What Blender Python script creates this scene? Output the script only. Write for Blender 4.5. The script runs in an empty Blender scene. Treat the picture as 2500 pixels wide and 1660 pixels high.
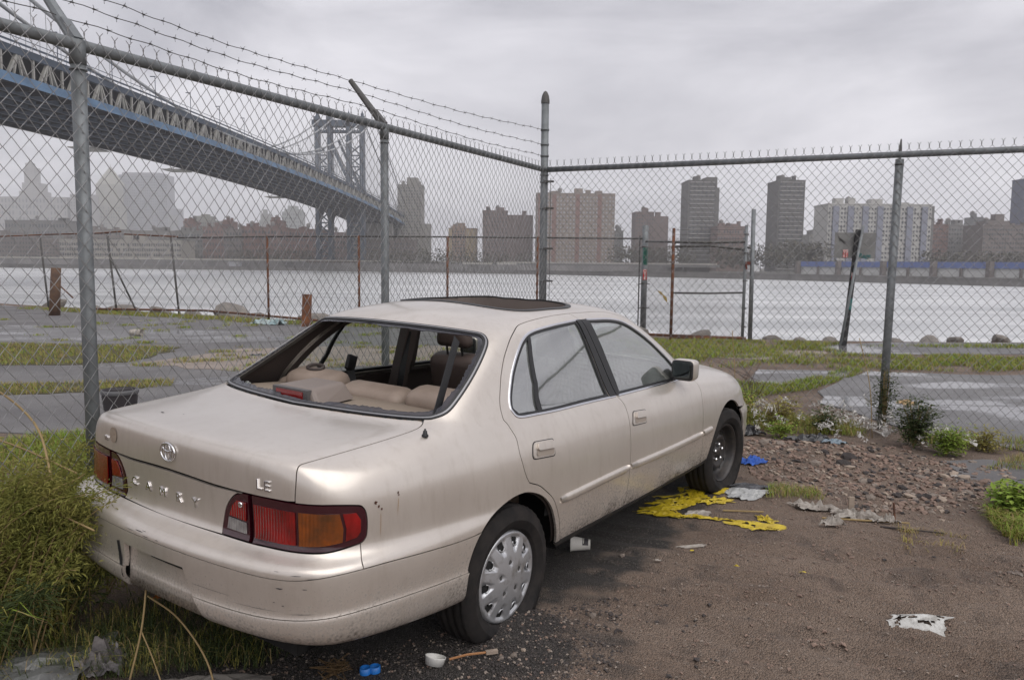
import bpy, bmesh, math, random
import numpy as np
from mathutils import Vector, Matrix, geometry
R = math.radians
scene = bpy.context.scene
C = scene.collection
rng = np.random.default_rng(7)
random.seed(7)
# ---------------------------------------------------------------- camera
cam = bpy.data.objects.new('camera', bpy.data.cameras.new('camera'))
C.objects.link(cam)
cam.data.sensor_width = 36; cam.data.lens = 1922.6/2500*36
cam.data.clip_start = .05; cam.data.clip_end = 9000
PITCH, ROLL, CAMH = R(5.54), R(.60), 1.621
_F = Vector((0,math.cos(PITCH),-math.sin(PITCH))); _U = Vector((0,math.sin(PITCH),math.cos(PITCH))); _R = Vector((1,0,0))
_r = _R*math.cos(ROLL)+_U*math.sin(ROLL); _u = _U*math.cos(ROLL)-_R*math.sin(ROLL)
m = Matrix((_r,_u,-_F)).transposed().to_4x4(); m.translation = (0,0,CAMH)
cam.matrix_world = m
scene.camera = cam
# ---------------------------------------------------------------- sky: overcast, a thick cloud sheet over a Nishita sky
SUN_EL, SUN_AZ = R(52), R(35)
world = bpy.data.worlds.new('World'); scene.world = world; world.use_nodes = True
nt = world.node_tree; nt.nodes.clear()
def _n(t, **k):
    n = nt.nodes.new(t)
    for a,b in k.items(): setattr(n,a,b)
    return n
out = _n('ShaderNodeOutputWorld'); bg = _n('ShaderNodeBackground'); sky = _n('ShaderNodeTexSky', sky_type='NISHITA', sun_disc=False)
sky.sun_elevation = SUN_EL; sky.sun_rotation = R(180)-SUN_AZ; sky.air_density = 1.2; sky.dust_density = 3
bg.inputs['Strength'].default_value = .088
tc = _n('ShaderNodeTexCoord'); mp = _n('ShaderNodeMapping'); mp.inputs['Scale'].default_value = (1.0,1.0,3.2)
nz = _n('ShaderNodeTexNoise'); nz.inputs['Scale'].default_value = 1.9; nz.inputs['Detail'].default_value = 7; nz.inputs['Roughness'].default_value = .55; nz.inputs['Distortion'].default_value = .35
rp = _n('ShaderNodeValToRGB'); rp.color_ramp.elements[0].position = .38; rp.color_ramp.elements[1].position = .62
rp.color_ramp.elements[0].color = (3.75,3.70,4.1,1); rp.color_ramp.elements[1].color = (7.2,7.05,7.45,1)
mx = _n('ShaderNodeMix', data_type='RGBA'); mx.inputs['Factor'].default_value = .93
L = nt.links.new
L(tc.outputs['Generated'],mp.inputs['Vector']); L(mp.outputs['Vector'],nz.inputs['Vector']); L(nz.outputs['Fac'],rp.inputs['Fac'])
L(sky.outputs['Color'],mx.inputs['A']); L(rp.outputs['Color'],mx.inputs['B']); L(mx.outputs['Result'],bg.inputs['Color']); L(bg.outputs['Background'],out.inputs['Surface'])
sun = bpy.data.objects.new('sun', bpy.data.lights.new('sun','SUN')); C.objects.link(sun)
sun.data.energy = 1.5; sun.data.angle = R(75); sun.data.color = (1,.97,.93)
sun.rotation_euler = (R(90)-SUN_EL, 0, SUN_AZ)   # thin overcast: the sun stands high behind the camera's right shoulder
# ---------------------------------------------------------------- exposure
vs = scene.view_settings
vs.view_transform = 'Standard'; vs.look = 'None'; vs.exposure = .5; vs.gamma = 1; vs.use_curve_mapping = False
scene.cycles.max_bounces = 8; scene.cycles.transparent_max_bounces = 24; scene.cycles.volume_bounces = 2
scene.cycles.use_adaptive_sampling = True

# ---------------------------------------------------------------- helpers
def tag(o, label=None, cat=None, group=None, kind=None):
    if label: o['label'] = label
    if cat: o['category'] = cat
    if group: o['group'] = group
    if kind: o['kind'] = kind
    return o
def empty(name, loc=(0,0,0), rz=0, parent=None):
    o = bpy.data.objects.new(name, None); C.objects.link(o); o.location = loc; o.rotation_euler = (0,0,rz); o.empty_display_size = .2
    if parent: o.parent = parent
    return o
def link(name, me, mat=None, parent=None, loc=None):
    o = bpy.data.objects.new(name, me); C.objects.link(o)
    if mat is not None and len(me.materials)==0: me.materials.append(mat)
    if parent: o.parent = parent
    if loc is not None: o.location = loc
    return o
def mesh(name, v, f, mat=None, parent=None, smooth=False, normals=None, loc=None):
    me = bpy.data.meshes.new(name)
    me.from_pydata([tuple(map(float,p)) for p in v], [], [tuple(map(int,q)) for q in f])
    if smooth: me.polygons.foreach_set('use_smooth',[True]*len(me.polygons))
    me.update()
    if normals is not None: me.normals_split_custom_set_from_vertices([tuple(n) for n in normals])
    return link(name, me, mat, parent, loc)
def fastmesh(name, v, f, mat=None, parent=None, smooth=False, loc=None):
    """numpy arrays; f is (n,3) or (n,4)"""
    v = np.asarray(v,np.float32); f = np.asarray(f,np.int32); k = f.shape[1]
    me = bpy.data.meshes.new(name); me.vertices.add(len(v)); me.vertices.foreach_set('co',v.ravel())
    me.loops.add(f.size); me.loops.foreach_set('vertex_index',f.ravel())
    me.polygons.add(len(f)); me.polygons.foreach_set('loop_start',np.arange(0,f.size,k,dtype=np.int32)); me.polygons.foreach_set('loop_total',np.full(len(f),k,np.int32))
    me.polygons.foreach_set('use_smooth',np.full(len(f),bool(smooth)))
    me.update(calc_edges=True); me.validate()
    return link(name, me, mat, parent, loc)
class MB:
    def __init__(s): s.v=[]; s.f=[]
    def add(s, v, f):
        o=len(s.v); s.v += [tuple(p) for p in v]; s.f += [tuple(i+o for i in q) for q in f]; return s
    def box(s, c, d, rz=0, M=None):
        x,y,z = d[0]/2,d[1]/2,d[2]/2
        P=[Vector((a*x,b*y,e*z)) for e in(-1,1) for b in(-1,1) for a in(-1,1)]
        Q = Matrix.Rotation(rz,3,'Z') if M is None else M
        return s.add([Q@p+Vector(c) for p in P],[(0,2,3,1),(4,5,7,6),(0,1,5,4),(2,6,7,3),(0,4,6,2),(1,3,7,5)])
    def bar(s, a, b, w, h=None, up=(0,0,1)):
        a=Vector(a);b=Vector(b);d=(b-a)
        if d.length<1e-6: return s
        d.normalize();u=Vector(up)
        if abs(d.dot(u))>.98: u=Vector((1,0,0))
        r=d.cross(u).normalized();u=r.cross(d);h=h or w
        P=[p+r*i*w/2+u*j*h/2 for p in(a,b) for i,j in((-1,-1),(1,-1),(1,1),(-1,1))]
        return s.add(P,[(3,2,1,0),(4,5,6,7),(0,1,5,4),(1,2,6,5),(2,3,7,6),(3,0,4,7)])
    def tube(s, pts, r, n=8, caps=True, closed=False):
        pts=[Vector(p) for p in pts]; k=len(pts); rr=r if hasattr(r,'__len__') else [r]*k
        o=len(s.v); u=None
        for i,p in enumerate(pts):
            if closed: d=pts[(i+1)%k]-pts[i-1]
            else: d=(pts[min(i+1,k-1)]-pts[max(i-1,0)])
            d.normalize()
            if u is None:
                u=Vector((0,0,1)) if abs(d.z)<.9 else Vector((1,0,0))
            u=(u-d*u.dot(d)).normalized(); w=d.cross(u)
            s.v += [tuple(p+(u*math.cos(2*math.pi*a/n)+w*math.sin(2*math.pi*a/n))*rr[i]) for a in range(n)]
        for i in range(k if closed else k-1):
            j=(i+1)%k
            for a in range(n):
                b=(a+1)%n; s.f.append((o+i*n+a,o+i*n+b,o+j*n+b,o+j*n+a))
        if caps and not closed:
            s.f.append(tuple(o+a for a in range(n))[::-1]); s.f.append(tuple(o+(k-1)*n+a for a in range(n)))
        return s
    def lathe(s, prof, n=24, M=None, a0=0, a1=2*math.pi):
        """prof: (r,z) about z; M: 4x4 placing it"""
        o=len(s.v); k=len(prof); full=abs(a1-a0-2*math.pi)<1e-6; na=n if full else n+1
        M=M or Matrix.Identity(4)
        for a in range(na):
            t=a0+(a1-a0)*a/n
            for r,z in prof: s.v.append(tuple(M@Vector((r*math.cos(t),r*math.sin(t),z))))
        for a in range(n):
            b=(a+1)%na
            for i in range(k-1): s.f.append((o+a*k+i,o+b*k+i,o+b*k+i+1,o+a*k+i+1))
        return s
    def prism(s, poly, z0, z1, M=None):
        o=len(s.v);n=len(poly);M=M or Matrix.Identity(4)
        for z in(z0,z1): s.v += [tuple(M@Vector((x,y,z))) for x,y in poly]
        s.f.append(tuple(o+i for i in range(n))[::-1]); s.f.append(tuple(o+n+i for i in range(n)))
        for i in range(n): j=(i+1)%n; s.f.append((o+i,o+j,o+n+j,o+n+i))
        return s
    def build(s, name, mat=None, parent=None, smooth=False, loc=None):
        return mesh(name, s.v, s.f, mat, parent, smooth, None, loc)
_mats = {}
def mat(name, col, rough=.6, metal=0, col2=None, scale=6., lo=.35, hi=.65, bump=0, bscale=None, coat=0, detail=6, alpha=None, trans=0, ior=1.45, emit=None, spec=None, col3=None, scale3=1., lo3=.55, hi3=.7, rough2=None, squash=None):
    """Principled material: col mixed with col2 by noise, then with col3 by a second noise; fine bump"""
    if name in _mats: return _mats[name]
    m = bpy.data.materials.new(name); m.use_nodes = True; t = m.node_tree; b = t.nodes['Principled BSDF']; K = t.links.new
    def c4(c): return (c[0],c[1],c[2],1)
    b.inputs['Base Color'].default_value = c4(col); b.inputs['Roughness'].default_value = rough; b.inputs['Metallic'].default_value = metal
    if coat: b.inputs['Coat Weight'].default_value = coat; b.inputs['Coat Roughness'].default_value = .12
    if trans: b.inputs['Transmission Weight'].default_value = trans; b.inputs['IOR'].default_value = ior
    if spec is not None: b.inputs['Specular IOR Level'].default_value = spec
    if emit: b.inputs['Emission Color'].default_value = c4(emit[0]); b.inputs['Emission Strength'].default_value = emit[1]
    tc = t.nodes.new('ShaderNodeTexCoord'); vec = tc.outputs['Object']
    if squash:
        mp = t.nodes.new('ShaderNodeMapping'); mp.inputs['Scale'].default_value = squash; K(vec,mp.inputs['Vector']); vec = mp.outputs['Vector']
    def noise(sc, lo, hi, det=detail):
        n = t.nodes.new('ShaderNodeTexNoise'); n.inputs['Scale'].default_value = sc; n.inputs['Detail'].default_value = det; n.inputs['Roughness'].default_value = .62
        K(vec,n.inputs['Vector'])
        r = t.nodes.new('ShaderNodeMapRange'); r.inputs['From Min'].default_value = lo; r.inputs['From Max'].default_value = hi
        K(n.outputs['Fac'],r.inputs['Value']); return r.outputs['Result'], n.outputs['Fac']
    cur = None
    if col2 is not None:
        f,_ = noise(scale,lo,hi); x = t.nodes.new('ShaderNodeMix'); x.data_type = 'RGBA'
        x.inputs['A'].default_value = c4(col); x.inputs['B'].default_value = c4(col2); K(f,x.inputs['Factor']); cur = x.outputs['Result']
        if rough2 is not None:
            y = t.nodes.new('ShaderNodeMapRange'); y.inputs['To Min'].default_value = rough; y.inputs['To Max'].default_value = rough2; K(f,y.inputs['Value']); K(y.outputs['Result'],b.inputs['Roughness'])
    if col3 is not None:
        f,_ = noise(scale3,lo3,hi3); x = t.nodes.new('ShaderNodeMix'); x.data_type = 'RGBA'
        if cur is not None: K(cur,x.inputs['A'])
        else: x.inputs['A'].default_value = c4(col)
        x.inputs['B'].default_value = c4(col3); K(f,x.inputs['Factor']); cur = x.outputs['Result']
    if cur is not None: K(cur,b.inputs['Base Color'])
    if bump:
        _,f = noise(bscale or scale*4,0,1,8); u = t.nodes.new('ShaderNodeBump'); u.inputs['Strength'].default_value = 1; u.inputs['Distance'].default_value = bump
        K(f,u.inputs['Height']); K(u.outputs['Normal'],b.inputs['Normal'])
    _mats[name] = m
    return m
def nodes_of(m): return m.node_tree, m.node_tree.nodes['Principled BSDF']
def copy_tree(o, parent=None):
    c = o.copy(); C.objects.link(c); c.parent = parent
    for ch in list(o.children): copy_tree(ch, c)
    return c
def crom(pts, step=None, n=6, closed=False):
    """Catmull-Rom through 2-D/3-D points"""
    P = np.array(pts,float); k=len(P); out=[]
    if k<3 and not closed:
        return [P[0]+(P[1]-P[0])*i/n for i in range(n+1)]
    rngk = k if closed else k-1
    for i in range(rngk):
        if closed: a,b,c,d = P[(i-1)%k],P[i],P[(i+1)%k],P[(i+2)%k]
        else:
            b,c = P[i],P[i+1]; a = P[i-1] if i>0 else 2*b-c; d = P[i+2] if i+2<k else 2*c-b
        for j in range(n):
            u=j/n; out.append(.5*((2*b)+(c-a)*u+(2*a-5*b+4*c-d)*u*u+(3*b-a-3*c+d)*u**3))
    if not closed: out.append(P[-1])
    return out
# ---------------------------------------------------------------- car body surface (bicubic B-spline, half car, y>0 = lateral)
def _cage():
    R = [
     [(.62,0,1.414),(.42,0,1.408),(.28,0,1.392),(.18,0,1.36),(.11,0,1.325),(-.14,0,1.187),(-.38,0,1.058),(-.465,0,1.006),(-.51,0,.992),(-.75,0,.992),(-.99,0,.986),(-1.055,0,.97),(-1.072,0,.90),(-1.07,0,.82),(-1.064,0,.70),(-1.075,0,.648),(-1.155,0,.634),(-1.182,0,.59),(-1.178,0,.52)],
     [(.63,0,1.414),(.45,.10,1.408),(.30,.19,1.39),(.19,.25,1.355),(.12,.26,1.322),(-.12,.28,1.185),(-.36,.30,1.056),(-.445,.30,1.005),(-.49,.305,.991),(-.73,.31,.99),(-.975,.32,.983),(-1.04,.32,.967),(-1.058,.32,.897),(-1.057,.32,.82),(-1.052,.32,.70),(-1.062,.325,.648),(-1.14,.335,.634),(-1.165,.34,.59),(-1.161,.34,.52)],
     [(.65,0,1.414),(.48,.18,1.406),(.34,.35,1.382),(.22,.47,1.337),(.15,.49,1.307),(-.08,.535,1.175),(-.31,.575,1.055),(-.395,.58,1.005),(-.44,.585,.99),(-.68,.592,.984),(-.94,.60,.974),(-1.005,.605,.956),(-1.026,.605,.89),(-1.027,.605,.82),(-1.023,.605,.70),(-1.03,.605,.648),(-1.10,.628,.632),(-1.122,.634,.588),(-1.119,.634,.52)],
     [(.67,0,1.414),(.52,.24,1.404),(.39,.43,1.374),(.27,.56,1.322),(.20,.595,1.292),(-.01,.652,1.165),(-.23,.697,1.048),(-.315,.71,1.002),(-.365,.715,.984),(-.60,.722,.968),(-.87,.728,.948),(-.935,.738,.928),(-.965,.755,.872),(-.97,.762,.81),(-.968,.765,.70),(-.975,.768,.648),(-1.02,.80,.63),(-1.035,.818,.585),(-1.033,.818,.52)],
     [(.69,0,1.414),(.55,.27,1.403),(.43,.47,1.368),(.32,.585,1.312),(.26,.618,1.277),(.07,.675,1.155),(-.12,.725,1.043),(-.195,.742,1.0),(-.245,.752,.98),(-.45,.772,.948),(-.69,.797,.912),(-.76,.808,.887),(-.81,.82,.842),(-.825,.826,.79),(-.83,.83,.70),(-.835,.833,.645),(-.87,.86,.622),(-.88,.872,.58),(-.88,.874,.52)],
     [(.71,0,1.414),(.58,.29,1.403),(.48,.487,1.366),(.38,.597,1.308),(.33,.628,1.272),(.17,.685,1.155),(.01,.735,1.043),(-.055,.755,.997),(-.095,.765,.974),(-.25,.795,.937),(-.42,.817,.902),(-.50,.832,.872),(-.55,.845,.827),(-.57,.852,.77),(-.58,.857,.69),(-.585,.861,.64),(-.60,.88,.614),(-.605,.892,.577),(-.605,.894,.51)],
     [(.74,0,1.414),(.63,.30,1.404),(.55,.497,1.368),(.48,.602,1.312),(.44,.632,1.272),(.32,.69,1.155),(.19,.744,1.035),(.14,.77,.988),(.11,.78,.963),(.01,.805,.923),(-.12,.827,.888),(-.20,.842,.853),(-.25,.855,.808),(-.27,.865,.75),(-.28,.87,.67),(-.285,.873,.625),(-.29,.886,.603),(-.295,.896,.57),(-.295,.896,.50)],
     [(.78,0,1.414),(.70,.31,1.405),(.66,.505,1.372),(.62,.607,1.322),(.60,.632,1.282),(.53,.695,1.145),(.46,.75,1.003),(.43,.772,.948),(.41,.789,.927),(.34,.815,.902),(.25,.836,.868),(.18,.851,.828),(.13,.864,.778),(.10,.873,.71),(.08,.879,.64),(.07,.883,.60),(.06,.888,.578),(.05,.893,.545),(.05,.891,.48)],
     [(.84,0,1.414),(.80,.31,1.405),(.78,.505,1.375),(.77,.609,1.327),(.76,.636,1.282),(.73,.697,1.135),(.70,.756,.983),(.69,.776,.93),(.68,.794,.912),(.65,.82,.887),(.61,.842,.848),(.58,.858,.802),(.55,.87,.747),(.53,.879,.68),(.52,.884,.61),(.515,.886,.57),(.51,.887,.54),(.51,.886,.51),(.51,.881,.46)],
     [(.92,0,1.414),(.93,.31,1.404),(.94,.505,1.374),(.95,.609,1.327),(.955,.636,1.282),(.97,.695,1.135),(.985,.754,.973),(.99,.776,.92),(.99,.794,.902),(.99,.82,.877),(.98,.842,.838),(.98,.858,.792),(.98,.87,.737),(.98,.879,.67),(.98,.884,.60),(.98,.886,.56),(.98,.887,.53),(.98,.886,.50),(.98,.881,.45)],
     [(1.0,0,1.412),(1.06,.30,1.401),(1.12,.495,1.369),(1.16,.599,1.322),(1.19,.628,1.277),(1.30,.694,1.125),(1.40,.754,.957),(1.43,.776,.907),(1.44,.794,.889),(1.45,.82,.865),(1.45,.842,.826),(1.45,.858,.781),(1.45,.87,.727),(1.45,.879,.66),(1.45,.884,.59),(1.45,.886,.55),(1.45,.887,.52),(1.45,.886,.49),(1.45,.881,.44)],
     [(1.08,0,1.408),(1.18,.28,1.394),(1.30,.465,1.358),(1.40,.572,1.302),(1.47,.606,1.252),(1.68,.684,1.085),(1.85,.749,.937),(1.90,.774,.892),(1.91,.792,.875),(1.93,.818,.852),(1.94,.84,.814),(1.94,.856,.769),(1.94,.868,.716),(1.94,.877,.65),(1.94,.881,.585),(1.94,.883,.55),(1.94,.884,.52),(1.94,.883,.49),(1.94,.878,.44)],
     [(1.12,0,1.406),(1.25,.24,1.389),(1.40,.425,1.346),(1.53,.532,1.287),(1.61,.571,1.232),(1.85,.664,1.065),(2.06,.739,.922),(2.14,.769,.88),(2.18,.784,.864),(2.26,.814,.84),(2.32,.84,.802),(2.35,.855,.757),(2.37,.866,.702),(2.38,.874,.642),(2.385,.878,.58),(2.385,.88,.55),(2.385,.881,.53),(2.385,.881,.50),(2.385,.877,.45)],
     [(1.16,0,1.404),(1.30,.19,1.386),(1.46,.345,1.341),(1.60,.447,1.287),(1.69,.48,1.232),(1.95,.575,1.07),(2.19,.645,.927),(2.27,.67,.892),(2.32,.685,.882),(2.50,.745,.857),(2.65,.797,.812),(2.72,.827,.767),(2.76,.847,.712),(2.78,.86,.652),(2.79,.866,.592),(2.79,.869,.56),(2.79,.872,.53),(2.79,.873,.50),(2.79,.871,.45)],
     [(1.19,0,1.403),(1.33,.13,1.386),(1.49,.24,1.342),(1.63,.325,1.289),(1.72,.355,1.237),(2.0,.435,1.075),(2.26,.495,.932),(2.35,.515,.907),(2.42,.535,.902),(2.75,.635,.867),(3.0,.725,.802),(3.08,.765,.752),(3.12,.79,.702),(3.14,.806,.647),(3.15,.816,.592),(3.16,.82,.56),(3.18,.835,.53),(3.19,.84,.50),(3.19,.84,.45)],
     [(1.21,0,1.402),(1.36,.09,1.386),(1.52,.16,1.344),(1.66,.215,1.292),(1.75,.235,1.242),(2.05,.285,1.076),(2.31,.325,.937),(2.41,.34,.917),(2.50,.355,.91),(2.95,.465,.862),(3.25,.585,.772),(3.32,.625,.722),(3.36,.655,.677),(3.38,.67,.632),(3.39,.675,.582),(3.40,.685,.556),(3.44,.695,.53),(3.455,.705,.50),(3.455,.705,.45)],
     [(1.23,0,1.402),(1.38,.05,1.386),(1.54,.09,1.346),(1.68,.115,1.295),(1.77,.125,1.247),(2.08,.15,1.078),(2.35,.17,.94),(2.45,.175,.922),(2.55,.185,.914),(3.05,.25,.862),(3.38,.32,.762),(3.45,.345,.712),(3.48,.36,.672),(3.49,.365,.627),(3.495,.37,.582),(3.51,.37,.556),(3.555,.38,.53),(3.57,.38,.50),(3.57,.38,.45)],
     [(1.24,0,1.402),(1.39,0,1.386),(1.55,0,1.346),(1.69,0,1.295),(1.78,0,1.247),(2.09,0,1.079),(2.36,0,.942),(2.46,0,.924),(2.57,0,.916),(3.08,0,.862),(3.41,0,.757),(3.48,0,.707),(3.51,0,.667),(3.52,0,.627),(3.525,0,.582),(3.54,0,.556),(3.585,0,.53),(3.60,0,.50),(3.60,0,.45)],
    ]
    for i in range(18): R[i][0] = (.70+.28*i/17, 0, R[i][0][2])
    fix = {11:{2:(1.30,.475,1.374),3:(1.41,.58,1.328),4:(1.48,.612,1.280),5:(1.71,.688,1.105),6:(1.87,.749,.94)},
           12:{1:(1.26,.245,1.396),2:(1.42,.44,1.368),3:(1.57,.548,1.320),4:(1.67,.583,1.274),5:(1.94,.65,1.115),6:(2.11,.737,.93),7:(2.17,.769,.88),8:(2.21,.784,.864)},
           13:{1:(1.33,.19,1.394),2:(1.51,.345,1.363),3:(1.66,.45,1.315),4:(1.75,.485,1.265),5:(2.03,.575,1.10),6:(2.25,.65,.935),7:(2.32,.675,.895),8:(2.37,.69,.884)},
           14:{2:(1.54,.24,1.363),3:(1.69,.325,1.314),4:(1.78,.355,1.265),5:(2.07,.435,1.10),6:(2.32,.495,.942),7:(2.40,.515,.91)},
           15:{2:(1.57,.16,1.364),3:(1.71,.215,1.316),4:(1.80,.235,1.268),5:(2.11,.285,1.10),6:(2.37,.325,.946),7:(2.46,.34,.92)},
           16:{2:(1.59,.09,1.366),3:(1.73,.115,1.318),4:(1.82,.125,1.272),5:(2.14,.15,1.10),6:(2.40,.17,.949),7:(2.49,.175,.925)},
           17:{2:(1.60,0,1.366),3:(1.74,0,1.318),4:(1.83,0,1.272),5:(2.15,0,1.10),6:(2.41,0,.95),7:(2.50,0,.927)}}
    for i in fix:
        for j in fix[i]: R[i][j] = fix[i][j]
    edge = {0:(-1.030,.989,-1.066,.976,-1.073,.925),1:(-1.016,.986,-1.052,.973,-1.059,.922),2:(-.980,.977,-1.017,.963,-1.028,.913)}
    for i,(a,b,c,d,e_,g) in edge.items():
        y=R[i][10][1]; R[i][10]=(a,y,b); R[i][11]=(c,R[i][11][1],d); R[i][12]=(e_,R[i][12][1],g)
    R[3][10]=(-.895,.730,.948); R[3][11]=(-.945,.742,.930); R[3][12]=(-.968,.756,.885)
    for i in range(5):
        x15,y15,_z=R[i][15]; x16,y16,z16=R[i][16]; x17,y17,z17=R[i][17]; R[i][16]=(x16+(x17-x16)*.55,y16+(y17-y16)*.55,z16+.002); R[i][17]=(x17,y17,.606)
    for i in range(18): R[i][1]=(R[i][1][0],R[i][1][1],R[i][1][2]-.005); R[i][2]=(R[i][2][0],R[i][2][1],R[i][2][2]-.004)
    # lower body: outward direction per station, step amplitude of the bumper crease, z of crease and of the bottom edge
    nrm = [(-1,0),(-1,.05),(-.97,.22),(-.72,.69),(-.4,.92),(-.08,1),(0,1),(0,1),(0,1),(0,1),(0,1),(0,1),(0,1),(.03,1),(.25,.97),(.75,.66),(.97,.25),(1,0)]
    amp = [.012]*5+[.011,.009,.004]+[0]*6+[.006,.012,.012,.012]
    zc = [.435,.434,.433,.448,.452,.427,.398,.37,.36,.35,.345,.345,.35,.36,.37,.37,.37,.37]
    zb = [.355,.355,.355,.352,.342,.31,.28,.262,.262,.258,.256,.256,.256,.256,.25,.25,.25,.25]
    for i,r in enumerate(R):
        x,y,z = r[18]; n = nrm[i]; a = amp[i]
        def q(d,zz): return (x+n[0]*d, y+n[1]*d, zz)
        if a>.005:
            r += [q(-.004,zc[i]+.024), q(-.006+a,zc[i]+.010), q(a-.008,zc[i]-.026), q(-.004,zb[i]+.035), q(-.035,zb[i]), q(-.11,zb[i]-.01)]
        else:
            r += [q(-.006,zc[i]+.05), q(-.014,zc[i]+.0), q(-.026,zc[i]-.045), q(-.042,zb[i]+.02), q(-.06,zb[i]), q(-.13,zb[i]-.005)]
    return np.array(R, float)

CAGE = _cage()
NS, NT = CAGE.shape[0], CAGE.shape[1]
def _padded():
    C = CAGE
    m = np.array([1,-1,1.0])
    C = np.concatenate([C[1:2]*m, C, C[-2:-1]*m], 0)
    a = 2*C[:,:1]-C[:,1:2]; b = 2*C[:,-1:]-C[:,-2:-1]
    return np.concatenate([a,C,b],1)
CPAD = _padded()
def _bas(u):
    return np.stack([(1-u)**3/6, (3*u**3-6*u**2+4)/6, (-3*u**3+3*u**2+3*u+1)/6, u**3/6],-1)
def _dbas(u):
    return np.stack([-(1-u)**2/2, (3*u**2-4*u)/2, (-3*u**2+2*u+1)/2, u**2/2],-1)
def surf(s, t, want=False):
    """point (and normal, tangents) of the half body; s may be negative = the other (left) half"""
    s = np.asarray(s,float); t = np.asarray(t,float)
    s = np.where(s>17,s-34,s); s = np.where(s<-17,s+34,s)      # s runs right round the car: -17..0..17 (0 = rear centre, 17 = front centre)
    sg = np.where(s<0,-1.0,1.0); a = np.clip(np.abs(s),0,NS-1-1e-6); b = np.clip(t,0,NT-1-1e-6)
    i = a.astype(int); j = b.astype(int); u = a-i; v = b-j
    P = CPAD[i[...,None,None]+np.arange(4)[:,None], j[...,None,None]+np.arange(4)[None,:]]
    bu,bv = _bas(u),_bas(v)
    p = np.einsum('...a,...b,...abk->...k',bu,bv,P)
    fl = np.stack([np.ones_like(sg),-sg,np.ones_like(sg)],-1)   # right half lies at negative y
    if not want: return p*fl
    du = np.einsum('...a,...b,...abk->...k',_dbas(u),bv,P); dv = np.einsum('...a,...b,...abk->...k',bu,_dbas(v),P)
    n = np.cross(du,dv); n /= np.maximum(np.linalg.norm(n,axis=-1,keepdims=True),1e-9)
    return p*fl, n*fl, du*fl*sg[...,None], dv*fl
# ---------------------------------------------------------------- car: panels cut out of the body surface
def pip(pts, poly):
    x,y = pts[:,0],pts[:,1]; c = np.zeros(len(pts),bool); n=len(poly); P=np.asarray(poly)
    for i in range(n):
        x1,y1=P[i];x2,y2=P[i-1]
        if y1==y2: continue
        k = ((y1>y)!=(y2>y)) & (x < (x2-x1)*(y-y1)/(y2-y1)+x1); c ^= k
    return c
def area2(P): P=np.asarray(P); x,y=P[:,0],P[:,1]; return (x*np.roll(y,-1)-np.roll(x,-1)*y).sum()/2
def resample(poly, step=.02):
    out=[]; n=len(poly)
    p3 = surf(np.array([q[0] for q in poly]), np.array([q[1] for q in poly]))
    for i in range(n):
        a=np.array(poly[i],float);b=np.array(poly[(i+1)%n],float); k=max(1,int(np.linalg.norm(p3[(i+1)%n]-p3[i])/step))
        for j in range(k): out.append(a+(b-a)*j/k)
    return out
def inset(poly, d):
    """move a closed st polygon inward by d metres (outward when negative)"""
    if abs(d)<1e-9: return [np.array(p,float) for p in poly]
    P=np.array(poly,float)
    keep=[0]
    for i in range(1,len(P)):
        if np.abs(P[i]-P[keep[-1]]).max()>1e-5: keep.append(i)
    if np.abs(P[keep[-1]]-P[0]).max()<1e-5: keep.pop()
    P=P[keep]; ccw = area2(P)>0; p,n,du,dv = surf(P[:,0],P[:,1],True); k=len(P); out=[]
    # metric solved at each vertex from (du,dv): turn the neighbours into tangent-plane vectors
    for i in range(k):
        J=np.stack([du[i],dv[i]],1)
        e1=du[i]/max(np.linalg.norm(du[i]),1e-9); e2=dv[i]-e1*(dv[i]@e1); e2/=max(np.linalg.norm(e2),1e-9)
        def tp(v):
            w=J@v; return np.array([w@e1,w@e2])
        a=tp(P[i]-P[i-1]); b=tp(P[(i+1)%k]-P[i]); a/=max(np.linalg.norm(a),1e-9); b/=max(np.linalg.norm(b),1e-9)
        na=np.array([-a[1],a[0]]); nb=np.array([-b[1],b[0]])
        if not ccw: na,nb=-na,-nb
        mm=na+nb; L2=mm@mm
        if L2<1e-6: mm=na; sc=1
        else: sc=min(2/L2,2.2)
        D=mm*sc*d; D3=e1*D[0]+e2*D[1]
        st=np.clip(np.linalg.lstsq(J,D3,rcond=None)[0],-.6,.6)
        if abs(P[i][0])<1e-6 and (abs(P[i-1][0])<1e-6 or abs(P[(i+1)%k][0])<1e-6) or abs(abs(P[i][0])-17)<1e-6: st[0]=0
        out.append(P[i]+st)
    return out
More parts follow.
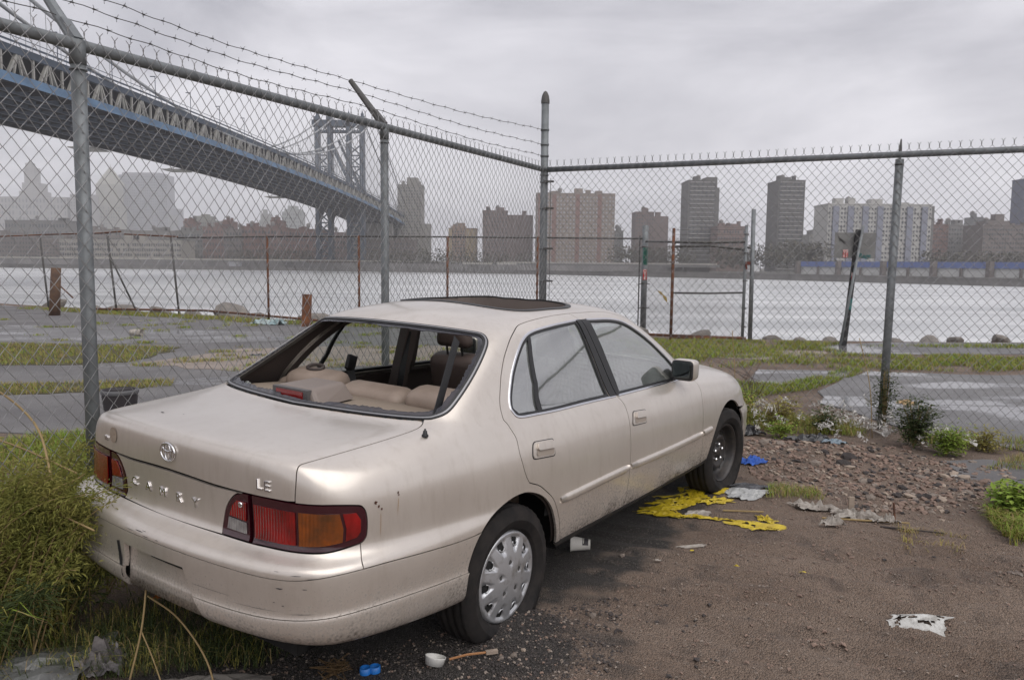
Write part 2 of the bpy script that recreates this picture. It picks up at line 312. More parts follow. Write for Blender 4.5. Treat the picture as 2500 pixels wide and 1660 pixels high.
def panel(name, poly, mt, parent, off=0., gap=.0022, thick=.012, holes=(), ds=.25, dt=.25, back=False, sub=.018, bulge=0., dent=None):
    """a sheet part: the region poly (s,t) of the body surface, off metres proud of it, with a turned-in rim"""
    poly=resample(inset(poly,gap),sub); hs=[resample(inset(h,-gap),sub) for h in holes]
    A=np.array(poly); lo=A.min(0); hi=A.max(0)
    gs=np.arange(lo[0]+ds*.5,hi[0],ds); gt=np.arange(lo[1]+dt*.5,hi[1],dt)
    G=np.array([(a,b) for a in gs for b in gt]) if len(gs) and len(gt) else np.zeros((0,2))
    loops=[A]+[np.array(h) for h in hs]
    if len(G):
        k=pip(G,A)
        for h in loops[1:]: k&=~pip(G,h)
        B=np.concatenate(loops); d=np.abs((G[:,None,:]-B[None])/np.array([ds,dt])).max(-1).min(1); k&=d>.35
        G=G[k]
    V=[];E=[]
    for l in loops:
        o=len(V); V+=[Vector((float(x),float(y))) for x,y in l]; E+=[(o+i,o+(i+1)%len(l)) for i in range(len(l))]
    V+=[Vector((float(x),float(y))) for x,y in G]
    r=geometry.delaunay_2d_cdt(V,E,[],0,1e-7)
    v=np.array([(q.x,q.y) for q in r[0]]); f=np.array([q for q in r[2] if len(q)==3])
    cen=v[f].mean(1); k=pip(cen,A)
    for h in loops[1:]: k&=~pip(cen,h)
    f=f[k]
    p,n,du,dv=surf(v[:,0],v[:,1],True)
    if bulge:
        B=np.concatenate(loops); pb=surf(B[:,0],B[:,1]); dd=np.sqrt(((p[:,None]-pb[None])**2).sum(-1)).min(1); off_=off+bulge*np.clip(dd/.03,0,1)**.5
        p=p+n*off_[:,None]
    else: p=p+n*off
    if dent is not None: p=dent(p,n)
    # face orientation
    fn=np.cross(p[f[:,1]]-p[f[:,0]],p[f[:,2]]-p[f[:,0]]); w=(fn*n[f].mean(1)).sum(1)<0
    f[w]=f[w][:,::-1]
    sgn=-1 if back else 1
    if back: f=f[:,::-1]
    VV=[tuple(x) for x in p]; NN=[tuple(x*sgn) for x in n]; FF=[tuple(map(int,q)) for q in f]
    if thick:
        # rim: boundary edges used once
        cnt={}
        for q in FF:
            for i in range(3):
                e=(q[i],q[(i+1)%3]); cnt[e]=1
        for (a,b) in list(cnt):
            if (b,a) in cnt: continue
            na=n[a]*sgn; nb=n[b]*sgn; e=p[b]-p[a]; o_=np.cross(e,na); L_=np.linalg.norm(o_)
            if L_<1e-9: continue
            o_/=L_; i=len(VV)
            VV+=[tuple(p[a]),tuple(p[b]),tuple(p[b]-nb*thick),tuple(p[a]-na*thick)]; NN+=[tuple(o_)]*4; FF.append((i+1,i,i+3,i+2))
    return mesh(name,VV,FF,mt,parent,True,NN)
def mirror(poly): return [(-a,b) for a,b in poly]
def ring(name, poly, w, mt, parent, off, thick=.006, gap=0.): # band of width w inside a closed outline
    return panel(name, inset(poly,gap), mt, parent, off, 0, thick, [inset(poly,gap+w)], ds=5, dt=5, sub=.012)
def xz2st(pts, s0, t0):
    out=[]; s,t=s0,t0
    for x,z in pts:
        for _ in range(40):
            p,_n,du,dv=surf(np.array(s),np.array(t),True); J=np.array([[du[0],dv[0]],[du[2],dv[2]]]); r=np.array([x-p[0],z-p[2]])
            d=np.linalg.lstsq(J,r,rcond=None)[0]; d=np.clip(d,-.5,.5); s+=d[0]; t=min(max(t+d[1],8),NT-1.01)
        out.append((float(s),float(t)))
    return out
def strip(name, pts, w, h, mt, parent, n=8, ends=True):
    """rounded moulding w tall, h proud, along an st polyline"""
    S=crom(pts,n=6); A=np.array(S); p,nn,du,dv=surf(A[:,0],A[:,1],True); b=MB(); k=len(A); V=[];F=[]
    for i in range(k):
        d=p[min(i+1,k-1)]-p[max(i-1,0)]; d/=np.linalg.norm(d); u=np.cross(d,nn[i]); u/=np.linalg.norm(u)
        e=1.0
        if ends: e=min(1,.72+.28*min(i,k-1-i)/1.0)
        for j in range(n+1):
            a=math.pi*j/n; V.append(p[i]+u*math.cos(a)*w/2*e+nn[i]*(math.sin(a)**.6*h*e-.002))
    for i in range(k-1):
        for j in range(n): F.append((i*(n+1)+j,i*(n+1)+j+1,(i+1)*(n+1)+j+1,(i+1)*(n+1)+j))
    if ends: F.append(tuple(range(n+1))); F.append(tuple((k-1)*(n+1)+j for j in range(n+1))[::-1])
    return mesh(name,V,F,mt,parent,True)

# materials -------------------------------------------------------
def paint_material():
    m = mat('champagne_paint',(.665,.612,.555),.33,.62,col2=(.615,.56,.505),scale=3,coat=.8)
    t,b = nodes_of(m); K=t.links.new; N=t.nodes.new
    b.inputs['Coat Roughness'].default_value=.10; b.inputs['Coat IOR'].default_value=1.6
    tc=N('ShaderNodeTexCoord'); sp=N('ShaderNodeSeparateXYZ'); K(tc.outputs['Object'],sp.inputs[0])
    # road dirt: speckle that thickens towards the sills and the bumper skirt
    h=N('ShaderNodeMapRange'); h.inputs['From Min'].default_value=.62; h.inputs['From Max'].default_value=.26; K(sp.outputs['Z'],h.inputs['Value'])
    n1=N('ShaderNodeTexNoise'); n1.inputs['Scale'].default_value=90; n1.inputs['Detail'].default_value=5; K(tc.outputs['Object'],n1.inputs['Vector'])
    n2=N('ShaderNodeTexNoise'); n2.inputs['Scale'].default_value=5; n2.inputs['Detail'].default_value=6; K(tc.outputs['Object'],n2.inputs['Vector'])
    a=N('ShaderNodeMath');a.operation='MULTIPLY';K(h.outputs[0],a.inputs[0]);K(n2.outputs['Fac'],a.inputs[1])
    r=N('ShaderNodeMath');r.operation='ADD';K(a.outputs[0],r.inputs[0]);K(n1.outputs['Fac'],r.inputs[1])
    q=N('ShaderNodeMapRange');q.inputs['From Min'].default_value=.72;q.inputs['From Max'].default_value=1.12;K(r.outputs[0],q.inputs['Value'])
    old=b.inputs['Base Color'].links[0].from_socket
    x=N('ShaderNodeMix');x.data_type='RGBA';K(old,x.inputs['A']);x.inputs['B'].default_value=(.075,.06,.048,1);K(q.outputs[0],x.inputs['Factor']);K(x.outputs['Result'],b.inputs['Base Color'])
    def inv(sock,k,to):
        y=N('ShaderNodeMapRange');y.inputs['To Min'].default_value=k;y.inputs['To Max'].default_value=to;K(q.outputs[0],y.inputs['Value']);K(y.outputs[0],b.inputs[sock])
    inv('Metallic',.62,.0);inv('Coat Weight',.6,.1);inv('Roughness',.33,.75)
    mp_=N('ShaderNodeMapping');mp_.inputs['Scale'].default_value=(3.5,3.5,.7);K(tc.outputs['Object'],mp_.inputs['Vector']);n4=N('ShaderNodeTexNoise');n4.inputs['Scale'].default_value=6;n4.inputs['Detail'].default_value=9;n4.inputs['Roughness'].default_value=.7;K(mp_.outputs[0],n4.inputs['Vector'])
    d4=N('ShaderNodeMapRange');d4.inputs['From Min'].default_value=.50;d4.inputs['From Max'].default_value=.78;d4.inputs['To Max'].default_value=.42;K(n4.outputs['Fac'],d4.inputs['Value'])
    x4=N('ShaderNodeMix');x4.data_type='RGBA';K(x.outputs['Result'],x4.inputs['A']);x4.inputs['B'].default_value=(.46,.40,.335,1);K(d4.outputs[0],x4.inputs['Factor']);K(x4.outputs['Result'],b.inputs['Base Color'])
    cr=N('ShaderNodeMapRange');cr.inputs['From Max'].default_value=.42;cr.inputs['To Min'].default_value=.09;cr.inputs['To Max'].default_value=.34;K(d4.outputs[0],cr.inputs['Value']);K(cr.outputs[0],b.inputs['Coat Roughness'])
    # faint waviness + settled dust
    n3=N('ShaderNodeTexNoise');n3.inputs['Scale'].default_value=2.2;n3.inputs['Detail'].default_value=2;K(tc.outputs['Object'],n3.inputs['Vector'])
    bp=N('ShaderNodeBump');bp.inputs['Distance'].default_value=.0015;bp.inputs['Strength'].default_value=.5;K(n3.outputs['Fac'],bp.inputs['Height']);K(bp.outputs[0],b.inputs['Normal'])
    return m
PAINT=paint_material()
BLACK=mat('black_trim',(.012,.012,.013),.45)
RUBBER=mat('tyre_rubber',(.013,.0125,.013),.85,spec=.2,col2=(.032,.028,.026),scale=9,bump=.0008,bscale=60)
CHROME=mat('chrome_trim',(.78,.78,.80),.14,1)
SILVER=mat('hubcap_silver',(.52,.53,.55),.38,.7,col2=(.20,.18,.15),scale=14,lo=.5,hi=.8)
DARK=mat('dark_cavity',(.006,.006,.006),.9)
STEEL=mat('black_steel_wheel',(.025,.025,.027),.42,.2,col2=(.06,.05,.045),scale=20)
LINER=mat('brown_interior_plastic',(.052,.040,.036),.6,bump=.0004,bscale=300)
SEAT=mat('tan_leather',(.30,.235,.19),.55,col2=(.22,.17,.135),scale=5,bump=.0012,bscale=90)
SHELF=mat('tan_shelf_carpet',(.25,.20,.155),.85,bump=.001,bscale=400)
DKSEAT=mat('brown_headrest_leather',(.085,.062,.055),.5,bump=.0006,bscale=120)
REDL=mat('red_lens',(.26,.003,.003),.10,0,col2=(.09,.002,.002),scale=9,coat=1)
AMBL=mat('amber_lens',(.27,.060,.004),.10,0,col2=(.085,.028,.006),scale=9,coat=1)
DREDL=mat('dark_red_lens',(.035,.003,.008),.12,0,coat=1)
CLRL=mat('reversing_lens',(.30,.29,.28),.2,0,col2=(.16,.15,.15),scale=20,coat=1)
for m_ in (REDL,AMBL,CLRL):          # moulded ribs inside the lenses
    t_,b_=nodes_of(m_); tc_=t_.nodes.new('ShaderNodeTexCoord'); w_=t_.nodes.new('ShaderNodeTexWave'); w_.inputs['Scale'].default_value=26; w_.inputs['Distortion'].default_value=.3; w_.bands_direction='Y'
    u_=t_.nodes.new('ShaderNodeBump'); u_.inputs['Distance'].default_value=.0025; u_.inputs['Strength'].default_value=.7
    t_.links.new(tc_.outputs['Object'],w_.inputs['Vector']); t_.links.new(w_.outputs['Fac'],u_.inputs['Height']); t_.links.new(u_.outputs[0],b_.inputs['Normal'])
def glass_material(name,tint,dirt,f0=.05,dcol=(.42,.45,.43)):
    m=bpy.data.materials.new(name);m.use_nodes=True;t=m.node_tree;t.nodes.clear();N=t.nodes.new;K=t.links.new
    o=N('ShaderNodeOutputMaterial');tr=N('ShaderNodeBsdfTransparent');tr.inputs[0].default_value=(*tint,1);gl=N('ShaderNodeBsdfGlossy');gl.inputs['Roughness'].default_value=.03
    lw=N('ShaderNodeLayerWeight');lw.inputs['Blend'].default_value=.5;pw=N('ShaderNodeMath');pw.operation='POWER';pw.inputs[1].default_value=4.;K(lw.outputs['Facing'],pw.inputs[0])
    fr=N('ShaderNodeMapRange');fr.inputs['To Min'].default_value=f0;fr.inputs['To Max'].default_value=1.;K(pw.outputs[0],fr.inputs['Value']);mx=N('ShaderNodeMixShader');K(fr.outputs[0],mx.inputs[0]);K(tr.outputs[0],mx.inputs[1]);K(gl.outputs[0],mx.inputs[2])
    df=N('ShaderNodeBsdfDiffuse');df.inputs[0].default_value=(*dcol,1);tc=N('ShaderNodeTexCoord');nz=N('ShaderNodeTexNoise');nz.inputs['Scale'].default_value=4;nz.inputs['Detail'].default_value=8;K(tc.outputs['Object'],nz.inputs['Vector'])
    mr=N('ShaderNodeMapRange');mr.inputs['From Min'].default_value=.3;mr.inputs['From Max'].default_value=.75;mr.inputs['To Min'].default_value=dirt*.6;mr.inputs['To Max'].default_value=dirt*1.4;K(nz.outputs['Fac'],mr.inputs['Value'])
    m2=N('ShaderNodeMixShader');K(mr.outputs[0],m2.inputs[0]);K(mx.outputs[0],m2.inputs[1]);K(df.outputs[0],m2.inputs[2]);K(m2.outputs[0],o.inputs['Surface'])
    return m
GLASS=glass_material('dirty_window_glass',(.58,.68,.63),.12,.50,(.60,.64,.61))
GLASSL=glass_material('clear_window_glass',(.86,.90,.87),.05)
SHARD=glass_material('broken_tinted_glass',(.25,.26,.30),.35,.06,(.10,.10,.12))

# root: the car sits a little nose-up and leans to its flat right-hand tyres
car = empty('sedan_car')
CARM = Matrix.Rotation(R(54.75),4,'Z') @ Matrix.Rotation(R(-.82),4,'Y') @ Matrix.Rotation(R(1.28),4,'X')
CARM.translation = (-.703,3.840,0)
car.matrix_world = CARM
tag(car,'abandoned champagne beige four-door sedan with its rear window smashed out','car')

# outlines (s,t) --------------------------------------------------
RW=[(0,3.67),(1.042,3.65),(1.965,3.614),(2.516,3.633),(2.906,3.909),(3.137,4.293),(3.295,5.111),(3.297,5.938),(3.204,6.552),(2.91,6.94),(2.623,7.078),(1.552,7.153),(.537,7.211),(0,7.30)]
RWs=crom(RW[:3],n=4)[:-1]+crom(RW[2:12],n=4)[:-1]+crom(RW[11:],n=4)
RW_FULL=[tuple(p) for p in RWs]+[(-a,b) for a,b in RWs[::-1][1:-1]]
RDC=[(7.739,19.847),(7.677,18.46),(7.595,17.197),(7.469,15.392),(7.27,14.05),(7.029,13.512)]
RDU=[(7.029,13.512),(6.942,12.968),(6.789,11.754),(6.505,10.066),(6.025,8.74),(5.688,7.974),(5.403,6.604),(5.173,5.759),(4.855,5.075),(4.6,4.418),(4.64,3.6),(5.2,2.82),(5.996,2.58),(7.277,2.461),(9.09,2.375)]
FDU=[(9.09,2.375),(9.7,2.40),(10.641,2.55),(11.217,2.968),(11.6,3.6),(11.86,4.4),(11.97,5.2),(11.95,6.0),(11.80,6.9),(11.76,7.6),(11.749,8.691)]
BCUT=[(9.09,2.375),(9.112,3.073),(9.196,7.263),(9.247,9.796),(9.245,12.526),(9.208,15.88),(9.215,21.1)]
FCUT=[(11.749,8.691),(11.56,10.4),(11.47,12.5),(11.429,15.915),(11.542,21.1)]
T=lambda L:[tuple(p) for p in L]
rdc=T(crom(RDC,n=3)); rdu=T(crom(RDU,n=4)); fdu=T(crom(FDU,n=4)); bcut=T(crom(BCUT,n=4)); fcut=T(crom(FCUT,n=4))
REAR_DOOR=[(7.80,21.1)]+rdc[:-1]+rdu[:-1]+bcut
FRONT_DOOR=bcut[::-1][:-1]+fdu[:-1]+fcut
WR_top=[(6.177,8.053),(5.888,7.283),(5.72,6.458),(5.571,5.689),(5.444,5.079),(5.446,4.478),(5.611,3.92),(6.104,3.467),(7.284,3.286),(8.86,3.12)]
WIN_R=T(crom(WR_top,n=3))+[(8.93,5.2),(9.0,7.36)]+T(crom([(9.0,7.40),(8.047,7.42),(6.766,7.9),(6.177,8.053)],n=3))[1:-1]
WF_top=[(9.45,3.13),(10.335,3.325),(10.854,3.614),(11.182,4.003),(11.43,4.6),(11.56,5.3),(11.60,6.0),(11.48,6.9),(11.30,7.22)]
WIN_F=T(crom(WF_top,n=3))+T(crom([(11.30,7.24),(9.975,7.36),(9.27,7.40)],n=3))[1:]+[(9.33,5.2)]
LIDS=[(2.667,7.334),(2.784,7.859),(2.812,8.271),(2.729,8.905),(2.633,9.402),(2.484,10.152),(2.392,10.58),(2.381,10.816),(2.389,11.174),(2.41,11.912),(2.39,12.765)]
LB=[(2.39,12.80),(1.916,12.84),(1.53,12.86),(.897,12.85),(.379,12.79),(0,12.77)]
LAMPO=[(1.545,12.85),(2.39,12.818),(2.817,12.757),(3.329,12.665),(3.744,12.678),(3.855,12.809),(3.917,13.062),(3.946,13.445),(3.943,13.851),(3.916,14.175),(3.807,14.408),(3.502,14.548),(3.071,14.747),(2.646,14.817),(2.155,14.85),(1.854,14.85),(1.576,14.87)]
LAMPI=[(1.52,12.86),(1.392,12.875),(1.274,12.971),(1.174,13.192),(1.094,13.482),(1.05,13.822),(1.022,14.349),(1.041,14.828),(1.55,14.87)]
lids=T(crom(LIDS,n=3)); lb=T(crom(LB,n=3)); lampo=T(crom(LAMPO[1:],n=3))
GRO=[(6.084,17.065),(5.672,17.06),(5.028,16.86),(4.41,16.70),(3.909,16.70),(3.409,16.76),(2.815,16.96),(2.45,17.06),(2.012,17.08),(1.425,17.02),(.833,16.98),(0,16.94)]
gro=T(crom(GRO,n=3))
ARX=[(-.345,.30),(-.352,.36),(-.340,.43),(-.305,.505),(-.252,.560),(-.173,.600),(-.043,.634),(.05,.640),(.123,.628),(.211,.590),(.276,.528),(.325,.445),(.362,.36),(.385,.295)]
arch=xz2st(T(crom(ARX,n=3)),6.0,21.0)
gi=min(range(len(arch)),key=lambda i:abs(arch[i][1]-17.065) if arch[i][0]<6.6 else 9)
def circ(cx,cz,r,a0,a1,n): return [(cx+r*math.cos(a0+(a1-a0)*i/n),cz+r*math.sin(a0+(a1-a0)*i/n)) for i in range(n+1)]
farch=xz2st(circ(2.665,.285,.37,R(176),R(6),30),11.88,20.5)
def sun_t(s):
    lo,hi=0.,2.4
    for _ in range(40):
        t=(lo+hi)/2; p=surf(np.array(float(s)),np.array(t)); v=(abs(p[0]-.90)/.36)**4+(abs(p[1]-(-.02))/.44)**4
        if v<1: lo=t
        else: hi=t
    return lo
SUNR=[(s,sun_t(s)) for s in np.linspace(0,17,86)]
WS=[(17,3.42),(14.5,3.42),(13.6,3.40),(13.0,3.50),(12.72,3.75),(12.60,4.2),(12.62,5.2),(12.72,6.2),(12.86,7.05)]
ws=T(crom(WS,n=4))
BODY=SUNR+[(17,2.4)]+ws+[(12.5,7.3),(12.1,7.45),(11.76,7.6)]+fdu[::-1][5:]+rdu[::-1][1:]+rdc[::-1][1:]+[(7.80,21.1)]
BODY+=arch[::-1][:len(arch)-gi]+gro[1:13]+[(3.85,15.56),(3.807,14.43)]+lampo[:27][::-1]+lids[::-1]+T(RWs[:41][::-1])
both=lambda f:(f(1),f(-1))
def half(name,poly,mt,par,**k):
    a=panel(name,poly,mt,par,**k); b=panel(name,mirror(poly),mt,par,**k); return a,b
# body shell: roof, pillars and rear wings
def joined(name, objs):
    me=objs[0].data; bm=bmesh.new()
    V=[];F=[];N=[]
    for o in objs:
        k=len(V); V+=[tuple(v.co) for v in o.data.vertices]; F+=[tuple(i+k for i in p.vertices) for p in o.data.polygons]
        nn=[None]*len(o.data.vertices); cn=o.data.corner_normals
        for l in o.data.loops: nn[l.vertex_index]=tuple(cn[l.index].vector)
        N+=[n or (0,0,1) for n in nn]
    par=objs[0].parent; mt=objs[0].data.materials[0]
    for o in objs: bpy.data.objects.remove(o)
    bm.free()
    return mesh(name,V,F,mt,par,True,N)
body=joined('body_shell',half('body_shell',BODY,PAINT,car))
joined('headliner',half('headliner',BODY,LINER,car,off=-.028,thick=0,back=True,gap=-.004))
# rear bumper ledge, skirt
bl=gro[12:]; LEDGE=bl+[(0,14.92)]+T(crom([(.608,14.86),(1.041,14.86),(1.576,14.90),(1.854,14.88),(2.155,14.88),(2.646,14.85),(3.071,14.78),(3.502,14.58),(3.807,14.43)],n=3))+[(3.85,15.56)]
LEDGE_FULL=LEDGE[:len(bl)]+[(-a,b) for a,b in LEDGE[:len(bl)]][::-1][1:]+[(-a,b) for a,b in LEDGE[len(bl)+1:]][::-1]+LEDGE[len(bl)+1:]
bump=empty('rear_bumper',parent=car)
panel('bumper_ledge',LEDGE_FULL,PAINT,bump,gap=.0015)
SK=gro+[(-a,b) for a,b in gro[::-1][1:]]; low=[arch[i] for i in range(gi,-1,-1)]
CR=19.62
up=[p for p in low if p[1]<CR-.1]; dn=[p for p in low if p[1]>CR+.1]
PLATE=[(-.44,17.75),(.70,17.75),(.78,18.6),(.88,19.6),(.98,21.0),(1.04,23.1),(-.46,23.1)]
mid=lambda a,b,t,n=24:[(a+(b-a)*i/n,t) for i in range(n+1)]
SKIRT=SK+[(-a,b) for a,b in up]+mid(-dn[0][0]-.03,-.46,CR)+[(-.44,17.75),(.70,17.75),(.78,18.6)]+mid(.87,dn[0][0]+.03,CR)+up[::-1]
panel('bumper_skirt',SKIRT,PAINT,bump,gap=.0012,thick=.02,dt=.2)
VAL=mid(.89,dn[0][0]+.03,CR)+dn+[(5.6,22.8),(4.4,23.1),(3,23.2),(1.07,23.2),(1.0,21.0)]
panel('bumper_valance',VAL,PAINT,bump,off=.006,gap=.001,thick=.02,dt=.2)
VAL=mid(.48,dn[0][0]+.03,CR)+dn+[(5.6,22.8),(4.4,23.1),(3,23.2),(.50,23.2)]
panel('bumper_valance',mirror(VAL),PAINT,bump,off=.006,gap=.001,thick=.02,dt=.2)
def _flat(p,n): p=p.copy(); p[:,0]=-1.146+.07*p[:,1]**2+.02*(p[:,2]-.5); return p
panel('number_plate_recess',PLATE,PAINT,bump,off=-.02,gap=-.004,thick=0,dent=_flat)
# torn edge left of the plate recess
panel('bumper_tear',[(-.60,17.75),(-.54,17.70),(-.50,18.8),(-.47,20.6),(-.44,22.0),(-.50,20.9),(-.56,19.2)],DARK,bump,off=.002,gap=0,thick=0)
panel('bumper_tear',[(.02,17.86),(.40,17.84),(.72,17.86),(.74,18.02),(.40,18.0),(.05,17.98)],DARK,bump,off=-.017,gap=0,thick=0)
# trunk lid, tail panel
LID=lids+lb[1:]+[(-a,b) for a,b in lb[::-1][1:-1]]+[(-a,b) for a,b in lids[::-1]]+[(-2.5,7.22),(-1.55,7.28),(-.54,7.34),(0,7.40),(.54,7.34),(1.55,7.28),(2.5,7.22)]
lid=panel('trunk_lid',LID,PAINT,car,gap=.0024)
li=T(crom(LAMPI[1:-1],n=3))
TAIL=[(0,12.84),(.4,12.86),(.9,12.92),(1.36,12.92)]+li[2:]+[(.6,14.86),(0,14.9)]
TAILF=TAIL+[(-a,b) for a,b in TAIL[::-1][1:-1]]
panel('tail_panel',TAILF,PAINT,car,gap=.002)
# lamps
def lamp(sg):
    Q=lambda L:[(sg*a,b) for a,b in L]
    e=empty('tail_lamp',parent=car)
    panel('lamp_housing',Q([(1.55,12.86)]+lampo+[(1.58,14.86)]),DREDL,e,off=.002,gap=.003,thick=.02,bulge=.004)
    panel('red_lens',Q([(1.60,13.12),(2.1,13.10),(2.42,13.08),(2.43,14.45),(2.1,14.50),(1.62,14.52)]),REDL,e,off=.0095,gap=.003,thick=.003)
    panel('amber_lens',Q([(2.46,13.08),(3.0,13.04),(3.36,13.0),(3.44,13.6),(3.42,14.20),(3.0,14.36),(2.47,14.45)]),AMBL,e,off=.0095,gap=.002,thick=.003)
    panel('side_lens',Q([(3.40,13.0),(3.70,12.98),(3.80,13.3),(3.80,13.8),(3.72,14.05),(3.46,14.18),(3.48,13.6)]),REDL,e,off=.0095,gap=.002,thick=.003)
    panel('lamp_housing',Q([(1.50,12.87)]+li+[(1.53,14.86)]),DREDL,e,off=.002,gap=.003,thick=.02,bulge=.003)
    panel('red_lens',Q([(1.47,13.15),(1.30,13.15),(1.22,13.35),(1.16,13.72),(1.46,13.80)]),REDL,e,off=.008,gap=.001,thick=.003)
    panel('reversing_lens',Q([(1.15,13.76),(1.47,13.84),(1.48,14.40),(1.12,14.34)]),CLRL,e,off=.008,gap=.002,thick=.003)
    return e
lamp(1);lamp(-1)
# front doors, rear doors
def door(sg,front):
    Q=lambda L:[(sg*a,b) for a,b in L]
    e=empty('front_door' if front else 'rear_door',parent=car)
    W=WIN_F if front else WIN_R; D=FRONT_DOOR if front else REAR_DOOR
    panel('door_skin',Q(D),PAINT,e,holes=[Q(W)],gap=.0024,thick=.014)
    panel('door_lining',Q([p for p in D]),LINER,e,holes=[Q(inset(W,.012))],off=-.045,gap=.012,thick=0,back=True)
    strip('window_chrome',Q((WF_top+[(10.6,7.32),(9.975,7.36),(9.24,7.43)]) if front else ([(9.16,7.43),(8.047,7.44),(6.766,7.92)]+WR_top+[(9.10,3.10)])),.015,.006,CHROME,e,ends=False)
    ring('window_seal',Q(inset(W,.002)),.016,BLACK,e,.001,.010)
    G=GLASS if sg>0 else GLASSL
    panel('window_glass',Q(W),G,e,off=-.006,gap=.014,thick=0,ds=.4,dt=.4)
    if front: panel('pillar_applique',Q([(9.12,3.12),(9.43,3.13),(9.32,5.2),(9.265,7.38),(9.21,7.42),(9.16,5.2)]),BLACK,e,off=.005,gap=.001,thick=.006)
    else:
        panel('pillar_applique',Q([(8.86,3.12),(9.10,3.10),(9.145,5.2),(9.195,7.38),(9.02,7.38),(8.94,5.2)]),BLACK,e,off=.005,gap=.001,thick=.006)
        panel('window_divider',Q([(5.79,3.50),(6.01,3.48),(6.305,4.706),(6.592,5.638),(6.80,7.75),(6.68,7.80),(6.46,5.629),(6.132,4.689)]),BLACK,e,off=.002,gap=.001,thick=.008)
    z=[(7.67,16.66),(8.4,16.15),(9.187,15.83)] if not front else [(9.24,15.83),(10.3,15.95),(11.40,16.1)]
    strip('side_moulding',Q(z),.040,.016,PAINT,e)
    # handle: raised surround, pocket coloured for its recess shade, flap
    c=np.array([(6.945,10.746),(7.368,10.813),(7.485,12.122),(7.046,12.043)] if not front else [(9.389,10.333),(9.71,10.519),(9.681,11.806),(9.323,11.685)])
    def rr(u0,u1,v0,v1,rad=.16):
        o=[]
        for (cx,cy,a) in ((u1-rad*.5,v1-rad,0),(u0+rad*.5,v1-rad,90),(u0+rad*.5,v0+rad,180),(u1-rad*.5,v0+rad,270)):
            for k in range(5):
                t=R(a+k*22.5); o.append((cx+rad*.5*math.cos(t),cy+rad*math.sin(t)))
        B=[]
        for u,v in o: B.append(tuple((1-v)*((1-u)*c[0]+u*c[1])+v*((1-u)*c[3]+u*c[2])))
        return B
    h=panel('door_handle',Q(rr(0,1,0,1,.22)),PAINT,e,off=.004,gap=0,thick=.006,bulge=.003)
    ring('handle_gasket',Q(rr(-.03,1.03,-.06,1.06,.22)),.0045,BLACK,h,.0015,.004)
    panel('handle_pocket',Q(rr(.14,.95,.40,.90)),mat('handle_pocket_shade',(.30,.255,.215),.5),h,off=.0076,gap=0,thick=0)
    panel('handle_flap',Q(rr(.16,.97,.10,.56)),PAINT,h,off=.016,gap=0,thick=.010,bulge=.003)
    return e
for sg in (1,-1): door(sg,False);door(sg,True)
# rocker panels, fenders, hood, front end
SILL=mat('black_sill',(.02,.019,.018),.7,col2=(.09,.075,.06),scale=16,lo=.55,hi=.75)
half('rocker_panel',[(7.70,21.16),(9.2,21.16),(11.55,21.16),(11.86,20.9),(11.95,22.0),(11.8,23.9),(9.2,23.9),(7.9,23.9)],SILL,car,gap=.0015)
hood_e=T(crom([(12.95,7.55),(13.5,8.5),(14.2,9.45),(14.9,10.35),(15.35,10.95)],n=4))
FEND=[(11.56,21.1)]+fcut[::-1][1:]+[(11.76,7.6),(12.1,7.45),(12.5,7.3),(12.9,7.12)]+hood_e+[(14.75,11.2),(14.45,12.6),(14.42,14.6),(13.64,15.1)]
fi=[i for i,p in enumerate(farch) if p[0]>12.6 and p[1]>15.1][0]
FEND+=farch[:fi][::-1]
half('front_fender',FEND,PAINT,car,dt=.3)
strip('side_moulding',[(11.46,16.12),(11.62,16.1),(11.80,16.08)],.040,.016,PAINT,car)
strip('side_moulding',mirror([(11.46,16.12),(11.62,16.1),(11.80,16.08)]),.040,.016,PAINT,car)
HOOD=hood_e+[(16,11.05),(17,11.1),(18,11.05)]+[(34-a,b) for a,b in hood_e[::-1]]+[(20.3,7.55),(18.5,7.5),(17,7.45),(15.5,7.5),(13.7,7.55)]
panel('hood',HOOD,PAINT,car,dt=.35)
panel('windshield',ws[::-1]+[(34-a,b) for a,b in ws[1:]]+[(20.3,7.25),(17,7.35),(13.7,7.25)],GLASSL,car,off=-.004,gap=.004,thick=0,ds=.5,dt=.5)
FB=[farch[i] for i in range(fi,len(farch))]
FBUMP=[(13.64,15.14),(14.42,14.66),(15.5,14.62),(17,14.6)]+[(18.5,14.62),(19.58,14.66),(20.36,15.14)]+[(34-a,b) for a,b in FB]+[(20.2,22.9),(17,23.1),(13.8,22.9)]+FB[::-1]
panel('front_bumper',FBUMP,PAINT,car,dt=.35)
for sg in (1,-1):
    q=[(14.8,11.25),(15.35,11.05),(16.2,11.12),(16.2,14.5),(14.5,14.55),(14.52,12.6)]
    panel('headlamp',[(sg*a,b) for a,b in q],mat('headlamp_lens',(.6,.62,.63),.08,coat=1),car,gap=.003,bulge=.004)
panel('grille',[(16.26,11.15),(17,11.18),(17.74,11.15),(17.74,14.5),(17,14.5),(16.26,14.5)],BLACK,car,off=-.006)
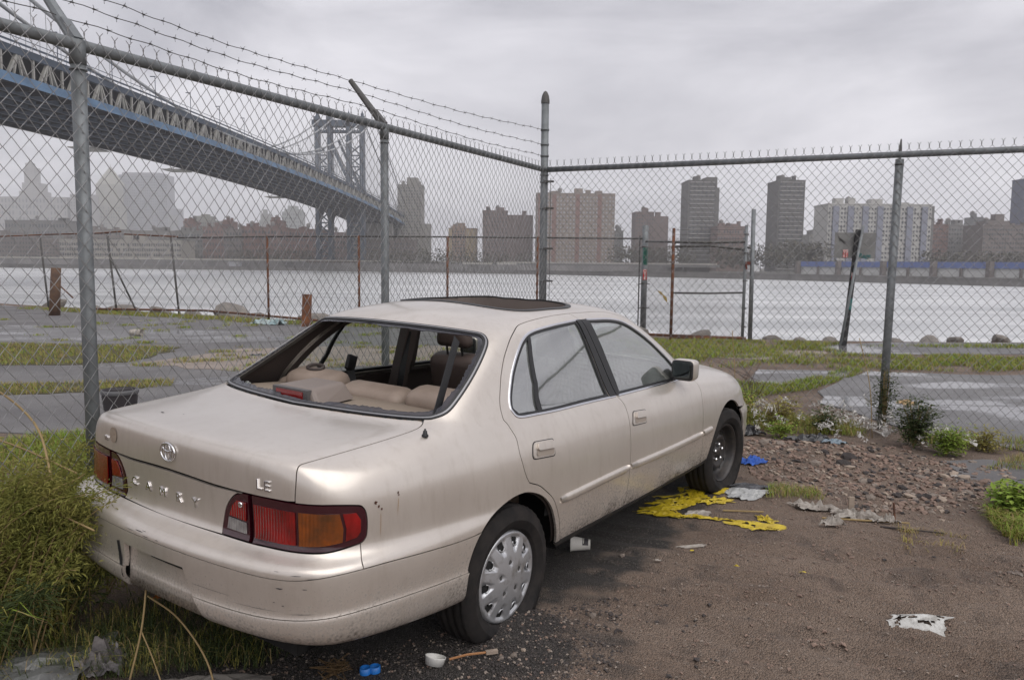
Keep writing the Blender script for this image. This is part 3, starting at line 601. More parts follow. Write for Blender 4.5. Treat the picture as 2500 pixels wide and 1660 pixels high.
# inner structure: dark liner behind the gaps, floor pan, wheel housings
gs=np.arange(-17,17.01,.5);gt=np.arange(7.6,23.6,.5);A_,B_=np.meshgrid(gs,gt,indexing='ij');p,n,_,_=surf(A_,B_,True);pp=(p-n*.036)
idx=np.arange(A_.size).reshape(A_.shape);Fq=np.stack([idx[:-1,:-1],idx[1:,:-1],idx[1:,1:],idx[:-1,1:]],-1).reshape(-1,4)
cc=pp.reshape(-1,3)[Fq].mean(1); kk=((cc[:,0]-.03)**2+(cc[:,2]-.25)**2>.42**2)&((cc[:,0]-2.665)**2+(cc[:,2]-.285)**2>.42**2)
ca=np.stack([np.abs(A_).ravel()[Fq].mean(1),B_.ravel()[Fq].mean(1)],1); kk&=~((ca[:,1]<9)&(ca[:,0]<12)&(ca[:,0]>4))
fastmesh('inner_structure',pp.reshape(-1,3),Fq[kk],DARK,car)
b=MB(); b.box((1.25,0,.30),(4.4,1.3,.06)); b.box((-.62,0,.42),(.75,1.30,.3)); b.build('floor_pan',DARK,car)
for x,r in ((.03,.43),(2.665,.42)):
    for sg in(-1,1):
        b=MB(); M4=Matrix.Translation((x,sg*.60,.27))@Matrix.Rotation(R(90),4,'X')
        b.lathe([(r,-.21),(r,.16),(.02,.16)] if sg>0 else [(r,.21),(r,-.16),(.02,-.16)],28,M4,R(-4),R(184)); b.build('wheel_housing',DARK,car)
# ---------------------------------------------------------------- car: wheels, interior, badges, small parts
def tyre_mesh(name,par,ground,r=.318,w=.195,rim=.205,flat=.05,bulge=.022):
    """axis along local y (outer face at -y); squashed where it meets the ground"""
    prof=[]; hw=w/2
    for (rr,y) in ((rim,.062),(rim+.010,.083),(rim+.013,.088),(rim+.017,.088),(rim+.020,.091),(rim+.045,.0985),(rim+.048,.1005),(rim+.052,.1005),(rim+.055,.0985),(rim+.078,.096),(r-.016,.087),(r-.005,.078),(r,.070),(r-.006,.063),(r-.006,.058),(r,.055),(r,.025),(r-.006,.022),(r-.006,.017),(r,.014)):
        prof.append((rr,y))
    prof=prof+[(a,-y) for a,y in prof[::-1]]
    n=96;V=[];F=[];k=len(prof)
    for i in range(n):
        a=2*math.pi*i/n
        for j,(rr,y) in enumerate(prof):
            q=rr
            if rr>r-.02 and abs(y)>.05 and i%2: q=rr-.004          # shoulder tread blocks
            x,z=q*math.sin(a),-q*math.cos(a)
            if z<-ground:
                e=-ground-z; y=y*(1+min(e,.07)*3.2*(1 if abs(y)>.03 else .6)); z=-ground-e*.04
            elif z<-ground+.12: y=y*(1+bulge*8*(1-(z+ground)/.12)**2*(.5 if rr>r-.03 else 1)*.6)
            V.append((x,y,z))
    for i in range(n):
        b=(i+1)%n
        for j in range(k-1): F.append((i*k+j,b*k+j,b*k+j+1,i*k+j+1))
    return mesh(name,V,F,RUBBER,par,True)
def hubcap(par):
    """ten-slot plastic wheel cover, drawn as concentric rings with pockets"""
    n=200;V=[];F=[]
    rad=[.030,.045,.056,.068,.082,.096,.106,.114,.124,.136,.148,.160,.170,.178,.184,.192,.200,.205,.206]
    for i in range(n):
        a=2*math.pi*i/n; ph=((i/n*10)%1); sl=abs(ph-.5)*2      # 0 centre of slot
        p5=((i/n*5)%1); l5=abs(p5-.5)*2
        for rr in rad:
            y=-.020-.030*(1-(rr/.206)**2)
            if .118<rr<.182:
                wd=.30+.36*(rr-.118)/.064; e=min(max((wd-sl)/.12,0),1)*min(max((rr-.114)/.016,0),1)*min(max((.186-rr)/.012,0),1)
                y+=.011*e
            d=math.hypot(rr*math.cos(a)-.069*math.cos(2*math.pi*round((a-math.pi/5)/(2*math.pi/5))/5*1+math.pi/5),rr*math.sin(a)-.069*math.sin(2*math.pi*round((a-math.pi/5)/(2*math.pi/5))/5+math.pi/5))
            if d<.0165: y+=.007*min((.0165-d)/.006,1)
            if rr>.19: y+= -.004 if rr<.203 else .012
            V.append((rr*math.sin(a),y,-rr*math.cos(a)))
    k=len(rad)
    for i in range(n):
        b=(i+1)%n
        for j in range(k-1): F.append((i*k+j,b*k+j,b*k+j+1,i*k+j+1))
    V.append((0,-.051,0)); F+=[(n*k,((i+1)%n)*k,i*k) for i in range(n)]
    o=mesh('wheel_cover',V,F,SILVER,par,True)
    face=lambda r_:-.020-.030*(1-(r_/.206)**2)
    for i in range(10):
        a=2*math.pi*(i+.5)/10; P=[]
        for k in range(16):
            t=2*math.pi*k/16; rr=.156+.023*math.copysign(abs(math.sin(t))**.7,math.sin(t)); w=(.0165+.0065*math.sin(t))*math.copysign(abs(math.cos(t))**.8,math.cos(t)); P.append((rr*math.sin(a)+w*math.cos(a),face(rr)+.0085,-(rr*math.cos(a)-w*math.sin(a))))
        mesh('vent_slot',P,[tuple(range(16))[::-1]],DARK,o)  # flat dark disc paints the shade inside the slot
        b=MB(); Q=[]
        for k in range(9):
            t=math.pi*(k/8)+math.pi; rr=.156+.019*math.sin(t)*.9; w=.017*math.cos(t); Q.append((rr*math.sin(a)+w*math.cos(a),face(rr)+.004,-(rr*math.cos(a)-w*math.sin(a))))
        b.tube(Q,.0035,6); b.build('vent_lip',SILVER,o,True)
    for i in range(5):
        a=2*math.pi*(i+.5)/5; mesh('nut_recess',[(.069*math.sin(a)+.0125*math.cos(t),face(.069)+.0045,-(.069*math.cos(a)+.0125*math.sin(t))) for t in np.linspace(0,6.283,13)[:-1]],[tuple(range(12))],mat('recess_shade_grey',(.05,.048,.046),.6),o)  # dark discs paint the shade inside the nut recesses
    return o
def steel_rim(par):
    b=MB(); M4=Matrix.Rotation(R(90),4,'X')
    b.lathe([(.205,.055),(.207,.07),(.196,.072),(.190,.05),(.176,.02),(.170,-.03),(.165,-.02),(.14,.012),(.115,.030),(.10,.034),(.085,.018),(.06,.014),(.035,.018),(.034,.03),(0,.03)],60,M4)
    o=b.build('steel_rim',STEEL,par,True)
    for i in range(10):
        a=2*math.pi*i/10; b=MB(); b.lathe([(.0,.0265),(.011,.0265)],10,M4@Matrix.Translation((.128*math.cos(a),.128*math.sin(a),0))@Matrix.Scale(1.5,4,(-math.sin(a),math.cos(a),0))); b.build('vent_hole',DARK,o)
    for i in range(5):
        a=2*math.pi*i/5+.3; b=MB(); b.lathe([(.011,.010),(.011,.034),(.006,.040),(0,.040)],6,M4@Matrix.Translation((.057*math.cos(a),.057*math.sin(a),0))); b.build('wheel_nut',CHROME,o)
    return o
def wheel(x,y,z,cover,ground,steer=0):
    e=empty('wheel',(x,y,z),0,car); e.rotation_euler=(0,0,(0 if y<0 else math.pi)+steer)
    tyre_mesh('tyre',e,ground)
    b=MB(); M4=Matrix.Rotation(R(90),4,'X'); b.lathe([(.212,-.07),(.205,.0),(.215,.066),(.207,.070)],48,M4); b.build('rim_barrel',STEEL,e,True)
    if cover:
        hubcap(e).location.y=-.050
        bb=MB(); bb.lathe([(.20,.03),(0,.03)],32,M4); bb.build('rim_disc',DARK,e)
    else: steel_rim(e)
    return e
wheel(0.0,-.768,.270,True,.218)
wheel(2.62,-.785,.286,False,.250,R(-4))
wheel(0.0,.768,.285,True,.30)
wheel(2.62,.785,.30,False,.30,R(-4))
# rear window: trim, ragged remains of the glass
ring('rear_window_moulding',RW_FULL,.006,BLACK,car,.003,.008)
ring('rear_window_chrome',inset(RW_FULL,.006),.007,mat('grey_trim',(.30,.30,.31),.3,.6),car,.004,.006)
ring('rear_window_seal',inset(RW_FULL,.013),.010,BLACK,car,.001,.010)
def jag(poly,base,amp):
    A=resample(poly,.012); n=len(A); P=[]; w=np.convolve(np.tile(rng.random(n),3),np.ones(9)/9,'same')[n:2*n]
    p3=surf(np.array([a[0] for a in A]),np.array([a[1] for a in A]))
    D=[]
    for i in range(n):
        wide=base+amp*(w[i]-.2)*1.6+.006*rng.random()
        bot=A[i][1]>6.4; top=A[i][1]<4.0
        if bot: wide+=.006
        if abs(A[i][0])<.5 and bot: wide*=.6
        D.append(max(wide,.004))
    for i in range(n):
        q=inset([A[i-2],A[i],A[(i+2)%n]],0)
        P.append(D[i])
    ins=inset(A,.03)
    return [A[i]+(np.array(ins[i])-A[i])*P[i]/.03 for i in range(len(ins))] if len(ins)==n else inset(A,base)
o=panel('glass_remains',inset(RW_FULL,.022),SHARD,car,off=-.003,gap=0,thick=.004,holes=[jag(inset(RW_FULL,.022),.004,.022)],ds=9,dt=9)
# small cubes of safety glass lying on the shelf edge
b=MB(); q_=np.random.default_rng(77)
for k in range(170):
    s_=q_.uniform(-3,3); p_=surf(np.array(s_),np.array(7.45+.25*q_.random())); x_=p_[0]+.05+.12*q_.random(); r_=.003+.004*q_.random(); b.box((x_,p_[1],p_[2]-.018+r_),(r_*2,r_*2,r_*2),q_.random()*3)
tag(b.build('glass_crumbs',mat('glass_crumb',(.45,.48,.47),.15),car),kind='stuff')
# parcel shelf, brake lamp
cs=np.array([surf(np.array(s),np.array(7.45)) for s in np.linspace(-3.1,3.1,21)])
V=[];F=[]
for i,c in enumerate(cs):
    y=c[1]; x1=.02 if abs(y)<.62 else -.02
    V+=[(c[0]+.035,y*.985,c[2]-.022),(c[0]+.16,y*.97,c[2]-.022),(-.16,y*.94,.975),(.0,y*.93,.965),(.015,y*.93,.90)]
for i in range(20):
    for j in range(4): F.append((i*5+j,i*5+j+1,(i+1)*5+j+1,(i+1)*5+j))
mesh('parcel_shelf',V,F,SHELF,car,True)
e=empty('high_brake_lamp',(-.29,.10,.985),0,car); e.scale=(1.25,1.2,1.3)
V=[(-.085,-.15,0),(-.085,.15,0),(-.075,.10,.055),(-.075,-.10,.055),(.12,-.12,0),(.12,.12,0),(.10,.085,.060),(.10,-.085,.060)]
o=mesh('lamp_hood',V,[(0,3,2,1),(3,7,6,2),(0,4,7,3),(1,2,6,5),(4,5,6,7)],mat('grey_brown_plastic',(.20,.165,.145),.5),e)
bv=o.modifiers.new('b','BEVEL');bv.width=.016;bv.segments=3
b=MB();b.box((-.083,0,.029),(.02,.20,.046));b.build('lamp_surround',mat('dark_grey_plastic',(.09,.085,.085),.5),e)
b=MB();b.box((-.091,0,.030),(.012,.15,.030));b.build('red_lens',mat('dull_red_lens',(.20,.012,.012),.25,coat=.5),e)
# seats
def cushion(name,pts,mt,par,bev=.05,sub=2):
    o=mesh(name,*pts,mt,par,True); b=o.modifiers.new('b','BEVEL');b.width=bev;b.segments=3; return o
def cbox(c,d,tilt=0,taper=1.0):
    x,y,z=d[0]/2,d[1]/2,d[2]/2
    P=[(a*x,bb*y*(taper if e>0 else 1),e*z) for e in(-1,1) for bb in(-1,1) for a in(-1,1)]
    M3=Matrix.Rotation(tilt,3,'Y'); return [tuple(M3@Vector(p)+Vector(c)) for p in P],[(0,2,3,1),(4,5,7,6),(0,1,5,4),(2,6,7,3),(0,4,6,2),(1,3,7,5)]
rs=empty('rear_seat',(0,0,0),0,car)
for y,w,h in ((-.43,.40,0),(0,.46,-.03),(.43,.40,0)):
    cushion('seat_back',cbox((.09,y,.80+h),(.17,w-.006,.50),R(-14),.96),SEAT,rs,.055)
cushion('seat_bolster',cbox((.06,.62,.93),(.16,.18,.12),0),SEAT,rs,.05)
cushion('seat_base',cbox((.42,0,.52),(.55,1.24,.2),R(4)),SEAT,rs,.06)
for y in(-.60,.46):
    b=MB(); b.tube([(.06+.028*math.cos(a),y+.055*math.sin(a),.0) for a in np.linspace(0,2*math.pi,17)[:-1]],.010,6,closed=True); o=b.build('belt_guide',LINER,rs,True); o.location=(0,0,1.035); o.rotation_euler=(0,R(-20),0)
    cushion('belt_slot',cbox((.06,y,1.03),(.02,.07,.01),R(-20)),DARK,rs,.002)
def front_seat(y,t):
    s=empty('front_seat',(t,y,0),0,car)
    cushion('seat_back',cbox((.0,0,.78),(.15,.50,.52),R(-16),.80),DKSEAT,s,.06)
    cushion('head_restraint',cbox((-.10,0,1.155),(.10,.29,.165),R(-10),.72),DKSEAT,s,.05)
    for k in(-.06,.06):
        b=MB(); b.tube([(-.085,k,1.0),(-.10,k,1.10)],.007,6); b.build('restraint_post',BLACK,s)
    cushion('seat_base',cbox((.30,0,.50),(.52,.50,.18),R(3)),DKSEAT,s,.05)
front_seat(-.36,1.22);front_seat(.36,1.18)
# belts, pillar trim, mirror inside, dash, wheel
for sg in(-1,1):
    b=MB(); b.box((.88,sg*.60,1.02),(.10,.06,.62),M=Matrix.Rotation(R(sg*16),3,'X')); b.build('pillar_trim',LINER,car)
    cushion('belt_anchor',cbox((.86,sg*.545,1.22),(.05,.03,.13),0),BLACK,car,.012)
b=MB(); b.bar((.85,.53,1.18),(.80,.62,.55),.045,.003); b.build('seat_belt',BLACK,car)
b=MB(); b.bar((-.02,-.56,1.30),(-.28,-.665,1.01),.045,.003,up=(0,1,0)); b.build('seat_belt',BLACK,car)
b=MB(); b.bar((.50,.68,1.0),(.46,.60,.86),.05,.003); b.build('seat_belt',BLACK,car)
cushion('buckle',cbox((.50,.665,1.01),(.07,.03,.09),R(20)),BLACK,car,.01)
b=MB(); b.box((2.05,0,.83),(.5,1.36,.20)); o=b.build('dashboard',LINER,car); bv=o.modifiers.new('b','BEVEL');bv.width=.05;bv.segments=3
b=MB(); b.tube([(1.72+.06*math.sin(a)*.5,.36+.18*math.cos(a),.86+.17*math.sin(a)) for a in np.linspace(0,2*math.pi,25)[:-1]],.014,8,closed=True); b.bar((1.72,.20,.86),(1.72,.52,.86),.03);b.bar((1.72,.36,.86),(1.95,.36,.80),.04); b.build('steering_wheel',BLACK,car,True)
cushion('interior_mirror',cbox((1.60,0,1.25),(.02,.22,.06),0),BLACK,car,.01)
cushion('door_pull',cbox((.70,.795,.80),(.13,.02,.07),0),BLACK,car,.01)
cushion('roof_grip',cbox((.60,-.52,1.285),(.22,.03,.035),0),LINER,car,.012)
# sunroof: frame and ragged edge
SF=[(s,sun_t(s)) for s in np.linspace(-17,17,120)[:-1]]
def sring(name,w0,w1,off,mt,thick):
    A=np.array([(s,t) for s,t in SF]); p,n,_,_=surf(A[:,0],A[:,1],True); V=[];F=[];k=len(A)
    c=np.array([.89,0,1.40])
    for i in range(k):
        d=p[i]-c; d[2]=0; d/=np.linalg.norm(d); lift=off+.003*max(0,(p[i][1]+.1)/.5)
        for w,z in((w0,lift-thick),(w0,lift),(w1,lift+.004),(w1,lift-thick)): V.append(p[i]+d*w+np.array([0,0,z]))
    for i in range(k):
        b=(i+1)%k
        for j in range(4): F.append((i*4+j,i*4+(j+1)%4,b*4+(j+1)%4,b*4+j))
    return mesh(name,V,F,mt,car,False)
sring('sunroof_seal',.008,-.022,.003,BLACK,.014)
sring('sunroof_well',-.006,-.030,-.006,mat('sunroof_liner',(.16,.13,.115),.7),.075)
A=np.array(SF); p=surf(A[:,0],A[:,1]); b=MB()
for i in range(0,len(p)):
    c=np.array([.89,0,1.405]); d=(c-p[i]); d[2]=0; d/=np.linalg.norm(d); q=p[(i+1)%len(p)]
    h=.003; L1=.02+.035*rng.random()
    if p[i][1]>-.30: b.add([p[i]+(0,0,h),q+(0,0,h),(p[i]+q)/2+d*L1+(0,0,h+.006*rng.random())],[(0,1,2)])
b.build('sunroof_glass_remains',BLACK,car)
# door mirror (both sides)
def superbox(c,d,p=4.,n=14,shear=0,fn=None):
    V=[];F=[]
    def f(w,m): return math.copysign(abs(w)**m,w)
    for i in range(n+1):
        a=-math.pi/2+math.pi*i/n
        for j in range(2*n):
            t=math.pi*j/n; e=2/p
            q=[d[0]/2*f(math.cos(a),e)*f(math.cos(t),e),d[1]/2*f(math.cos(a),e)*f(math.sin(t),e),d[2]/2*f(math.sin(a),e)]
            if fn: q=fn(q)
            V.append((q[0]+c[0],q[1]+c[1],q[2]+c[2]))
    for i in range(n):
        for j in range(2*n): F.append((i*2*n+j,i*2*n+(j+1)%(2*n),(i+1)*2*n+(j+1)%(2*n),(i+1)*2*n+j))
    return V,F
for sg in(1,-1):
    e=empty('door_mirror',(0,0,0),0,car); cx,cy,cz0=1.885,-sg*.845,.968
    taper=lambda q:[q[0],q[1]*(1-.9*max(0,q[0])),q[2]*(1-1.6*max(0,q[0]))]
    mesh('mirror_housing',*superbox((cx,cy,cz0),(.12,.15,.135),5,fn=taper),PAINT,e,True)
    mesh('mirror_surround',*superbox((cx-.052,cy,cz0),(.02,.140,.124),6),BLACK,e,True)
    mesh('mirror_glass',*superbox((cx-.061,cy,cz0+.004),(.008,.118,.098),7),mat('mirror_glass',(.07,.08,.08),.04,1),e,True)
    b=MB(); b.box((1.92,-sg*.78,.945),(.07,.06,.06)); b.build('mirror_foot',BLACK,e)
    panel('mirror_sail',[(sg*a,c) for a,c in [(11.44,6.75),(11.62,5.8),(11.74,6.5),(11.66,7.1),(11.34,7.22)]],BLACK,e,off=.006,gap=0,thick=.01)
# antenna stub
p0,n0,_,_=surf(np.array(3.548),np.array(8.602),True)
b=MB(); b.lathe([(.014,0),(.014,.004),(.009,.012),(.008,.022),(.004,.024),(.004,.030),(0,.030)],14,Matrix.Translation(p0)); b.build('antenna_base',BLACK,car,True)
# roof dent shadow-line: a shallow pressed patch torn at its edge
# badges ----------------------------------------------------------
def textmesh(txt,size,ext):
    cu=bpy.data.curves.new('t','FONT'); cu.body=txt; cu.size=size; cu.extrude=ext; cu.bevel_depth=size*.018; cu.align_x='CENTER'; cu.align_y='CENTER'
    o=bpy.data.objects.new('t',cu); C.objects.link(o); dg=bpy.context.evaluated_depsgraph_get(); me=bpy.data.meshes.new_from_object(o.evaluated_get(dg)); C.objects.unlink(o); bpy.data.objects.remove(o)
    return me
def badge(name,me,s,t,mt,par,sx=1.,rot=0):
    p,n,du,dv=surf(np.array(float(s)),np.array(float(t)),True)
    up=-dv/np.linalg.norm(dv); up=Vector(up); nn=Vector(n); x=up.cross(nn).normalized(); up=nn.cross(x).normalized()
    o=link(name,me,mt,par); M4=Matrix((x,up,nn)).transposed().to_4x4(); M4.translation=Vector(p)+nn*.002
    o.matrix_local=M4@Matrix.Rotation(rot,4,'Z')@Matrix.Scale(sx,4,(1,0,0)); return o
for ch,s in zip('CAMRY',(-.80,-.46,-.13,.20,.53)):
    badge('chrome_letter',textmesh(ch,.050,.003),s,13.68+.02*s,CHROME,lid,1.15)
for ch,s in zip('LE',(1.70,1.845)):
    badge('chrome_letter',textmesh(ch,.052,.003),s,12.42,CHROME,lid,1.1)
for k,(ch,s) in enumerate(zip('XM',(-1.72,-1.60))):
    pass
badge('chrome_script',textmesh('m',.040,.002),-1.655,12.33,CHROME,lid,1.2)
def torus(rx,ry,r,n=28):
    b=MB(); b.tube([(rx*math.cos(a),ry*math.sin(a),.003) for a in np.linspace(0,2*math.pi,n+1)[:-1]],r,6,closed=True); return b
b=torus(.046,.034,.0042); b.v=b.v
t2=torus(.018,.032,.0034); b.add([(x,y+.000,z) for x,y,z in t2.v],t2.f)
t3=torus(.032,.014,.0034); b.add([(x,y+.017,z) for x,y,z in t3.v],t3.f)
me=bpy.data.meshes.new('emblem'); me.from_pydata(b.v,[],b.f)
for q in me.polygons:q.use_smooth=True
me.materials.append(CHROME); badge('round_emblem',me,.03,12.05,CHROME,lid)
b=MB(); b.lathe([(.032,0),(.032,.001),(.027,.001)],28); b.lathe([(.027,.0006),(0,.0006)],28)
me=bpy.data.meshes.new('sticker'); me.from_pydata(b.v,[],b.f); badge('round_sticker',me,-1.40,12.1,mat('brown_sticker',(.23,.17,.13),.6,col2=(.33,.27,.21),scale=60),lid)
# key lock on the inner lamp
p0,n0,_,_=surf(np.array(1.38),np.array(13.25),True)
b=MB(); b.lathe([(.010,.0),(.010,.004),(.006,.005),(0,.003)],14,Matrix.Translation(Vector(p0)+Vector(n0)*.009)@Vector(n0).to_track_quat('Z','Y').to_matrix().to_4x4()); b.build('lid_lock',CHROME,car,True)
# rust, scuffs: thin flakes on the paint
RUST=mat('rust_spot',(.10,.035,.02),.85,col2=(.05,.02,.012),scale=120)
STREAK=mat('rust_streak',(.42,.31,.22),.5,.2)
SCUFF=mat('black_scuff',(.03,.028,.035),.7)
def blob(name,s,t,ws,wt,mt,par,n=12,off=.0012,seed=0):
    q=np.random.default_rng(seed); A=[(s+ws*math.cos(a)*(.5+.8*q.random()),t+wt*math.sin(a)*(.5+.8*q.random())) for a in np.linspace(0,2*math.pi,n+1)[:-1]]
    return panel(name,A,mt,par,off=off,gap=0,thick=0,ds=9,dt=9,sub=.01)
def px2(x,z,s0,t0): return xz2st([(x,z)],s0,t0)[0]
for k,(s,t,ws,wt) in enumerate(((4.10,12.62,.03,.10),(4.16,12.85,.02,.10),(4.22,13.0,.018,.07),(4.50,12.25,.016,.10),(4.52,12.4,.010,.06))): blob('rust_spot',s,t,ws,wt,RUST,body,seed=k)
for s,t,L_ in ((4.21,13.7,.75),(4.53,12.95,.55)): blob('rust_streak',s,t,.008,L_,STREAK,body,seed=5,off=.0009)
for k,(s,t,ws,wt) in enumerate(((2.3,17.5,.10,.08),(2.75,17.45,.05,.05),(2.2,18.2,.03,.05),(2.35,18.35,.03,.06),(2.6,16.7,.12,.06),(2.25,16.5,.06,.05),(2.9,16.9,.16,.04),(2.7,18.9,.3,.05),(1.9,18.75,.5,.03),(1.2,18.4,.4,.03),(-.1,16.55,.10,.10),(-.02,16.4,.05,.06),(.25,16.75,.04,.06),(-.3,16.72,.12,.05),(.05,16.8,.08,.05))): blob('scuff',s,t,ws*.8,wt*.38,SCUFF,bump,seed=20+k,n=14)
for k,(s,t,ws,wt) in enumerate(((-1.05,9.6,.09,.05),(-.7,9.45,.03,.02))): blob('scuff',s,t,ws*.7,wt*.35,SCUFF,lid,seed=60+k,n=12)
# ---------------------------------------------------------------- ground, asphalt, shore, water
WATER_Z=-4.4
EDGE=np.array([(-900,560),(-300,190),(-60,52),(-17.8,28.2),(-12.4,25.2),(-6.5,22.0),(-3.5,20.9),(0,19.8),(3.3,18.4),(5.5,17.5),(8,17.3),(10.6,17.4),(16,18.0),(40,20),(300,60),(900,120)],float)
def yedge(x): return np.interp(x,EDGE[:,0],EDGE[:,1])
_vt={}
def vnoise(x,y,s,seed=0):
    """smooth value noise"""
    T_=_vt.get(seed)
    if T_ is None: T_=_vt[seed]=np.random.default_rng(seed).random((64,64))
    a=np.asarray(x)*s; b=np.asarray(y)*s; i=np.floor(a).astype(int); j=np.floor(b).astype(int); u=a-i; v=b-j; u=u*u*(3-2*u); v=v*v*(3-2*v)
    g=lambda m,n:T_[m%64,n%64]
    return (g(i,j)*(1-u)+g(i+1,j)*u)*(1-v)+(g(i,j+1)*(1-u)+g(i+1,j+1)*u)*v-.5
def gz(x,y):
    """height of the ground sheet"""
    x=np.asarray(x,float); y=np.asarray(y,float)
    near=np.clip((9.0-y)/1.5,0,1)*np.clip((6-np.abs(x))/2,0,1)
    z=near*(.035*vnoise(x,y,.9,1)+.030*vnoise(x,y,2.6,2)+.016*vnoise(x,y,7,3))
    z=z+near*.026*np.sin(34*(x*.30+y*.95)+9*vnoise(x,y,1.1,6))*(.3+1.4*np.clip(vnoise(x,y,.9,8)+.5,0,1))*np.clip((x-.2)/.8,0,1)*np.clip((5.2-y)/1.0,0,1)  # tyre-raked ripples
    # low spoil heap against the right fence
    z=z+.035*np.exp(-(((x-2.7)/.95)**2+((y-6.9)/.55)**2))+.03*vnoise(x,y,4,5)*np.exp(-(((x-2.7)/1.1)**2+((y-6.3)/.9)**2))
    # the ground follows the tyres
    z=z+.034*np.exp(-(((x+.03)/.30)**2+((y-3.38)/.26)**2))
    z=z+.055*np.exp(-(((x-1.46)/.34)**2+((y-5.50)/.30)**2))
    far=1-near
    z=z+far*.02*vnoise(x,y,.5,4)-far*.012
    d=y-yedge(x); z=z-np.clip(d,0,6)*1.35
    return z
def lin(segs):
    o=[]
    for a,b,st in segs: o+=list(np.arange(a,b,st))
    return np.array(o+[segs[-1][1]])
gx=lin([(-700,-300,100),(-300,-60,24),(-60,-20,5),(-20,-5,.5),(-5,-3,.16),(-3,4.6,.065),(4.6,8,.2),(8,20,.8),(20,60,6),(60,300,30),(300,700,100)])
gq=lin([(-300,-200,50),(-200,-40,16),(-40,-22,2),(-22,-18,.3),(-18,-10,.07),(-10,0,.25),(0,6,.6)])
GX=np.repeat(gx[:,None],len(gq),1); GY=yedge(GX)+gq[None,:]
GZ=gz(GX,GY); ii=np.arange(GX.size).reshape(GX.shape); FQ=np.stack([ii[:-1,:-1],ii[1:,:-1],ii[1:,1:],ii[:-1,1:]],-1).reshape(-1,4)
def dirt_material():
    m=mat('brown_dirt',(.195,.138,.103),.9,col2=(.295,.222,.173),scale=1.3,lo=.35,hi=.68,col3=(.13,.098,.08),scale3=3.2,lo3=.54,hi3=.70)
    t,b=nodes_of(m);N=t.nodes.new;K=t.links.new
    tc=N('ShaderNodeTexCoord');vo=N('ShaderNodeTexVoronoi');vo.inputs['Scale'].default_value=55;K(tc.outputs['Object'],vo.inputs['Vector'])
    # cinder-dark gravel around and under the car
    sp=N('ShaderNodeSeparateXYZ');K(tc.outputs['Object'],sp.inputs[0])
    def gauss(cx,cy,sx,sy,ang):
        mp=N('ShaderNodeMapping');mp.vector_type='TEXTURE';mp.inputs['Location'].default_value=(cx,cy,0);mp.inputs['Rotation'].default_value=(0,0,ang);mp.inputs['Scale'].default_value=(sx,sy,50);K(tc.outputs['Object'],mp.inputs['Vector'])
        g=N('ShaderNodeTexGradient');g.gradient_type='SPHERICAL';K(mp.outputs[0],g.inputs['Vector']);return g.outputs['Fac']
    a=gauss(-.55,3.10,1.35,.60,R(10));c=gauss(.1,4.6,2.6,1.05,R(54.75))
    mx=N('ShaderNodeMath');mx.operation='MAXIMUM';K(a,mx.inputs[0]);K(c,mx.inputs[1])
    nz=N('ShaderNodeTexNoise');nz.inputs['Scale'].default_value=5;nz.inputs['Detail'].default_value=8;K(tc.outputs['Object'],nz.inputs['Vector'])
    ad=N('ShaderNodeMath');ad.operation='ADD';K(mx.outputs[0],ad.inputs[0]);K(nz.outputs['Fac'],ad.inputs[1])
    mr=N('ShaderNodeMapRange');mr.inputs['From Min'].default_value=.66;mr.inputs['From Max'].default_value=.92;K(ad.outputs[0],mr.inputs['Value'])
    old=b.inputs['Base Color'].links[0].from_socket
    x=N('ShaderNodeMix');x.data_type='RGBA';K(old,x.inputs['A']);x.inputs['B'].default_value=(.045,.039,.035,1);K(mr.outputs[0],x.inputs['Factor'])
    # grit: light and dark grains
    v2=N('ShaderNodeTexVoronoi');v2.inputs['Scale'].default_value=130;K(tc.outputs['Object'],v2.inputs['Vector'])
    hs=N('ShaderNodeSeparateColor');K(v2.outputs['Color'],hs.inputs[0])
    m3=N('ShaderNodeMapRange');m3.inputs['From Min'].default_value=.86;m3.inputs['From Max'].default_value=.93;m3.inputs['To Max'].default_value=.35;K(hs.outputs[0],m3.inputs['Value'])
    y=N('ShaderNodeMix');y.data_type='RGBA';K(x.outputs['Result'],y.inputs['A']);y.inputs['B'].default_value=(.27,.235,.205,1);K(m3.outputs[0],y.inputs['Factor'])
    m4=N('ShaderNodeMapRange');m4.inputs['From Min'].default_value=.84;m4.inputs['From Max'].default_value=.92;m4.inputs['To Max'].default_value=.30;K(hs.outputs[1],m4.inputs['Value'])
    w=N('ShaderNodeMix');w.data_type='RGBA';K(y.outputs['Result'],w.inputs['A']);w.inputs['B'].default_value=(.02,.018,.018,1);K(m4.outputs[0],w.inputs['Factor']);K(w.outputs['Result'],b.inputs['Base Color'])
    n2=N('ShaderNodeTexNoise');n2.inputs['Scale'].default_value=38;n2.inputs['Detail'].default_value=10;n2.inputs['Roughness'].default_value=.7;K(tc.outputs['Object'],n2.inputs['Vector'])
    s1=N('ShaderNodeMath');s1.operation='SUBTRACT';K(n2.outputs['Fac'],s1.inputs[0]);K(v2.outputs['Distance'],s1.inputs[1])
    bp=N('ShaderNodeBump');bp.inputs['Distance'].default_value=.018;bp.inputs['Strength'].default_value=1;K(s1.outputs[0],bp.inputs['Height']);K(bp.outputs[0],b.inputs['Normal'])
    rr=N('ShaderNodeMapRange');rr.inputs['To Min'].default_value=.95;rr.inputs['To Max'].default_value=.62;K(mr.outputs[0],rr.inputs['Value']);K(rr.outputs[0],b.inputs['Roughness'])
    return m
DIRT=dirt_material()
tag(fastmesh('ground',np.stack([GX,GY,GZ],-1).reshape(-1,3),FQ,DIRT,smooth=True),kind='structure')
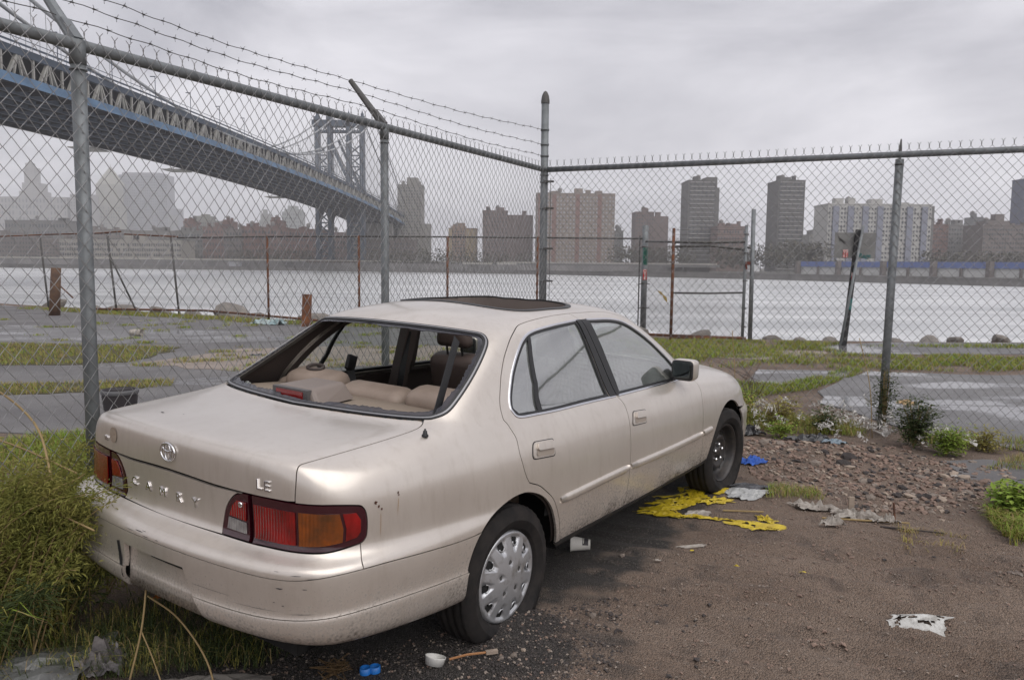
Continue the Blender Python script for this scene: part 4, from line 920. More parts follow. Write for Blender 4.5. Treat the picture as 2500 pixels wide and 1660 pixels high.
def sheet(name,poly,mt,lift,kind='structure',step=.25,jit=.06,seed=0,skirt=.03):
    """ground-hugging slab with an uneven outline and a short vertical edge"""
    q=np.random.default_rng(seed); P=[]
    n=len(poly)
    for i in range(n):
        a=np.array(poly[i],float);b=np.array(poly[(i+1)%n],float);L_=np.linalg.norm(b-a);k=max(1,int(L_/step)); nn=np.array([-(b-a)[1],(b-a)[0]])/max(L_,1e-6)
        for j in range(k): P.append(a+(b-a)*j/k+nn*(q.random()-.5)*jit*2)
    P=np.array(P); lo=P.min(0);hi=P.max(0); st=step*1.3
    G=np.array([(x,y) for x in np.arange(lo[0]+st/2,hi[0],st) for y in np.arange(lo[1]+st/2,hi[1],st)]).reshape(-1,2)
    if len(G):
        k=pip(G,P); k&=(np.abs(G[:,None]-P[None]).max(-1).min(1)>step*.3); G=G[k]
    V=[Vector(map(float,p)) for p in P]+[Vector(map(float,g)) for g in G]; m=len(P)
    r=geometry.delaunay_2d_cdt(V,[(i,(i+1)%m) for i in range(m)],[],0,1e-6)
    v=np.array([(p.x,p.y) for p in r[0]]); f=np.array([t for t in r[2] if len(t)==3]); f=f[pip(v[f].mean(1),P)]
    z=gz(v[:,0],v[:,1])+lift; VV=[(a,b,c) for (a,b),c in zip(v,z)]; FF=[tuple(map(int,t)) if (v[t[1]][0]-v[t[0]][0])*(v[t[2]][1]-v[t[0]][1])-(v[t[1]][1]-v[t[0]][1])*(v[t[2]][0]-v[t[0]][0])>0 else tuple(map(int,t))[::-1] for t in f]
    cnt={(t[i],t[(i+1)%3]) for t in FF for i in range(3)}
    for a,b in list(cnt):
        if (b,a) not in cnt:
            o=len(VV); VV+=[VV[a],VV[b],(VV[b][0],VV[b][1],VV[b][2]-skirt-lift),(VV[a][0],VV[a][1],VV[a][2]-skirt-lift)]; FF.append((o+1,o,o+3,o+2))
    o=mesh(name,VV,FF,mt,None,False); o['kind']=kind; return o
def asphalt_material(name,c1,c2,wet):
    m=mat(name,c1,.85,col2=c2,scale=.8,lo=.35,hi=.65,bump=.006,bscale=70)
    t,b=nodes_of(m);N=t.nodes.new;K=t.links.new;tc=N('ShaderNodeTexCoord');n=N('ShaderNodeTexNoise');n.inputs['Scale'].default_value=.55;n.inputs['Detail'].default_value=5
    mp=N('ShaderNodeMapping');mp.inputs['Scale'].default_value=(.7,1.7,1);K(tc.outputs['Object'],mp.inputs['Vector']);K(mp.outputs[0],n.inputs['Vector'])
    r=N('ShaderNodeMapRange');r.inputs['From Min'].default_value=wet;r.inputs['From Max'].default_value=wet+.06;r.inputs['To Min'].default_value=.85;r.inputs['To Max'].default_value=.14;K(n.outputs['Fac'],r.inputs['Value']);K(r.outputs[0],b.inputs['Roughness'])
    bp=b.inputs['Normal'].links[0].from_node
    r2=N('ShaderNodeMapRange');r2.inputs['From Min'].default_value=wet;r2.inputs['From Max'].default_value=wet+.05;r2.inputs['To Min'].default_value=1;r2.inputs['To Max'].default_value=.02;K(n.outputs['Fac'],r2.inputs['Value']);K(r2.outputs[0],bp.inputs['Strength'])
    return m
ASP=asphalt_material('old_grey_asphalt',(.155,.15,.15),(.105,.10,.102),.60)
ASPW=asphalt_material('wet_grey_asphalt',(.19,.187,.19),(.13,.127,.13),.50)
CONC=mat('cracked_pinkish_concrete',(.27,.225,.195),.9,col2=(.19,.16,.14),scale=2.2,bump=.006,bscale=40)
SOIL=mat('grassy_soil',(.055,.058,.024),.95,col2=(.085,.068,.038),scale=4,bump=.02,bscale=30)
# left lot, seen through the left fence
sheet('asphalt_lot',[(-4.15,7.1),(-2.9,7.4),(-1.9,8.2),(-1.0,9.6),(-.1,10.9),(.5,12.5),(1.8,14),(2.6,16.6),(-.5,19.0),(-3.5,20.1),(-6.5,21.2),(-12.4,24.2),(-24,31),(-24,16),(-8.2,7.9)],ASP,.012,step=.5)
sheet('asphalt_lot',[(-8.5,15.0),(-5.8,15.4),(-4.2,16.2),(-5.5,18),(-9,18.6),(-13,18.5),(-14,16)],ASPW,.02,step=.5,seed=3)
sheet('concrete_slab',[(-5.9,12.2),(-4.2,11.6),(-2.2,12.3),(-.6,13.6),(-.3,15.2),(-2.5,15.2),(-5.0,14.6)],CONC,.018,step=.35,jit=.12,seed=4)
sheet('soil_strip',[(-10.5,12.3),(-7.6,11.8),(-6.0,12.4),(-6.2,14.6),(-8.0,14.9),(-12,15)],SOIL,.02,step=.3,jit=.15,seed=5)
sheet('soil_strip',[(-7.0,8.9),(-5.4,9.5),(-4.6,10.1),(-4.8,10.6),(-6.0,10.2),(-8.5,10)],SOIL,.02,step=.2,jit=.12,seed=6)
# right lot
sheet('asphalt_lot',[(3.95,8.0),(4.6,6.9),(7,7.2),(12,8),(14,11),(9.5,12.6),(7.4,11.9),(5.6,12.25),(4.9,11.4),(4.05,10.2),(3.7,9.3)],ASPW,.014,step=.4,seed=7)
sheet('asphalt_lot',[(3.3,11.0),(3.9,10.6),(4.7,11.3),(5.3,12.2),(3.9,12.3)],ASPW,.014,step=.25,seed=8)
sheet('concrete_slab',[(3.6,13.8),(4.4,13.5),(5.7,14.3),(6.0,15.0),(4.6,15.4)],CONC,.016,step=.25,seed=9)
sheet('asphalt_lot',[(6.1,14.6),(9.2,14.9),(14,15.2),(20,17),(20,17.9),(10.6,17.2),(8,17.0),(6.2,16.2)],ASPW,.014,step=.5,seed=10)
sheet('asphalt_lot',[(3.4,5.9),(4.1,5.6),(7,5.8),(9,6.8),(5,6.75),(3.7,6.5)],ASP,.006,step=.3,jit=.1,seed=11)
# water
m=mat('grey_river_water',(.36,.37,.378),.28,col2=(.66,.665,.67),scale=.45,lo=.36,hi=.60,spec=1.,squash=(.045,.26,1),col3=(.30,.305,.31),scale3=.06,lo3=.50,hi3=.68)  # sky sheen and ripple lights put into the colour as pale and dark streaks
t,b=nodes_of(m);N=t.nodes.new;K=t.links.new;tc=N('ShaderNodeTexCoord');mp=N('ShaderNodeMapping');mp.inputs['Scale'].default_value=(.6,1.5,1);K(tc.outputs['Object'],mp.inputs['Vector'])
n1=N('ShaderNodeTexNoise');n1.inputs['Scale'].default_value=.35;n1.inputs['Detail'].default_value=6;n1.inputs['Roughness'].default_value=.6;K(mp.outputs[0],n1.inputs['Vector'])
bp=N('ShaderNodeBump');bp.inputs['Distance'].default_value=1.0;bp.inputs['Strength'].default_value=.6;K(n1.outputs['Fac'],bp.inputs['Height']);K(bp.outputs[0],b.inputs['Normal'])
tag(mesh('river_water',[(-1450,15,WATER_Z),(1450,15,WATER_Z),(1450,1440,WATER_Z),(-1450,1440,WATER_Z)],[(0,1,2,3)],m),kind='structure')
# shore boulders
ROCK=mat('grey_shore_rock',(.17,.155,.14),.9,col2=(.26,.235,.21),scale=3,bump=.03,bscale=9)
def rock_mesh(seed,sub=2,flat=.7):
    bm=bmesh.new();bmesh.ops.create_icosphere(bm,subdivisions=sub,radius=1);q=np.random.default_rng(seed);A=q.normal(size=(9,3));A/=np.linalg.norm(A,axis=1)[:,None];h=.55+.35*q.random(9)
    for v in bm.verts:
        p=np.array(v.co);
        for a,k in zip(A,h):
            d=p@a
            if d>k: p=p-a*(d-k)*.9
        v.co=Vector(p*(1,.8,flat))
    me=bpy.data.meshes.new('rock');bm.to_mesh(me);bm.free();return me
rocks=[rock_mesh(i) for i in range(6)]
for me in rocks: me.materials.append(ROCK)
q=np.random.default_rng(5)
rl=[(-16.5,28.4,.7),(-14.2,26.6,.6),(-13,26.1,.8),(-11.2,25.1,.7),(-8.4,23.6,1.1),(-7.5,23.0,.6),(-5.6,22.3,.8),(-4.9,21.8,.5),(-2.5,21.2,.7),(1.8,19.6,.6),(2.7,19.1,.9),(6.0,18.0,.45),(6.6,17.9,.35),(7.3,17.9,.4),(8.8,18.0,.4),(10.4,18.4,.4),(11.6,18.6,.45),(-10,24.6,.5),(4.4,18.6,.5),(9.6,18.0,.5)]
for i,(x,y,s) in enumerate(rl):
    o=link('shore_boulder',rocks[i%6],None); o.location=(x,y,-.10); o.scale=(s*.8,s*.6,s*.5); o.rotation_euler=(q.random()*.4,q.random()*.4,q.random()*6)
    tag(o,'weathered grey boulder along the river edge of the lot','boulder','boulders along the shore edge')
# ---------------------------------------------------------------- chain-link fences
GALV=mat('galvanised_steel',(.20,.215,.225),.55,.35,col2=(.135,.145,.15),scale=7,lo=.4,hi=.65,bump=.0006,bscale=60,col3=(.11,.09,.075),scale3=3,lo3=.62,hi3=.75)
GALVD=mat('weathered_galvanised_steel',(.115,.115,.115),.65,.3,col2=(.07,.065,.06),scale=7)
WIRE=mat('galvanised_wire',(.34,.34,.345),.5,.4,col2=(.18,.175,.17),scale=9)
WIRED=mat('old_fence_wire',(.12,.115,.11),.6,.3)
RUSTM=mat('rusty_steel',(.17,.065,.03),.9,col2=(.06,.035,.026),scale=9,bump=.003,bscale=60)
def linkmesh(name,length,z0,z1,w,h,r,mt,par,sag=0.,barb=.05,seed=0,hide=None,y=0.):
    """woven wire in the x-z plane from x=0 to length: each wire zigzags, hooks its neighbours, ends in twisted barbs"""
    q=np.random.default_rng(seed); n=int(length/w); m=int((z1-z0)/(h/2)); V=[];F=[]; cs=[(0,1),(.87,-.5),(-.87,-.5)]
    zz=z0+np.arange(m+1)*(z1-z0)/m
    for i in range(n):
        x0=i*w; pts=[]
        for j in range(m+1):
            side=(j+i)%2
            x=x0+(w if side else 0)+(.0012 if side else -.0012)
            d=.004*(1 if side else -1)
            pts.append((x,d,zz[j]))
        P=np.array(pts); P[:,1]+=y+.012*vnoise(P[:,0],P[:,2],.9,seed+1)+sag*np.sin(np.clip((P[:,2]-z0)/(z1-z0),0,1)*math.pi)
        P[:,0]+=.014*vnoise(P[:,0],P[:,2],.6,seed+2)
        if barb:
            e=P[-1]; sd=-1 if (m+i)%2 else 1; P=np.vstack([P,e+np.array([-.002*sd,.004*sd,barb*.5]),e+np.array([.017*sd,.0,barb])])
        k=len(P); o=len(V)
        for p in P:
            for a,b in cs: V.append((p[0]+a*r,p[1]+b*r,p[2]))
        for j in range(k-1):
            for a in range(3):
                b=(a+1)%3; F.append((o+j*3+a,o+j*3+b,o+(j+1)*3+b,o+(j+1)*3+a))
    o=fastmesh(name,V,F,mt,par); o['kind']='stuff'; return o
def frame2(a,b): # root at a, local x towards b
    return math.atan2(b[1]-a[1],b[0]-a[0]), math.hypot(b[0]-a[0],b[1]-a[1])
def post(par,x,z0,z1,r,mt,lean=(0,0),name='post',y=0.,cap=True):
    b=MB(); b.tube([(0,0,0),(lean[0]*.5,lean[1]*.5,(z1-z0)*.5),(lean[0],lean[1],z1-z0)],r,14); o=b.build(name,mt,par,True,(x,y,z0)); return o
# --- tall fence on the left, running past the car to the corner post
LA=(-2.26,4.19); CP=(.36,9.41); RP=(3.75,7.86)
ang,Lf=frame2(LA,CP); ext=2.9
fa=empty('tall_chain_link_fence',(LA[0],LA[1],0),ang); tag(fa,'tall galvanised chain-link fence topped with barbed wire, left of the car','fence')
HT=2.72
post(fa,0,-.1,HT-.02,.037,GALV); xm=2.67
post(fa,xm,-.1,HT-.02,.033,GALV)
post(fa,-ext,-.1,HT,.042,GALV)
for x,r in((0,.041),(xm,.037),(-ext,.047)):
    b=MB(); b.tube([(0,0,-.10),(0,0,.02)],r,14); b.tube([(0,0,-.13),(0,0,-.122)],r+.003,14); b.build('post_cap',GALV,fa,True,(x,0,HT))
    b=MB(); b.bar((0,0,.02),(0,.10,.13),.052,.045); b.tube([(0,.0,.0),(0,.10,.12),(0,.34,.40)],[.030,.030,.022],8); b.build('barbed_wire_arm',GALVD if x>0 else GALV,fa,False,(x,0,HT))
b=MB(); b.tube([(-ext-1,0,HT),(Lf,0,HT)],.031,14); b.build('top_rail',GALV,fa,True)
linkmesh('chain_link_mesh',Lf+ext+1,.03,HT+.03,.0435,.100,.0027,WIRE,fa,seed=3,y=-.040).location=(-ext-1,0,0)
def barbed(par,P,mt=GALVD,step=.125,r=.0026):
    b=MB(); pts=crom(P,n=int(max(4,np.linalg.norm(np.array(P[-1])-np.array(P[0]))/len(P)/.06)))
    pts=[np.array(p)+np.array([0,.004*math.sin(i*1.3),.004*math.cos(i*1.3)]) for i,p in enumerate(pts)]
    b.tube(pts,r,5)
    acc=0
    for i in range(1,len(pts)):
        acc+=np.linalg.norm(pts[i]-pts[i-1])
        if acc>step:
            acc=0; p=pts[i]; d=(pts[i]-pts[i-1]); d/=np.linalg.norm(d)
            b.tube([p-d*.010,p+d*.010],.0048,5)
            for k in range(4):
                a=k*1.57+i; v=np.array([.35*(-1)**k,math.cos(a),math.sin(a)]); b.tube([p,p+v*.022],.0016,3,caps=False)
    return b.build('barbed_wire',mt,par)
for k,(d,zc) in enumerate(((.33,3.18),(.23,3.01),(.12,2.88))):
    y=d; z=HT+.02+d*1.15
    barbed(fa,[(-ext,y,z),(-ext*.5,y,z-.03),(0,y,z),(xm*.5,y,z-.035),(xm,y,z),((xm+Lf)*.5,y*.5,(z+zc)/2-.03),(Lf,0,zc)])
# --- corner post
cpost=c=empty("fence_corner_post",(CP[0],CP[1],0)); tag(c,'tall grey steel corner post with rounded cap where the two fences meet','post')
b=MB(); b.tube([(0,0,-.1),(0,0,3.50)],.044,18); b.build('post',GALV,c,True)
b=MB(); b.lathe([(.050,0),(.050,.03),(.047,.05),(.040,.09),(.022,.13),(0,.145)],18,Matrix.Translation((0,0,3.48))); b.build('domed_cap',GALVD,c,True)
for z in(.5,1.1,1.42,1.80,2.27,2.58,2.66,3.18,3.01,2.88):
    b=MB(); b.tube([(0,0,z-.012),(0,0,z+.012)],.050,16); b.build('clamp_band',GALV,c,True)
    if z<2.6:
        b=MB(); b.bar((0,-.05,z),(.11,-.06,z),.014,.022); b.tube([(.105,-.072,z),(.105,-.04,z)],.010,6); b.build('clamp_bolt',GALVD,c)
b=MB(); b.bar((.075,-.035,.1),(.075,-.035,2.62),.016,.006); b.build('tension_bar',GALVD,c)
# --- fence on the right
ang2,Lr=frame2(CP,RP); fb=empty('chain_link_fence',(CP[0],CP[1],0),ang2); tag(fb,'galvanised chain-link fence without barbed wire, in front of the car','fence')
b=MB(); b.tube([(0,0,HT),(Lr+4.5,0,HT-.0)],.031,14); b.build('top_rail',GALV,fb,True)
post(fb,Lr,-.1,HT-.045,.039,GALV,(.03,0)); b=MB(); b.tube([(0,0,-.07),(0,0,.06),(.004,0,.15)],[.012,.016,.006],6); b.build('rail_hook',GALVD,fb,True,(Lr+.03,.01,HT))
b=MB(); b.tube([(0,0,-.012),(0,0,.0)],.043,14); b.build('clamp_band',GALVD,fb,True,(Lr+.028,0,HT-.09))
post(fb,Lr+3.4,-.1,HT-.045,.039,GALV)
linkmesh('chain_link_mesh',Lr+4.5,.03,HT+.05,.0435,.100,.0031,WIRE,fb,seed=9,y=-.040,barb=.055)
# --- low fence along the water
WP=[(-19.5,28.2),(-15.24,25.9),(-12.1,24.1),(-9.85,23.3),(-6.6,21.3),(-3.95,20.3),(-1.65,20.0),(.62,19.9),(3.29,19.75)]
for i in range(len(WP)-1):
    a,bq=WP[i],WP[i+1]; an,L_=frame2(a,bq)
    if i==0:
        fw=empty('waterfront_fence',(0,0,0)); tag(fw,'old leaning chain-link fence with rusty posts along the river','fence')
    e=fw
    zt=2.33 if i<3 else 2.27
    rust=i>=4
    o=post(fw,a[0],-.3,zt+.02,.03,RUSTM if rust or i==0 else GALVD,(-.30 if i in(1,2) else (-.2 if i==3 else 0),.15 if i in (1,2) else 0),y=a[1])
    m4=Matrix.Translation((a[0],a[1],0))@Matrix.Rotation(an,4,'Z')
    lm=linkmesh('chain_link_mesh',L_,.05,zt,.040,.09,.0021,WIRED,fw,seed=20+i,barb=.03 if i>3 else 0); lm.matrix_local=m4@Matrix.Translation((-.25 if i<3 else 0,0,0))
    b=MB()
    if i==0: b.tube([(-.3,0,2.33),(L_*.5,0,2.36),(L_,0,2.40)],.02,8)
    elif i==2: b.tube([(-.5,0,2.42),(.25,0,2.46)],.022,8); b.tube([(.35,0,2.38),(L_,0,2.30)],.02,8)
    elif i==1: b.tube([(-.3,0,2.40),(L_-.3,0,2.42)],.022,8)
    else: b.tube([(0,0,2.27),(L_,0,2.27)],.02,8)
    b.build('top_rail',RUSTM if i<3 else GALVD,fw,True).matrix_local=m4
b=MB(); b.tube([(-11.75,24.6,.0),(-12.35,24.2,1.78)],.028,8); b.build('brace',GALVD,fw,True)
b=MB(); b.tube([(-13.9,24.9,.4),(-15.2,26.0,1.0)],.022,8); b.build('brace',RUSTM,fw,True)
b=MB(); b.tube([(-13,24.2,.10),(-9,23.0,.16),(-5.5,20.6,.12),(-4.4,20.2,.05)],.03,8); b.build('fallen_rail',RUSTM,fw,True)
# --- post with stickers, gate, tall post
GS=mat('green_sticker',(.02,.14,.10),.6);RS=mat('red_sticker',(.45,.03,.03),.6);WS_=mat('white_ink',(.75,.73,.7),.6)
def sticker(par,x,y,z,w,h,mt,txt=None,vert=True):
    o=mesh('sticker',[(-w/2,0,-h/2),(w/2,0,-h/2),(w/2,0,h/2),(-w/2,0,h/2)],[(0,1,2,3)],mt,par,loc=(x,y,z))
    if txt:
        for k,ch in enumerate(txt):
            me=textmesh(ch,h/len(txt)*1.15,.0005); t=link('sticker_letter',me,WS_,par); t.rotation_euler=(R(90),0,0); t.location=(x,y-.003,z+h/2-h/len(txt)*(k+.5))
gp=empty('steel_post',(3.29,19.75,0)); tag(gp,'thick grey steel post with green and red stickers by the water','post')
b=MB(); b.tube([(0,0,-.2),(0,0,2.60)],.075,16); b.build('pole',GALV,gp,True)
for z in(.55,1.15,2.05): b=MB(); b.tube([(0,0,z),(0,0,z+.03)],.082,14); b.bar((-.14,-.03,z),(.14,-.03,z),.02); b.build('clamp_band',GALVD,gp,True)
b=MB(); b.tube([(-.13,0,0),(-.13,0,2.35)],.016,6); b.build('tension_bar',GALVD,gp)
for k,ch in enumerate('OTE'): pass
sticker(gp,0,-.078,1.83,.11,.42,GS); sticker(gp,0,-.079,1.38,.10,.26,RS,'OTE')
for k in range(4):
    b=MB(); b.tube([(.035*math.cos(a),-.080,1.70+.09*k+.035*math.sin(a)) for a in np.linspace(0,6.28,10)[:-1]],.007,4,closed=True); b.build('sticker_mark',mat('dark_green_ink',(.006,.03,.025),.6),gp)
gt_=empty('chain_link_gate',(3.48,17.2,0),0); tag(gt_,'narrow chain-link gate with rusty frame standing at the river edge','gate')
W_=1.57
for x,z1 in((0,2.42),(W_,2.50)): post(gt_,x,-.1,z1,.034,RUSTM if x==0 else GALV,name='gate_post')
for z,r,mt in((2.12,.028,GALVD),(2.02,.026,GALVD),(1.02,.022,GALVD),(-.02+.06,.024,RUSTM)):
    b=MB(); b.tube([(0,0,z),(W_*.5,0,z+(.03 if z==2.02 else 0)),(W_,0,z+(-.05 if z==2.02 else .02))],r,8); b.build('cross_rail',mt,gt_,True)
linkmesh('chain_link_mesh',W_,.06,2.14,.028,.065,.0019,WIRED,gt_,seed=41,barb=.04)
linkmesh('chain_link_mesh',W_,.06,2.0,.030,.068,.0019,WIRED,gt_,seed=43,barb=0).location=(.02,.10,0)
for z in(2.2,2.3,2.4): b=MB(); b.tube([(0,0,z-.02),(W_,0,z)],.004,4); b.build('wire_strand',GALVD,gt_)
for z in(.3,.7,1.3,1.65,1.9,2.3): b=MB(); b.bar((W_-.05,-.03,z),(W_+.05,-.03,z),.03); b.build('hinge_clamp',GALVD,gt_)
b=MB(); b.box((W_+.04,-.05,1.68),(.10,.05,.07)); b.tube([(W_+.0,-.05,1.68),(W_+.02,-.06,1.55)],.02,8); b.build('padlock',mat('dark_red_lock',(.12,.03,.02),.7),gt_)
tp=empty('tall_steel_post',(5.22,17.2,0)); tag(tp,'tall plain grey steel post right beside the gate','post')
b=MB(); b.tube([(0,0,-.1),(-.03,.0,2.84)],.046,16); b.build('pole',GALV,tp,True)
b=MB(); b.tube([(0,0,2.0),(-.14,0,2.02)],.025,8); b.build('rail_end',GALVD,tp,True)
b=MB(); b.tube([(-.05,-.02,.1),(-.05,-.02,2.1)],.012,6); b.build('tension_bar',GALVD,tp)
# mesh between the sticker post and the gate, and its low rail
e=empty('short_chain_link_fence',(1.9,19.0,0)); tag(e,'short chain-link panel between the stickered post and the gate','fence')
a=(3.30,19.7);bq=(3.48,17.2);an,L_=frame2(a,bq)
o=linkmesh('chain_link_mesh',L_,.05,2.15,.040,.09,.0021,WIRED,e,seed=51); o.matrix_parent_inverse=Matrix.Translation((-1.9,-19,0)); o.matrix_basis=Matrix.Translation((a[0],a[1],0))@Matrix.Rotation(an,4,'Z')
b=MB(); b.tube([(a[0]-1.9,a[1]-19,2.2),(bq[0]-1.9,bq[1]-19,2.12)],.022,8); b.build('top_rail',GALVD,e,True)
b=MB(); b.tube([(2.6-1.9,17.9-19,.06),(5.1-1.9,17.1-19,.05)],.03,8); b.build('bottom_rail',RUSTM,e,True)
b=MB(); b.add([(1.55,-.2,1.02),(1.66,-.2,.98),(1.70,-.2,.90),(1.62,-.2,.93)],[(0,1,2,3)]); b.add([(1.68,-.2,.93),(1.78,-.2,.86),(1.80,-.2,.72),(1.70,-.2,.84)],[(0,1,2,3)]); b.build('yellow_tape_scrap',mat('yellow_tape',(.45,.30,.02),.6),e)
# --- road sign seen from behind
sg=empty('road_sign',(6.85,16.2,0)); tag(sg,'blank grey back of a rectangular sign on a leaning black post by the water','sign')
b=MB(); b.bar((.0,0,-.1),(.19,0,2.38),.10,.05,up=(0,1,0)); b.build('black_post',mat('black_wood_post',(.02,.02,.022),.8,bump=.004,bscale=30),sg)
b=MB(); b.tube([(-.10,-.06,-.05),(.02,-.07,.8),(.27,-.03,2.46)],.030,8); b.build('steel_post',GALV,sg,True)
pl=MB(); pl.box((.16,.06,2.06),(.84,.008,.52)); pl.build('sign_plate',mat('grey_sign_back',(.20,.20,.195),.6,.1,col2=(.15,.15,.15),scale=4),sg)
b=MB(); b.bar((-.16,.05,2.20),(-.04,.05,2.10),.035,.004,up=(0,1,0)); b.bar((-.19,.05,2.24),(-.15,.05,2.14),.012,.004,up=(0,1,0)); b.build('tape_scrap',BLACK,sg)
sticker(sg,-.06,.048,1.895,.05,.16,RS,'OTE'); sticker(sg,-.005,.048,1.895,.05,.16,RS,'OTE'); sticker(sg,.10,-.04,1.42,.045,.17,RS,'OTE')
t=link('graffiti_tag',textmesh('Rage',.13,.0005),mat('teal_ink',(.02,.12,.12),.6),sg); t.rotation_euler=(R(90),0,0); t.location=(.37,.05,1.85)
b=MB(); b.tube([(.085,-.055,.98),(.065,-.06,.75)],.034,8); b.build('teal_paint',mat('teal_paint',(.03,.14,.14),.6),sg)
# rusty bollard stub, timber post
o=empty('rusty_stub_post',(-5.15,19.7,0)); tag(o,'short square rusty steel stub post near the river fence','post')
b=MB(); b.box((0,0,.38),(.20,.16,.84),rz=.2,M=Matrix.Rotation(R(2.5),3,'Y')); b.build('steel_stub',mat('orange_rust',(.22,.085,.035),.9,col2=(.07,.035,.025),scale=6,bump=.004,bscale=50),o)
o=empty('timber_post',(-13.2,22.65,0)); tag(o,'weathered brown timber post leaning beside the river fence','post')
b=MB(); b.tube([(0,0,-.1),(.05,0,.6),(.10,.02,1.36)],[.15,.14,.13],12); b.build('timber',mat('brown_timber',(.13,.075,.045),.9,col2=(.07,.045,.035),scale=5,bump=.01,bscale=20),o,True)
# ---------------------------------------------------------------- suspension bridge
BBLUE=mat('bridge_blue_paint',(.10,.185,.30),.6,col2=(.06,.11,.18),scale=.2)
BGREY=mat('bridge_slate_paint',(.045,.065,.095),.6,col2=(.032,.046,.068),scale=.2)
BCREAM=mat('bridge_cream_paint',(.34,.33,.30),.6,col2=(.22,.215,.20),scale=.3)
BDARK=mat('bridge_underside_steel',(.014,.014,.02),.8)
BCABLE=mat('bridge_cable_grey',(.30,.31,.32),.6)
def bx(Y): return -98.5+.0214*(Y-150)
def bz(Y): return 39.6-3*((Y-350)/200)**2 if Y<560 else 39.6-3*((560-350)/200)**2-(Y-560)*.045
BW=35.
br=empty('suspension_bridge',(0,0,0)); tag(br,'blue steel suspension bridge with lattice tower crossing the river on the left','bridge')
Ys=np.arange(60,801,10.)
def beam_line(name,dx,dz,w,h,mt,Y0=60,Y1=800):
    b=MB(); P=[(bx(Y)+dx,Y,bz(Y)+dz) for Y in np.arange(Y0,Y1+1,20.)]
    for a,c in zip(P[:-1],P[1:]): b.bar(a,c,w,h)
    return b.build(name,mt,br)
beam_line('lower_chord',.0,0,.9,1.5,BBLUE); beam_line('lower_chord',-BW,0,.9,1.5,BGREY)
beam_line('upper_chord',.0,5.4,.9,1.5,BGREY); beam_line('upper_chord',-BW,5.4,.9,1.5,BGREY)
beam_line('walkway_edge',1.2,6.6,.25,.35,BGREY); beam_line('handrail',1.2,7.6,.12,.12,BGREY)
beam_line('fascia_girder',.9,-.9,.3,.5,BBLUE)
# truss web of the near side: verticals and inverted V per ten-metre panel
tv=MB(); tv.bar((0,0,.7),(0,0,4.8),.5,.4); mv=bpy.data.meshes.new('truss_vertical'); mv.from_pydata(tv.v,[],tv.f); mv.materials.append(BCREAM)
td=MB(); td.bar((0,-3.0,.7),(0,-.4,4.7),.6,.45); md=bpy.data.meshes.new('truss_diagonal'); md.from_pydata(td.v,[],td.f); md.materials.append(BCREAM)
td=MB(); td.bar((0,3.0,.7),(0,.4,4.7),.6,.45); md2=bpy.data.meshes.new('truss_diagonal'); md2.from_pydata(td.v,[],td.f); md2.materials.append(BCREAM)
td=MB(); td.bar((0,-1.3,.7),(0,-.12,4.7),.4,.35); td.bar((0,1.3,.7),(0,.12,4.7),.4,.35); mk=bpy.data.meshes.new('truss_brace'); mk.from_pydata(td.v,[],td.f); mk.materials.append(BCREAM)
rest=MB()
for Y in np.arange(120,800,10.):
    p=(bx(Y),Y,bz(Y))
    if Y<480:
        for nm,me,dy in(('truss_vertical',mv,5),('truss_diagonal',md,0),('truss_diagonal',md2,0),('truss_brace',mk,0)):
            link(nm,me,None,br).location=(bx(Y+dy),Y+dy,bz(Y+dy))
    else:
        for me,dy in((mv,5),(md,0),(md2,0)):
            rest.add([(v.co.x+p[0],v.co.y+p[1]+dy,v.co.z+p[2]) for v in me.vertices],[tuple(f.vertices) for f in me.polygons])
tag(rest.build('truss_web',BCREAM,br),kind='stuff')
far=MB()
for Y in np.arange(120,800,10.):
    p=(bx(Y)-BW,Y,bz(Y))
    far.add([(v.co.x+p[0],v.co.y+p[1],v.co.z+p[2]) for me in(md,md2) for v in me.vertices],[tuple(i+k*8 for i in f.vertices) for k,me in enumerate((md,md2)) for f in me.polygons])
tag(far.build('truss_web',BGREY,br),kind='stuff')
# decks and floor steel
def deck(name,dz,th,mt,x0,x1):
    V=[];F=[];n=0
    for Y in np.arange(60,801,20.): V+=[(bx(Y)+x0,Y,bz(Y)+dz),(bx(Y)+x1,Y,bz(Y)+dz),(bx(Y)+x1,Y,bz(Y)+dz+th),(bx(Y)+x0,Y,bz(Y)+dz+th)]; n+=1
    for i in range(n-1):
        for k in range(4): F.append((i*4+k,i*4+(k+1)%4,(i+1)*4+(k+1)%4,(i+1)*4+k))
    return mesh(name,V,F,mt,br)
deck('lower_deck',-.6,.6,BDARK,-BW-1,.4); deck('upper_deck',5.6,.4,BDARK,-BW+.5,-.5)
b=MB()
for Y in np.arange(60,800,5.): b.box((bx(Y)-BW/2,Y,bz(Y)-1.1),(BW-1.5,.5,1.0))
tag(b.build('floor_beams',BDARK,br),kind='stuff')
for dx in(-4,-9,-14,-19,-24,-30): beam_line('stringer',dx,-1.5,.5,.9,BGREY)
beam_line('fascia_girder',-BW-.6,-1.2,.5,1.7,BDARK); beam_line('drip_edge',-BW-1.0,-2.0,.3,.25,BCREAM)
for Y in(255,318,438): b=MB(); b.box((bx(Y)-BW-4,Y,bz(Y)-2.6),(8,10,.35)); b.bar((bx(Y)-BW-1,Y-4,bz(Y)-1.2),(bx(Y)-BW-7,Y-4,bz(Y)-2.6),.2); b.bar((bx(Y)-BW-1,Y+4,bz(Y)-1.2),(bx(Y)-BW-7,Y+4,bz(Y)-2.6),.2); b.build('maintenance_platform',BCREAM,br)
